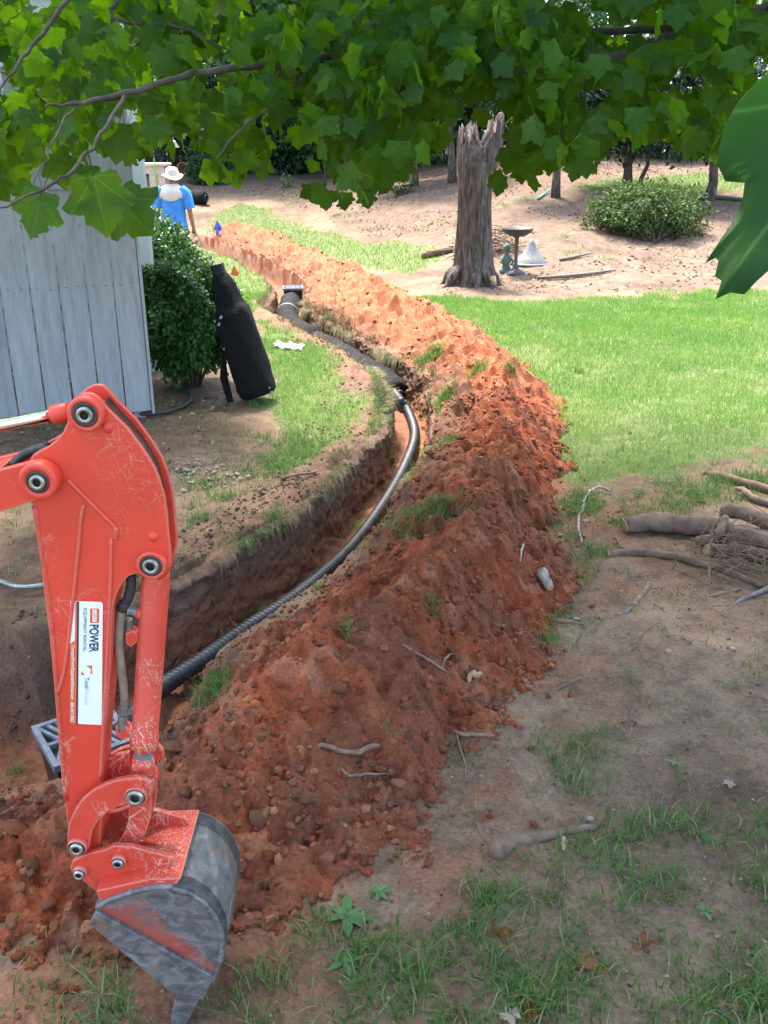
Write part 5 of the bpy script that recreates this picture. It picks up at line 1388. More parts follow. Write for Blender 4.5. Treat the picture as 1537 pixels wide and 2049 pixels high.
V, F = tube([gp(1400, 398, .03), gp(1440, 395, .04), gp(1490, 401, .03), gp(1540, 408, .03)], .045, 8); tag(mobj('bed_edging', V, F, 'hose_black', None, True), 'black edging lying on the bank right of the bent holly', 'edging')
V, F = tube([gp(1075, 556, .03), gp(1130, 553, .04), gp(1180, 548, .04), gp(1232, 540, .03)], [.02, .03, .028, .012], 7); tag(mobj('fallen_branch', V, F, 'grey_twig', None, True), 'fallen branch on the mulch right of the bird bath', 'branch')
V, F = tube([gp(1120, 520, .03), gp(1150, 514, .04), gp(1185, 506, .03)], [.02, .025, .01], 7); tag(mobj('fallen_branch', V, F, 'grey_twig', None, True), 'short dead branch on the mulch below the low shrub', 'branch')
V, F = tube([gp(845, 512, .05), gp(880, 503, .06), gp(905, 498, .05)], [.05, .06, .05], 8); tag(mobj('mossy_log', V, F, 'log_bark', None, True), 'short rotting log left of the snag', 'log')

# hoses
V, F = tube(catmull([gp(262, 828, .02), gp(320, 826, .02), gp(360, 815, .02), gp(380, 800, .02), gp(372, 784, .02), gp(340, 776, .02)], 6).tolist(), .018, 8); tag(mobj('garden_hose', V, F, 'hose_black', None, True), 'black garden hose curled under the nearest shrub', 'hose')
V, F = tube(catmull([gp(-200, 1120, .02), gp(-60, 1145, .02), gp(0, 1163, .02), gp(35, 1174, .03), gp(80, 1172, .03), gp(150, 1160, .02)], 6).tolist(), .012, 8); tag(mobj('garden_hose', V, F, 'zinc', None, True), 'grey hose crossing the bare earth left of the excavator arm', 'hose')

# ------------------------------------------------------------------ wood lying about
def stick(name, label, cat, pxs, r, mat, lift=.5, seg=8, ends=None, on=gp):
    P = []; n = len(pxs)
    for i, q in enumerate(pxs):
        p = on(q[0], q[1]); dpt = p.y * .927 + (CAM_H - p.z) * .375
        rr = (r[i] if hasattr(r, '__len__') else r) * dpt / FPX; P.append((p.x, p.y, p.z + rr * (lift if len(q) < 3 else q[2]) + .002, rr))
    C = catmull(P, 4); rs_ = random.Random(int(pxs[0][0] * 7 + pxs[0][1]))
    for c in C[1:-1]:
        for m_ in range(3): c[m_] += rs_.uniform(-1, 1) * c[3] * (.55 if c[3] < .012 else .16) * (1 if m_ < 2 else .6)
    if ends is None: C[0][3] *= .5; C[-1][3] *= .4
    rad = [c[3] * (1 + rs_.uniform(-.09, .09)) for c in C]
    V, F = tube([c[:3].tolist() for c in C], rad, seg, True, lambda i, a: 1 + .06 * math.sin(a * 3 + i * .7) + .03 * math.sin(a * 7 + i))
    if ends is None:
        return tag(mobj(name, V, F, mat, None, True), label, cat)
    t = thing(name, (P[0][0], P[0][1], P[0][2] - P[0][3]), label, cat)
    mobj('bark', V, F, mat, t, True)
    for e in ends:
        i = 0 if e == 0 else len(C) - 1; c = Vector(C[i][:3]); d = (c - Vector(C[1 if i == 0 else -2][:3])).normalized()
        v, f = tube([c - d * .004, c + d * .006], [rad[i] * .97, rad[i] * .9], seg); mobj('cut_end', v, f, 'cut_wood', t)
    return t
stick('log', 'thick bark covered log lying across the right edge in front of the root pile', 'log', [(1250, 1064, .9), (1300, 1062, .9), (1360, 1066, .9), (1430, 1076, .9), (1500, 1096, .9), (1560, 1108, .9)], [15, 19, 20, 20, 19, 17], 'log_bark', ends=(0,), seg=14)
stick('log', 'short grey brown log on top of the pile at the right edge', 'log', [(1438, 1050, 2.4), (1480, 1058, 2.4), (1530, 1074, 2.2), (1600, 1096, 1.6)], [12, 14, 14, 12], 'log_bark', ends=(0,), seg=12)
stick('branch', 'long thin root lying in front of the thick log', 'branch', [(1217, 1112), (1272, 1110), (1350, 1118), (1400, 1132), (1447, 1146), (1524, 1176)], [8, 8, 8, 8, 8, 7], 'log_bark', ends=(0,))
stick('branch', 'forked twig end of the long thin root', 'branch', [(1262, 1111, 1.2), (1243, 1100, 1.2), (1236, 1086, 1.2), (1228, 1078, 1.2)], [5, 4, 3, 2], 'log_bark')
stick('branch', 'sawn side branch pointing up beside the thick log', 'branch', [(1391, 1090, 1), (1420, 1093, 1.5), (1436, 1090, 2.5), (1440, 1082, 4), (1446, 1078, 5.5)], [8, 10, 11, 9, 8], 'root_wood', ends=(1,))
stick('branch', 'sawn branch behind the upright stub at the right edge', 'branch', [(1425, 1108, 1), (1480, 1110, 1.4), (1560, 1132, 1.6)], [9, 9, 9], 'log_bark', ends=(1,))
stick('branch', 'pale branch reaching in from the right edge above the logs', 'branch', [(1407, 950), (1440, 956), (1480, 968), (1540, 984), (1600, 1000)], [5, 8, 9, 9, 9], 'log_bark', ends=(0,))
stick('branch', 'split ended branch at the right edge behind the short log', 'branch', [(1472, 984, 2), (1486, 992, 2), (1500, 1004, 1.5), (1540, 1016, 1.2), (1600, 1024)], [3, 6, 7, 7, 7], 'root_wood', ends=(0,))
stick('branch', 'thin branch below the root pile at the right edge', 'branch', [(1410, 1196), (1440, 1192), (1482, 1180)], [4, 5, 3], 'log_bark')
stick('branch', 'dark crooked branch at the lower right edge below the roots', 'branch', [(1440, 1228), (1480, 1206), (1520, 1188), (1560, 1170)], [2, 4, 5, 6], 'grey_twig')
stick('branch', 'short cut stub under the thick log', 'branch', [(1414, 1108), (1428, 1104)], [12, 12], 'log_bark', ends=(0,))
stick('stick', 'short barked stick lying alone on the bare earth below the logs', 'stick', [(1299, 1172), (1288, 1188), (1270, 1211)], [6, 6, 6], 'root_wood', ends=(1,))
stick('stick', 'flat dark splinter at the end of the short barked stick', 'stick', [(1262, 1218), (1246, 1236)], [5, 3], 'grey_twig')
stick('wood_chunk', 'pale weathered chunk of wood at the foot of the heap', 'wood', [(1082, 1146, .8), (1090, 1162, .8), (1100, 1182, .8)], [9, 11, 9], 'pale_wood', ends=(1,), on=surf)
stick('twig', 'long white crooked twig where the heap meets the lawn', 'twig', [(1224, 988, 2), (1199, 982, 2.5), (1180, 990, 2), (1170, 1002, 1), (1167, 1022, 1), (1158, 1036, 1), (1157, 1060, 1), (1164, 1089, 1)], [2.2, 2.6, 3, 3, 3, 3, 3, 2], 'pale_wood')
stick('twig', 'short bleached twig just left of the white crooked twig', 'twig', [(1112, 1097), (1120, 1124)], [2.5, 2], 'pale_wood')
stick('twig', 'flat white splinter on the ground below the wood chunk', 'twig', [(1082, 1215), (1108, 1212)], [3, 2.5], 'pale_wood')
stick('twig', 'dark straight twig beside the red foot of the heap', 'twig', [(1000, 1398), (1028, 1382), (1056, 1366)], [3.5, 3.5, 3], 'grey_twig')
stick('twig', 'thin dark twig trailing across the bare earth', 'twig', [(1075, 1392), (1120, 1378), (1168, 1353)], [1.5, 2, 2], 'grey_twig')
stick('surface_root', 'pale root running out of the foot of the heap', 'root', [(1035, 1241), (1080, 1242), (1120, 1245), (1168, 1249)], [5, 6, 6, 4], 'root_wood', .1)
stick('surface_root', 'knobbly grey tree root breaking the surface in the foreground', 'root', [(990, 1722, .1), (1000, 1700, .25), (1040, 1684, .2), (1090, 1676, .05), (1140, 1662, -.2), (1200, 1650, -.6)], [17, 22, 14, 11, 9, 7], 'log_bark', .1, 14)
stick('surface_root', 'thin root joining the knobbly grey root from above', 'root', [(988, 1700, .1), (965, 1668, .3), (950, 1650, .1)], [9, 7, 5], 'log_bark', .1)
stick('bark_chip', 'upright tan bark chip beside the knobbly root', 'bark chip', [(1126, 1704), (1128, 1690), (1128, 1676)], [4, 5, 4], 'cut_wood')
stick('twig', 'pale twig in the grass near the broad leaved weed', 'twig', [(680, 1902), (708, 1903), (735, 1905)], [2, 3, 2], 'pale_wood')
stick('root', 'thin looping root on the heap above the red clods', 'root', [(616, 1501, 1), (655, 1502, 2), (696, 1514, 1.5), (730, 1510, 2), (760, 1498, 2)], [4, 5, 5, 6, 4], 'root_wood', on=surf)
stick('root', 'hair thin root below the looping root on the heap', 'root', [(684, 1542, 2), (700, 1558, 2), (730, 1556, 2), (775, 1552, 2)], [2, 3, 3, 2], 'root_wood', on=surf)
stick('root', 'straight thin root lying down the side of the heap', 'root', [(803, 1293, 2), (837, 1314, 2), (870, 1335, 2), (896, 1350, 2)], [2, 3, 3, 2], 'root_wood', on=surf)
stick('root', 'forked root end beside the straight thin root', 'root', [(884, 1342, 2), (892, 1325, 3), (902, 1316, 3), (917, 1313, 2)], [2, 2.4, 2.4, 1.5], 'root_wood', on=surf)
stick('root', 'brown root at the foot of the heap with hanging strands', 'root', [(905, 1464, 2), (928, 1477, 2), (960, 1478, 2), (992, 1478, 2)], [2.5, 4, 4, 3], 'root_wood', on=surf)
stick('root', 'thin strand hanging below the brown root', 'root', [(912, 1466, 2), (920, 1500, 2), (930, 1530, 2), (934, 1566, 2)], [2, 2, 2, 1.2], 'root_wood', on=surf)
stick('root', 'fresh yellow broken root at the foot of the heap', 'root', [(937, 1372, 1), (944, 1358, 2), (952, 1362, 2), (962, 1350, 1)], [4, 6, 6, 4], 'cut_wood', on=surf)
stick('root', 'white rootlet arched over the middle of the heap', 'root', [(1040, 1130, 2), (1043, 1110, 4), (1048, 1092, 3)], [1.8, 2.2, 1.6], 'pale_wood', on=surf)
for i, (pts_, lab) in enumerate([
    ([(436, 1188), (452, 1230), (468, 1255), (486, 1262)], 'root dangling into the trench, longest of those by the arm'),
    ([(418, 1205), (430, 1235), (440, 1262), (448, 1280)], 'root dangling into the trench, left of the longest one'),
    ([(345, 1205), (380, 1195), (405, 1180), (412, 1165)], 'root arching along the left bank beside the arm'),
    ([(360, 1240), (385, 1245), (400, 1238), (416, 1252)], 'curled rootlet on the left bank near the arm'),
    ([(350, 1340), (366, 1310), (374, 1290), (372, 1262)], 'rootlet hanging low on the left trench wall'),
    ([(560, 965), (590, 958), (625, 952), (640, 945)], 'pale root sticking out over the trench from the left lip'),
    ([(500, 1140), (512, 1165), (530, 1175), (545, 1195)], 'root hanging from the left lip in mid trench'),
    ([(700, 985), (730, 965), (755, 955), (775, 950)], 'thin root crossing the trench behind the pale pipe')]):
    stick('root', lab, 'root', [(a, b_, 3) for a, b_ in pts_], [2, 2.4, 2.2, 1.2], 'root_wood', on=surf)
# matted rootlets of the log pile
parts = []
for i in range(150):
    a = gp(random.gauss(1475, 45), random.gauss(1125, 28)); a.z += random.uniform(.0, .12)
    d = Vector((random.gauss(0, .07), random.gauss(0, .07), random.gauss(0, .03))); parts.append(tube([a - d, a + Vector((0, 0, random.uniform(-.02, .03))), a + d], [.0025, .0022, .0012], 4))
V, F = join(parts); o = mobj('rootlets', V, F, 'root_wood', None, True); o['kind'] = 'stuff'; o['label'] = 'matted brown rootlets among the logs at the right edge'; o['category'] = 'roots'
parts = []
for i in range(60):
    a = gp(random.uniform(1130, 1560), random.uniform(1150, 1480)); a.z += .006
    an = random.gauss(.3, .8); l = random.uniform(.02, .10); d = Vector((math.cos(an), math.sin(an), 0)) * l; parts.append(tube([a - d, a + Vector((random.uniform(-.01, .01), 0, .006)), a + d], [.0014, .0019, .001], 4))
for i in range(60):
    a = gp(random.uniform(300, 1500), random.uniform(1560, 2049)); a.z += .006
    if heap_h(np.array([a.x]), np.array([a.y]))[0][0] > .01: continue
    an = random.uniform(0, 6.28); l = random.uniform(.012, .05); d = Vector((math.cos(an), math.sin(an), 0)) * l; parts.append(tube([a - d, a + Vector((0, 0, .004)), a + d], [.0012, .0018, .001], 4))
V, F = join(parts); o = mobj('twig_litter', V, F, 'grey_twig', None, True); o['kind'] = 'stuff'; o['label'] = 'small twigs littering the bare earth below the logs'; o['category'] = 'twigs'

# pebbles by the trench
peb = []
for k in range(4):
    v = IV2 * (1 + .12 * fbm(IV2[:, 0] * 1.2 + k * 5, IV2[:, 1] * 1.2 + IV2[:, 2], 2, 200 + k))[:, None] * np.array([1, .78, .55])
    mm = fast_mesh('pebble', v, IF2, 3); mm.materials.append(MAT['pebble']); peb.append(mm)
rp = random.Random(5)
for i in range(74):
    px = rp.gauss(415, 42); py = rp.gauss(955, 18)
    if i < 14: px = rp.gauss(385, 14); py = rp.gauss(945, 10)
    if not (340 < px < 540): continue
    p = gp(px, py); s = rp.uniform(.009, .019)
    o = bpy.data.objects.new('pebble', peb[i % 4]); COL.objects.link(o); o.location = (p.x, p.y, p.z + s * .3); o.scale = (s, s, s); o.rotation_euler = (rp.uniform(-.4, .4), rp.uniform(-.4, .4), rp.uniform(0, 6))
    tag(o, 'small pale rounded pebble in the scattered patch beside the trench', 'pebble', 'pebbles on the bare earth')
for px, py, s, lab in [(1337, 1305, .016, 'brown rounded stone on the bare earth below the logs'), (1243, 1185, .012, 'white pebble left of the short barked stick'), (1154, 1240, .014, 'grey stone by the end of the pale root'), (1466, 1300, .014, 'white oval chip on the bare earth near the right edge'), (1180, 1640, .012, 'dark small stone above the knobbly root'), (1121, 1072, .014, 'brown stone beside the white crooked twig'), (1172, 1045, .02, 'red clay lump right of the white crooked twig')]:
    p = gp(px, py); o = bpy.data.objects.new('stone', peb[0]); COL.objects.link(o); o.location = (p.x, p.y, p.z + s * .3); o.scale = (s, s, s); tag(o, lab, 'stone')
def clodthing(px, py, s, lab):
    p = gp(px, py); t = thing('clay_lump', p, lab, 'clod'); rr = random.Random(int(px))
    for i in range(9):
        k = s * (.55 if i == 0 else rr.uniform(.12, .34)); a = rr.uniform(0, 6.28); r = 0 if i == 0 else s * rr.uniform(.4, 1.1)
        o = bpy.data.objects.new('clod', clod_mesh[rr.randrange(6)]); COL.objects.link(o); o.parent = t
        x, y = p.x + math.cos(a) * r, p.y + math.sin(a) * r
        o.location = (x - p.x, y - p.y, float(gz(x, y)[0]) - p.z + k * .15); o.scale = (k, k, k * .6); o.rotation_euler = (0, 0, a)
for a in [(855, 1730, .024, 'red clay lump in the grass left of the knobbly root'), (1175, 1930, .05, 'crumbled clay mound in the foreground grass'), (1010, 1870, .035, 'low brown soil lump in the grass'), (1290, 1880, .035, 'broken brown soil lump in grass at lower right'), (1060, 2030, .045, 'red brown soil lump at the bottom edge'), (555, 1850, .03, 'red clod by the foot of the heap beside the bucket'), (55, 1905, .035, 'red clod in the grass at the lower left')]: clodthing(*a)

# weeds
def rosette(px, py, n, l, label, seed, up=.22):
    p = gp(px, py); t = thing('broadleaf_weed', p, label, 'weed'); rr = random.Random(seed)
    for i in range(n):
        a = i * 6.28 / n + rr.uniform(-.3, .3); ll = l * rr.uniform(.7, 1.15); V = []; F = []
        for k in range(6):
            u = k / 5; w = ll * .19 * math.sin(PI * min(1, u * .93 + .06)) ** .8; r = ll * u; z = .01 + up * ll * (u - u * u * 1.0) + rr.uniform(-.002, .002)
            for sgn in (-1, 0, 1): V.append(p + Vector((math.cos(a) * r - math.sin(a) * w * sgn, math.sin(a) * r + math.cos(a) * w * sgn, z + (.18 * w if sgn else 0))))
        for k in range(5):
            for s_ in (0, 1): F.append((k * 3 + s_, k * 3 + s_ + 1, k * 3 + s_ + 4, k * 3 + s_ + 3))
        mobj('leaf', V, F, 'weed_leaf', t, True)
rosette(695, 1838, 7, .07, 'broad leaved weed rosette at the foot of the heap', 1)
rosette(690, 1930, 5, .045, 'small broad leaved weed below the big rosette', 2)
rosette(1090, 1668, 4, .022, 'tiny bright green seedling on the knobbly root', 3)
rosette(1350, 1530, 5, .03, 'little green seedling on the bare earth at right', 4)
rosette(1410, 1830, 5, .03, 'light green seedling in the lower right grass', 5)
rosette(760, 1790, 6, .035, 'leafy weed just above the big rosette', 6)
def deadleaf(px, py, s, label, seed):
    p = gp(px, py); rr = random.Random(seed); n = 14; V = [p + Vector((0, 0, .012))]
    for k in range(n):
        a = k * 6.28 / n; r = s * (1 if k % 3 else .62) * rr.uniform(.8, 1.1); V.append(p + Vector((math.cos(a) * r, math.sin(a) * r, .006 + rr.uniform(0, .5) * s)))
    F = [(0, k + 1, (k + 1) % n + 1) for k in range(n)]
    o = mobj('dead_leaf', V, F, 'litter'); so = o.modifiers.new('thickness', 'SOLIDIFY'); so.thickness = .001; tag(o, label, 'leaf')
deadleaf(944, 1829, .018, 'curled pale dead leaf in the foreground grass', 1)
deadleaf(1022, 2038, .028, 'brown dead leaf at the bottom edge of the picture', 2)
deadleaf(1458, 1572, .022, 'crumpled tan dead leaf at the right', 3)
deadleaf(405, 1432, .018, 'grey dead leaf on the heap next to the hydraulic cylinder', 4) if False else None

# ------------------------------------------------------------------ mini excavator arm
EY = 1.72
ex = thing('excavator_arm', (at(150, 1690, EY).x, EY, 0), 'orange red mini excavator arm with scuffed bucket in the near left foreground', 'excavator')
def E(px, py, dy=0.0): return at(px, py, EY + dy)
def plate(name, pxs, y0, y1, mat, parent=ex, bevel=.0025, trace=None):
    """outline traced at distance y0 (or trace), straight thickness to y1"""
    f_ = [E(a, b, y0 if trace is None else trace) for a, b in pxs]
    fr = [Vector((p.x, EY + y0, p.z)) for p in f_]; bk = [Vector((p.x, EY + y1, p.z)) for p in f_]
    V, F = prism(fr, bk); return mobj(name, V, F, mat, parent, False, bevel)
UP = [(143, 803), (154, 794), (165, 788), (176, 786), (187, 788), (196, 794), (206, 806), (216, 818), (237, 838), (257, 858), (277, 885), (294, 909), (310, 936), (321, 963), (330, 994), (335, 1028), (338, 1065), (342, 1099), (341, 1120), (337, 1135), (326, 1147), (304, 1151), (281, 1148), (267, 1150), (257, 1154), (249, 1162), (240, 1176), (233, 1190), (228, 1205), (225, 1222)]
LEFT = [(64, 1007), (54, 985), (51, 955), (55, 928), (66, 910), (80, 901), (97, 893), (113, 880), (126, 865), (134, 848), (137, 830), (138, 815)]
LOW = [(221, 1330), (214, 1420), (208, 1480), (204, 1560), (203, 1640), (200, 1700), (190, 1712), (160, 1718), (142, 1712), (138, 1680), (128, 1590), (119, 1500), (109, 1385), (98, 1268), (81, 1132)]
TH = .074
plate('dipper_plate', UP + LOW + LEFT, 0, .010, 'orange_paint')
far_up = UP + [(215, 1240), (150, 1180), (90, 1060)] + LEFT
plate('dipper_plate', far_up, TH - .010, TH, 'orange_paint', trace=0)
BOX = [(175, 1010), (232, 1065), (230, 1130), (226, 1222)] + LOW[:6] + [(190, 1710), (160, 1716), (144, 1708)] + LOW[9:] + [(66, 1010)]
plate('dipper_box', BOX, .0102, TH - .0102, 'orange_paint', trace=0)
plate('dipper_plate', [(226, 1222), (221, 1330), (214, 1420), (208, 1480), (204, 1560), (203, 1640), (200, 1700), (190, 1711), (160, 1717), (143, 1711), (139, 1680), (129, 1590), (120, 1500), (110, 1385), (99, 1268), (82, 1132)], TH - .0098, TH + .0005, 'orange_paint', trace=0)
# curved strip between the upper plates, shade of the gap put into its colour
def strip(name, pxs, y0, y1, th, mat, parent=ex, trace=0):
    P = [E(a, b, trace) for a, b in pxs]; V = []; n = len(P)
    for i, p in enumerate(P):
        t = (P[min(i + 1, n - 1)] - P[max(i - 1, 0)]).normalized(); nn = Vector((t.z, 0, -t.x))
        V += [Vector((p.x, EY + y0, p.z)), Vector((p.x, EY + y1, p.z)), Vector((p.x, EY + y1, p.z)) + nn * th, Vector((p.x, EY + y0, p.z)) + nn * th]
    F = [(0, 1, 2, 3), tuple(4 * (n - 1) + k for k in (3, 2, 1, 0))]
    for i in range(n - 1):
        for k in range(4): k2 = (k + 1) % 4; F.append((i * 4 + k, i * 4 + k2, (i + 1) * 4 + k2, (i + 1) * 4 + k))
    return mobj(name, V, F, mat, parent, True)
strip('gap_strip', [(200, 812), (222, 838), (245, 862), (268, 890), (288, 920), (303, 950), (313, 985), (320, 1030), (322, 1080)], .0102, TH - .0102, .006, 'gap_shade')
# weld beads and raised edges
def bead(pxs, r, mat='orange_paint', dy=-.001, name='weld_bead'):
    P = catmull([tuple(E(a, b, dy)) for a, b in pxs], 4); P[:, 1] = EY + dy
    V, F = tube(P.tolist(), r, 7); return mobj(name, V, F, mat, ex, True)
bead([(168, 1010), (162, 1040), (158, 1090), (151, 1160), (143, 1230), (136, 1290), (128, 1345), (115, 1388)], .0042)
bead([(135, 960), (160, 985), (190, 1015), (222, 1046), (232, 1058)], .0045); bead([(232, 1056), (233, 1066), (230, 1078)], .0055)
bead([(223, 1076), (222, 1150), (219, 1220), (215, 1300), (211, 1380), (206, 1460), (201, 1560)], .0036)
bead([(70, 1012), (85, 1110), (100, 1215), (111, 1330), (122, 1470), (133, 1600)], .006, 'scuffed_paint', .002, 'edge_flange')
for a, b in ((215, 856), (307, 1074)):
    V, F = lathe([(0, -.006), (.006, -.0055), (.0105, -.002), (.0115, .001)], 16, 'Y', E(a, b)); mobj('rivet', V, F, 'orange_paint', ex, True)

def pin(px, py, r, boss, y0, bossmat='orange_paint', dark=1.35):
    """boss ring, dark gap ring, steel pin head with hexagon socket, facing the camera"""
    c = E(px, py, y0); c.y = EY + y0; k = 1.98 / FPX * (EY + y0) / 1.72
    R_ = boss * k; S_ = r * k
    V, F = lathe([(R_, .02), (R_, -.010), (R_ * .94, -.014), (S_ * dark, -.014), (S_ * dark, -.006), (0, -.006)], 32, 'Y', c); b_ = mobj('pin_boss', V, F, bossmat, ex, True)
    V, F = lathe([(S_ * dark * .99, -.004), (S_ * dark * .97, -.0145), (S_ * 1.0, -.012), (S_ * .95, -.007)], 28, 'Y', c); mobj('gap_ring', V, F, 'gap_shade', b_, True)  # gap round the pin, its shade painted as a dark ring
    V, F = lathe([(S_, -.004), (S_, -.016), (S_ * .90, -.020), (S_ * .55, -.020), (S_ * .50, -.017)], 28, 'Y', c); p_ = mobj('pin', V, F, 'pin_steel', b_, True)
    V, F = lathe([(S_ * .54, -.019), (S_ * .50, -.010), (0, -.009)], 6, 'Y', c); mobj('socket', V, F, 'socket_shade', b_)
    return b_
pin(174, 826, 15.5, 33, -.004, dark=1.5)
pin(305, 1127, 16, 29, -.004, dark=1.35)

# boom end in front of the dipper, second boom plate behind
BO = [(84, 920), (102, 928), (115, 944), (119, 962), (112, 980), (100, 990), (60, 1003), (0, 1023), (-160, 1085), (-420, 1200), (-760, 1380), (-760, 1240), (-420, 1060), (-160, 975), (0, 938), (50, 925), (66, 920)]
plate('boom_plate', BO, -.020, -.004, 'orange_paint', trace=-.012)
plate('boom_plate', BO, TH + .005, TH + .020, 'orange_paint', trace=-.012)
plate('boom_box', [(-5, 1018), (-160, 1082), (-420, 1196), (-760, 1376), (-760, 1244), (-420, 1064), (-160, 979), (-5, 943)], -.0038, TH + .0048, 'orange_paint', trace=-.012)
pin(80, 960, 15, 36, -.022, dark=1.45)
# dipper cylinder rod
ra = E(-700, 990, .03); rb = E(118, 829, .03); ra.y = rb.y = EY + .037
V, F = tube([ra, rb], .0118, 24); mobj('cylinder_rod', V, F, 'chrome', ex, True)
d = (rb - ra).normalized()
V, F = tube([rb - d * .016, rb - d * .012, rb + d * .018, rb + d * .020], [.017, .0185, .0185, .016], 22); mobj('rod_end', V, F, 'orange_paint', ex, True)
c = E(174, 826, .03); V, F = lathe([(.012, -.024), (.028, -.024), (.030, -.020), (.030, .020), (.028, .024), (.012, .024)], 26, 'Y', Vector((c.x, EY + .037, c.z))); mobj('rod_eye', V, F, 'scuffed_paint', ex, True)
V, F = tube([rb + d * .015, Vector((c.x, EY + .037, c.z)) - d * .02], [.017, .021], 18); mobj('rod_neck', V, F, 'orange_paint', ex, True)
# hydraulic hoses at the boom
V, F = tube(catmull([tuple(E(95, 893, .03)), tuple(E(70, 900, .05)), tuple(E(45, 912, .05)), tuple(E(20, 935, .05)), tuple(E(-30, 965, .05)), tuple(E(-140, 960, .05))], 6).tolist(), .0088, 12); mobj('hose', V, F, 'hose_black', ex, True)
# bucket cylinder
cy0 = E(311, 1130, .02); cy1 = E(285, 1503, .02); cy0.y = cy1.y = EY + .036
d = (cy1 - cy0).normalized(); L = (cy1 - cy0).length
V, F = tube([cy0 + d * .012, cy0 + d * .035, cy0 + d * .04, cy1 - d * .035, cy1 - d * .032, cy1 - d * .004, cy1], [.0275, .0275, .0292, .0292, .0315, .0315, .027], 32); mobj('cylinder_barrel', V, F, 'scuffed_paint', ex, True)
V, F = lathe([(.012, -.026), (.031, -.026), (.031, .026), (.012, .026)], 24, 'Y', cy0); mobj('barrel_eye', V, F, 'orange_paint', ex, True)
cr = E(277, 1585, .0); cr.y = EY + .036
V, F = tube([cy1 - d * .002, cy1.lerp(cr, .45), cr], [.021, .020, .020], 20); mobj('cylinder_rod', V, F, 'steel_worn', ex, True)
V, F = tube([cy1.lerp(cr, .25), cy1.lerp(cr, .55), cr], [.023, .027, .029], 20); mobj('rod_clevis', V, F, 'scuffed_paint', ex, True)
V, F = lathe([(.012, -.036), (.031, -.036), (.033, -.03), (.033, .03), (.031, .036), (.012, .036)], 24, 'Y', cr); mobj('rod_eye', V, F, 'scuffed_paint', ex, True)
# fittings and hoses beside the barrel
def htube(pxs, r, mat, dy=.03, name='hose', seg=12):
    P = catmull([tuple(E(a, b, dy)) for a, b in pxs], 5); P[:, 1] = EY + dy; V, F = tube(P.tolist(), r, seg); return mobj(name, V, F, mat, ex, True)
htube([(262, 1150), (262, 1175), (257, 1195), (250, 1208), (246, 1216)], .0105, 'hose_black'); htube([(250, 1206), (244, 1220)], .0125, 'hose_black')
htube([(244, 1218), (240, 1250), (238, 1290), (242, 1330), (247, 1370), (249, 1400)], .0095, 'hose_tan')
for a, b, r in ((249, 1398, .0095), (248, 1412, .011), (246, 1432, .0105), (245, 1446, .0118)):
    V, F = tube([E(a, b, .03), E(a - 1, b + 15, .03)], r, 6 if r > .0106 else 12); mobj('hose_fitting', V, F, 'zinc', ex, False, .001)
V, F = tube([E(256, 1220, .03), E(279, 1226, .03)], .0105, 6); mobj('hose_fitting', V, F, 'zinc', ex, False, .001)
V, F = tube([E(274, 1225, .03), E(288, 1229, .03)], .013, 14); mobj('port', V, F, 'orange_paint', ex, True)
V, F = tube([E(258, 1238, .04), E(258, 1270, .04)], .009, 6); mobj('hose_fitting', V, F, 'zinc', ex, False, .001)
plate('port_block', [(250, 1268), (262, 1262), (275, 1266), (276, 1284), (262, 1296), (252, 1290)], .025, .05, 'orange_paint')
plate('port_block', [(230, 1452), (252, 1454), (262, 1460), (272, 1452), (272, 1474), (256, 1478), (246, 1482), (231, 1472)], .022, .046, 'orange_paint')
# guide plate between dipper and cylinder
plate('guard_plate', [(212, 1520), (235, 1510), (258, 1506), (262, 1540), (250, 1570), (205, 1590)], .05, .062, 'orange_paint')

# links
LK = [(304, 1582), (301, 1570), (290, 1560), (275, 1557), (255, 1558), (232, 1562), (208, 1570), (184, 1583), (164, 1600), (149, 1622), (139, 1645), (134, 1668), (136, 1690), (143, 1704), (156, 1712), (170, 1708), (179, 1696), (181, 1680), (186, 1660), (197, 1643), (214, 1627), (236, 1615), (258, 1608), (276, 1610), (292, 1606), (301, 1596)]
plate('curved_link', LK, -.032, -.018, 'scuffed_paint', trace=-.032, bevel=.003)
plate('curved_link', LK, TH + .018, TH + .032, 'scuffed_paint', trace=-.032, bevel=.003)
pin(274, 1588, 19, 24, -.034, 'scuffed_paint', 1.08); pin(157, 1690, 15, 21, -.034, 'scuffed_paint', 1.25)
plate('tipping_link', [(303, 1596), (302, 1620), (299, 1645), (290, 1672), (272, 1696), (252, 1706), (236, 1700), (234, 1690), (246, 1673), (255, 1648), (257, 1618), (262, 1600)], .004, .018, 'scuffed_paint', trace=0)
plate('tipping_link', [(303, 1596), (302, 1620), (299, 1645), (290, 1672), (272, 1696), (252, 1706), (236, 1700), (234, 1690), (246, 1673), (255, 1648), (257, 1618), (262, 1600)], TH - .018, TH - .004, 'scuffed_paint', trace=0)
plate('link_web', [(290, 1660), (272, 1690), (252, 1698), (246, 1680), (257, 1650)], .0182, TH - .0182, 'scuffed_paint', trace=0)
for a, b in ((157, 1690), (162, 1741), (239, 1719), (274, 1588)):
    c = E(a, b, -.02); V, F = tube([Vector((c.x, EY - .03, c.z)), Vector((c.x, EY + TH + .03, c.z))], .0125, 16); mobj('pivot_pin', V, F, 'pin_steel', ex, True)

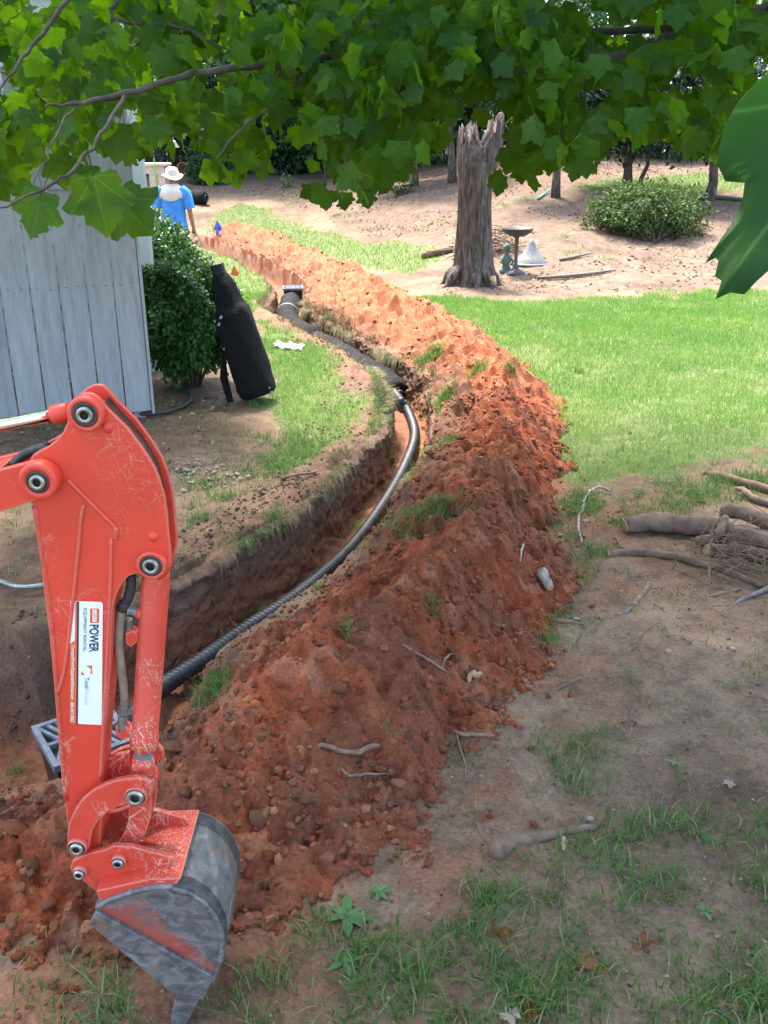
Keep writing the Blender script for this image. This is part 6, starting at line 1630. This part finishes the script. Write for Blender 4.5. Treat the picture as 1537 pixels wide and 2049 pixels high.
# bucket
BN, BF = -.082, TH + .082        # near and far side of the bucket
EAR = [(140, 1737), (146, 1722), (175, 1709), (212, 1700), (226, 1693), (262, 1695), (305, 1706), (346, 1717), (358, 1731), (362, 1766), (330, 1772), (292, 1775), (262, 1782), (240, 1788), (200, 1806), (193, 1786), (164, 1761), (144, 1748)]
plate('bucket_ear', EAR, -.036, -.022, 'scuffed_paint', trace=-.036); plate('bucket_ear', EAR, TH + .022, TH + .036, 'scuffed_paint', trace=-.036)
pin(162, 1741, 12, 15, -.038, 'scuffed_paint', 1.15); pin(239, 1719, 12.5, 16, -.038, 'scuffed_paint', 1.15)
ARC = [(191, 1812), (215, 1799), (255, 1784), (302, 1773), (346, 1771), (383, 1780), (412, 1799), (434, 1825), (448, 1857), (452, 1888), (447, 1918), (438, 1942), (428, 1962)]
SIDE = ARC + [(408, 1946), (350, 1914), (280, 1873), (200, 1826)]
bs = plate('bucket_side', SIDE, BN, BN + .010, 'bucket_paint' if 'bucket_paint' in MAT else 'steel_worn', trace=BN)
plate('bucket_side', SIDE, BF - .010, BF, 'steel_worn', trace=BN)
LIP = [(178, 1850), (191, 1824), (430, 1957), (405, 1996), (340, 1986)]
plate('side_cutter', LIP, BN - .012, BN + .002, 'steel_worn', trace=BN - .012, bevel=.003); plate('side_cutter', LIP, BF - .002, BF + .012, 'steel_worn', trace=BN - .012)
shell = strip('bucket_shell', ARC, BN - .006, BF + .006, .008, 'steel_worn', ex, BN)
plate('bucket_back', [(200, 1806), (192, 1786), (300, 1762), (362, 1760), (352, 1774), (302, 1779), (255, 1790)], BN + .004, BF - .004, 'scuffed_paint', trace=BN)
strip('wear_band', ARC[4:11], BN - .010, BN + .035, .012, 'steel_worn', ex, BN); strip('wear_band', ARC[4:11], BF - .035, BF + .010, .012, 'steel_worn', ex, BN)
bead([(206, 1832), (280, 1875), (350, 1916), (412, 1951)], .004, 'orange_paint', BN - .001)
bead([(197, 1820), (215, 1804), (255, 1789), (302, 1778), (346, 1776), (383, 1785)], .0035, 'steel_worn', BN - .002)
plate('cutting_edge', [(420, 1945), (434, 1950), (405, 2002), (392, 2000)], BN + .002, BF - .002, 'steel_worn', trace=BN)
for yy in (BN + .012, (BN + BF) / 2 - .02, BF - .052):
    f_ = [E(a, b, BN) for a, b in [(410, 1960), (424, 1972), (398, 2008), (372, 2060), (342, 2075), (340, 2040), (352, 1990)]]
    V, F = prism([Vector((p.x, EY + yy, p.z)) for p in f_], [Vector((p.x, EY + yy + .04, p.z)) for p in f_]); mobj('tooth', V, F, 'steel_worn', ex, False, .004)

# rental sticker on the dipper
DY = -.0012
def dec(pxs, mat, lay=0, name='sticker'):
    f_ = [E(a, b, 0) for a, b in pxs]; y = EY + DY - lay * .0004
    V = [Vector((p.x, y, p.z)) for p in f_]; n = len(V)
    V2 = [v + Vector((0, .0003, 0)) for v in V]; V_, F_ = prism(V, V2); return mobj(name, V_, F_, mat, sticker if name != 'sticker' else ex)
sticker = None
sticker = dec([(141, 1202), (203, 1204), (206, 1208), (204, 1450), (139.5, 1447)], 'decal_white')
dec([(151.5, 1203), (155.2, 1203), (153.0, 1448), (139.6, 1447), (140.7, 1288), (150.2, 1281)], 'decal_orange', 1, 'orange_band')
dec([(155.2, 1203), (158.8, 1203), (156.2, 1448), (153.0, 1448)], 'decal_navy', 2, 'navy_stripe')
dec([(181, 1217), (199, 1217), (198.6, 1246), (180.4, 1246)], 'decal_orange', 1, 'logo_box')
dec([(186, 1219), (194, 1219), (193.7, 1243.5), (185.7, 1243.5)], 'decal_white', 2, 'logo_inset')
dec([(185, 1331), (185, 1349), (181, 1345), (183, 1338), (172, 1331)], 'decal_orange', 1, 'logo_patch')
dec([(163, 1350), (163, 1342), (167, 1346), (170, 1350)], 'decal_orange', 1, 'logo_patch')
def text(body_, x_base, x_cap, y0, y1, mat, lay=2, shear=0, name='lettering', bold=0):
    cu = bpy.data.curves.new('lettering', 'FONT'); cu.body = body_; cu.size = 1; cu.shear = shear; cu.offset = bold
    o = bpy.data.objects.new('tmp', cu); COL.objects.link(o)
    dg = bpy.context.evaluated_depsgraph_get(); dg.update()
    me = bpy.data.meshes.new_from_object(o.evaluated_get(dg)); bpy.data.objects.remove(o); bpy.data.curves.remove(cu)
    n = len(me.vertices); c = np.empty(n * 3); me.vertices.foreach_get('co', c); c = c.reshape(-1, 3)
    a = c[:, 0].min(); w = c[:, 0].max() - a; hh = c[:, 1].max()
    out = np.empty((n, 3))
    for i in range(n):
        p = E(x_base + (x_cap - x_base) * c[i, 1] / hh - .012 * (c[i, 0] - a) / w * (y1 - y0), y0 + (y1 - y0) * (c[i, 0] - a) / w, 0)
        out[i] = (p.x, EY + DY - lay * .0004, p.z)
    me.vertices.foreach_set('co', out.ravel()); me.update(); me.name = name
    link(name, me, mat, sticker)
text('POWER', 180.5, 198.4, 1249, 1304, 'decal_navy', 2, 0, bold=.025)
text('COMPACT', 187.2, 192.6, 1220.5, 1242, 'decal_orange', 3, .2)
text('EQUIPMENT RENTAL', 168, 174.3, 1216.5, 1303, 'decal_navy', 2)
text('Tool', 170.5, 179, 1354, 1376, 'decal_navy', 2)
text('Rental', 170.2, 178.5, 1377.5, 1409, 'decal_grey', 2)
text('CompactPowerEquipmentRental.com   866.437.3662', 144.2, 151.0, 1290, 1443, 'decal_white', 3, .2, bold=.01)

# ------------------------------------------------------------------ maple whose boughs hang into the picture
TB = Vector((3.1, 2.9, 0)); maple = thing('maple_tree', TB, 'maple tree whose leafy boughs hang across the top of the picture', 'tree')
V, F = tube([TB + Vector((0, 0, -.1)), TB + Vector((0, 0, .25)), TB + Vector((.02, 0, 1.4)), TB + Vector((-.05, .05, 3.0)), TB + Vector((-.3, .2, 5.2)), TB + Vector((-.5, .4, 7.5))], [.34, .25, .22, .2, .14, .05], 18, True, lambda i, a: 1 + .06 * math.sin(a * 5 + i)); mobj('trunk', V, F, 'bark', maple, True)
fork = TB + Vector((-.05, .05, 3.0))
def bough(pts, rad, name='branch'):
    P = catmull([tuple(p) for p in pts], 5); n = len(P); r = np.interp(np.linspace(0, 1, n), np.linspace(0, 1, len(rad)), rad)
    P[1:-1] += RS.normal(size=(n - 2, 3)) * .0022; r = r * (.62 if rad[0] < .04 else .8)
    V, F = tube(P.tolist(), r.tolist(), 8); mobj(name, V, F, 'maple_bark', maple, True); return P
def T(px, py, t):
    return Vector((0, 0, CAM_H)) + ray(px, py) * t
twigs = []
twigs.append(bough([fork, T(1750, -60, 3.2), T(1537, 20, 3.0), T(1400, 55, 2.9), T(1250, 110, 2.8), T(1100, 140, 2.75), T(960, 140, 2.7), T(800, 120, 2.7)], [.06, .045, .032, .026, .022, .018, .013, .008]))
twigs.append(bough([T(1400, 55, 2.9), T(1250, 60, 3.1), T(1120, 68, 3.2), T(1000, 95, 3.3), T(900, 150, 3.4)], [.022, .018, .014, .01, .005]))
twigs.append(bough([fork, T(1300, -160, 3.4), T(900, -20, 3.1), T(720, 80, 2.8), T(608, 128, 2.6), T(520, 131, 2.5), T(385, 148, 2.4), T(250, 187, 2.3), T(150, 207, 2.25), T(90, 214, 2.2)], [.06, .04, .026, .018, .014, .013, .011, .009, .006, .003]))
twigs.append(bough([T(250, 187, 2.3), T(222, 235, 2.2), T(185, 295, 2.1), T(140, 345, 2.0), T(90, 376, 1.95), T(0, 416, 1.9)], [.009, .008, .007, .006, .005, .003]))
twigs.append(bough([T(420, -120, 2.6), T(220, 20, 2.4), T(360, 55, 2.5), T(455, 98, 2.5)], [.012, .009, .007, .004]))
twigs.append(bough([T(230, -120, 2.5), T(133, 0, 2.3), T(85, 70, 2.25), T(35, 130, 2.2), T(-10, 190, 2.15)], [.014, .010, .008, .006, .003]))
twigs.append(bough([T(500, 150, 2.6), T(470, 168, 2.6), T(440, 190, 2.6)], [.008, .007, .004]))
twigs.append(bough([T(245, 195, 2.3), T(150, 215, 2.25), T(110, 280, 2.1), T(85, 340, 2.0), T(80, 400, 1.95)], [.005, .005, .004, .003, .002]))
twigs.append(bough([T(1150, 140, 2.75), T(1140, 200, 2.6), T(1120, 270, 2.5), T(1115, 330, 2.45)], [.010, .008, .006, .003]))
twigs.append(bough([T(850, 130, 2.7), T(830, 200, 2.6), T(720, 260, 2.5), T(690, 330, 2.4), T(685, 410, 2.35)], [.010, .008, .006, .004, .002]))
twigs.append(bough([T(1350, 70, 2.9), T(1390, 130, 2.7), T(1420, 200, 2.5)], [.010, .008, .003]))
twigs.append(bough([T(640, 120, 2.6), T(560, 200, 2.5), T(480, 260, 2.4), T(430, 320, 2.3)], [.008, .006, .005, .002]))
for k in range(9):       # boughs overhead, out of the picture
    a = k * .7 + .2; e = Vector((TB.x - 1.6 + 4.0 * math.cos(a), TB.y + 1.2 + 4.0 * math.sin(a), random.uniform(3.9, 5.6)))
    bough([fork + Vector((0, 0, random.uniform(.2, 1.8))), fork.lerp(e, .5) + Vector((0, 0, .8)), e], [.06, .035, .006])

HALF = [(0, 0), (.10, -.07), (.21, -.05), (.33, -.09), (.47, -.06), (.465, .06), (.52, .14), (.47, .21), (.555, .27), (.62, .35), (.75, .44), (.70, .52), (.63, .60), (.53, .60), (.45, .64), (.37, .63), (.36, .70), (.385, .79), (.265, .83), (.17, .93), (0, 1.10)]
OUTL = HALF + [(-x, y) for x, y in HALF[-2:0:-1]]
def maple_leaf_mesh(seed, curl):
    rr = random.Random(seed); C = (0, .30); V = [(0, .30, 0)]; n = len(OUTL); kx = rr.uniform(.9, 1.1)
    def zf(x, y): return -curl * (x * x * .9) - curl * .5 * max(0, y - .3) ** 2 + .03 * math.sin(x * 9 + seed) + .025 * math.sin(y * 8 + seed * 2) + .10 * abs(x) * (1 if seed % 2 else .4)
    for f_ in (.5, 1.0):
        for x, y in OUTL:
            jx = rr.uniform(-.015, .015) if f_ == 1 else 0; jy = rr.uniform(-.015, .015) if f_ == 1 else 0
            X = (C[0] + (x - C[0]) * f_ + jx) * kx; Y = C[1] + (y - C[1]) * f_ + jy; V.append((X, Y, zf(X, Y)))
    F = []
    for i in range(n):
        j = (i + 1) % n; F.append((0, 1 + i, 1 + j)); F.append((1 + i, 1 + n + i, 1 + n + j)); F.append((1 + i, 1 + n + j, 1 + j))
    # petiole
    b = len(V); L_ = rr.uniform(.5, .8)
    for k in range(4):
        y = -L_ * k / 3; z = -.25 * (k / 3) ** 2 * L_; V += [(-.012, y, z), (.012, y, z), (0, y, z + .02)]
    for k in range(3):
        for m in range(3): m2 = (m + 1) % 3; F += [(b + k * 3 + m, b + k * 3 + m2, b + k * 3 + 3 + m2), (b + k * 3 + m, b + k * 3 + 3 + m2, b + k * 3 + 3 + m)]
    return np.array(V), np.array(F)
LEAF = [maple_leaf_mesh(s_, c_) for s_, c_ in ((1, .25), (2, .45), (3, .1), (4, .6), (5, .35))]
LOWLEAF = []
for v, f_ in LEAF:
    n_ = len(OUTL); keepv = [0] + list(range(1 + n_, 1 + 2 * n_)); w_ = v[keepv]
    LOWLEAF.append((w_, np.array([(0, 1 + i, 1 + (i + 1) % n_) for i in range(n_)])))
leaf_me = []
for v, f_ in LEAF:
    m_ = fast_mesh('leaf', v, f_, 3, None, True, v[:, :2]); m_.materials.append(MAT['maple_leaf']); leaf_me.append(m_)
def basis(tip, nor):
    tip = tip.normalized(); nor = (nor - tip * nor.dot(tip)).normalized(); sd = tip.cross(nor)
    return Matrix((sd, tip, nor)).transposed()
def bound(px):
    return float(np.interp(px, [-200, 0, 60, 150, 240, 300, 380, 450, 510, 560, 600, 650, 720, 800, 860, 910, 960, 1000, 1060, 1120, 1190, 1240, 1330, 1420, 1480, 1700],
                           [330, 330, 330, 300, 290, 275, 285, 330, 320, 235, 200, 300, 380, 340, 300, 240, 225, 300, 320, 325, 300, 262, 262, 300, 330, 400]))
rl = random.Random(99); leaves = []
explicit = [(75, 425, 118, 200), (200, 405, 150, 170), (28, 345, 95, 150), (168, 360, 80, 190), (118, 335, 82, 160), (55, 395, 80, 210), (235, 285, 95, 190), (305, 265, 85, 170), (285, 300, 80, 200), (437, 300, 92, 180), (425, 345, 95, 110), (488, 322, 86, 190),
            (655, 300, 90, 185), (640, 390, 82, 230), (672, 335, 70, 150), (715, 355, 110, 180), (765, 350, 112, 185), (700, 262, 105, 180), (845, 300, 110, 175), (905, 225, 90, 190), (1000, 372, 72, 185), (1015, 318, 80, 180), (1062, 342, 78, 185), (1100, 300, 92, 170),
            (1152, 342, 76, 190), (1182, 300, 84, 180), (1235, 262, 72, 180), (1330, 255, 70, 170), (1385, 250, 66, 200), (1440, 260, 70, 180), (470, 290, 90, 170), (380, 245, 85, 180), (560, 225, 90, 190), (600, 180, 90, 170), (955, 175, 90, 180), (1280, 235, 80, 185), (20, 280, 90, 170), (140, 270, 80, 190), (690, 410, 46, 175), (735, 400, 60, 170), (1400, 300, 60, 200)]
for px, py, sz, ang in explicit:
    sz *= .56 if px > 260 else .84
    t = rl.uniform(1.75, 2.3) if sz > 90 else rl.uniform(2.4, 3.2)
    a = math.radians(ang); tip = Vector((math.sin(a), rl.uniform(-.25, .35), math.cos(a))); nor = Vector((rl.uniform(-.35, .35), -1, rl.uniform(-.1, .6)))
    s_ = sz * t / FPX / 1.15
    leaves.append((T(px, py, t) - tip * .45 * s_, tip, nor, s_, sz))
    for q in range(3 if px > 260 else 1):
        a2 = math.radians(rl.gauss(182, 40)); t2 = t + rl.uniform(.1, .7)
        leaves.append((T(px + rl.gauss(0, 34), py - abs(rl.gauss(14, 22)), t2), Vector((math.sin(a2), rl.uniform(-.5, .5), math.cos(a2))), Vector((rl.gauss(0, .5), -1, rl.uniform(-.1, .9))), s_ * rl.uniform(.75, 1.05), sz * .9))
for i in range(13500):
    px = rl.uniform(-160, 1700); py = rl.uniform(-140, 385)
    if py > bound(px) + 8 - 40 * rl.random(): continue
    if vn(px / 85.0, py / 55.0, 9) < -.36: continue
    if 890 < px < 1020 and py > 165: continue
    if px < 520 and rl.random() > .62: continue
    if 300 < px < 640 and py > 170 and rl.random() < .45: continue
    t = rl.uniform(2.3, 5.4); a = math.radians(rl.gauss(182, 45))
    tip = Vector((math.sin(a), rl.uniform(-.6, .6), math.cos(a))); nor = Vector((rl.gauss(0, .6), rl.uniform(-1, .4), rl.uniform(.0, 1.1)))
    s_ = rl.uniform(.042, .072); leaves.append((T(px, py, t), tip, nor, s_, s_ * FPX / t))
leaves.sort(key=lambda q: -q[4])
# the giant close leaf at the right edge
GO = [(1700, 120), (1620, 112), (1560, 130), (1520, 160), (1480, 202), (1455, 245), (1441, 290), (1436, 330), (1447, 350), (1452, 362), (1491, 365), (1488, 392), (1478, 420), (1462, 450), (1440, 482), (1411, 526), (1434, 514), (1438, 520), (1431, 552), (1444, 560), (1433, 597), (1462, 584), (1490, 588), (1515, 562), (1545, 535), (1570, 548), (1600, 600), (1640, 645), (1672, 560), (1720, 520), (1800, 480), (1850, 380), (1800, 300), (1822, 200), (1760, 182)]
gt = lambda a, b: T(a, b, .40 + .00012 * (a - 1600) + .05 * ((a - 1620) / 400) ** 2 - .03 * ((b - 330) / 300) ** 2)
gv = [gt(1640, 300)]
for f_ in (.35, .7, 1.0):
    for a, b in GO: gv.append(gt(1640 + (a - 1640) * f_, 300 + (b - 300) * f_))
gn = len(GO); gf = []
for i in range(gn):
    j = (i + 1) % gn; gf.append((0, 1 + i, 1 + j))
    for r_ in (0, 1): gf += [(1 + r_ * gn + i, 1 + (r_ + 1) * gn + i, 1 + (r_ + 1) * gn + j), (1 + r_ * gn + i, 1 + (r_ + 1) * gn + j, 1 + r_ * gn + j)]
gpx = [(1640, 300)] + [(1640 + (a - 1640) * f_, 300 + (b - 300) * f_) for f_ in (.35, .7, 1.0) for a, b in GO]
guv = np.array([(((a - 1745) * .794 + (b - 180) * .608) / 470, ((a - 1745) * -.608 + (b - 180) * .794) / 470) for a, b in gpx])
big = link('leaf', fast_mesh('leaf', np.array([tuple(p) for p in gv]), np.array(gf), 3, None, True, guv), 'maple_leaf', maple)
so = big.modifiers.new('thickness', 'SOLIDIFY'); so.thickness = .0004
big['label'] = 'giant dark green leaf close to the lens at the right edge'
bough([T(1537, 20, 3.0), T(1800, -200, 1.6), T(1850, -200, .7), T(1840, 60, .44), T(1790, 200, .41)], [.012, .008, .005, .003, .0018], 'twig')
rest = []
for i, (pos, tip, nor, s_, sz) in enumerate(leaves):
    B_ = basis(tip, nor)
    if i < 299:
        o = bpy.data.objects.new('leaf', leaf_me[i % 5]); COL.objects.link(o); o.parent = maple
        o.matrix_parent_inverse = Matrix.Translation(-TB); o.matrix_basis = Matrix.Translation(pos) @ (B_ @ Matrix.Scale(s_, 3)).to_4x4()
    else: rest.append((pos, B_, s_))
Vs = []; Fs = []; UVs = []; off = 0
for i, (pos, B_, s_) in enumerate(rest):
    v, f_ = LOWLEAF[i % 5]; w = v @ (np.array(B_).T * s_) + np.array(pos); Vs.append(w); Fs.append(f_ + off); UVs.append(v[:, :2]); off += len(v)
o = link('foliage', fast_mesh('foliage', np.concatenate(Vs), np.concatenate(Fs), 3, None, True, np.concatenate(UVs)), 'maple_leaf', maple); o['kind'] = 'stuff'
# crown overhead: shades the foreground, stays above the picture
rs = np.random.RandomState(71); N = 27000
d = rand_dirs(N, rs); P = np.array([.2, 4.7, 5.4]) + d * (rs.rand(N)[:, None] ** .4) * np.array([5.6, 4.1, 1.9])
low = rs.rand(N) < .16; P[low] = np.stack([rs.uniform(-.6, 4.5, low.sum()), rs.uniform(2.6, 6.0, low.sum()), rs.uniform(2.9, 3.9, low.sum())], 1)  # extra unseen low layer, added to darken the boughs on the right
P += .35 * np.stack([vn(P[:, 0], P[:, 1], 1), vn(P[:, 1], P[:, 2], 2), vn(P[:, 2], P[:, 0], 3)], 1)
dd = P - np.array([0, 0, CAM_H]); fw = dd[:, 1] * math.cos(PITCH) - dd[:, 2] * math.sin(PITCH); upc = dd[:, 1] * math.sin(PITCH) + dd[:, 2] * math.cos(PITCH)
hidden = (upc / np.maximum(fw, .01) > (1024 + 60) / FPX) | (fw < .1) | (np.abs(dd[:, 0]) / np.maximum(fw, .01) > (768 + 260) / FPX)
cl = fbm(P[:, 0] * .9, P[:, 1] * .9 + P[:, 2] * .7, 2, 7) > -.18
keep = hidden & cl & (P[:, 2] > 2.6) & (np.linalg.norm(dd, axis=1) > .8)
P = P[keep]; n = len(P); tipd = np.stack([rs.normal(size=n), rs.normal(size=n), -np.ones(n) * .7], 1); nn = np.stack([rs.normal(size=n) * .5, rs.normal(size=n) * .5, np.ones(n)], 1)
V, F = leaf_cloud(P, tipd, nn, rs.uniform(.10, .17, n), .46, .05)

o = link('foliage', fast_mesh('foliage', V, F, 3, None, False), 'maple_leaf', maple); o['kind'] = 'stuff'
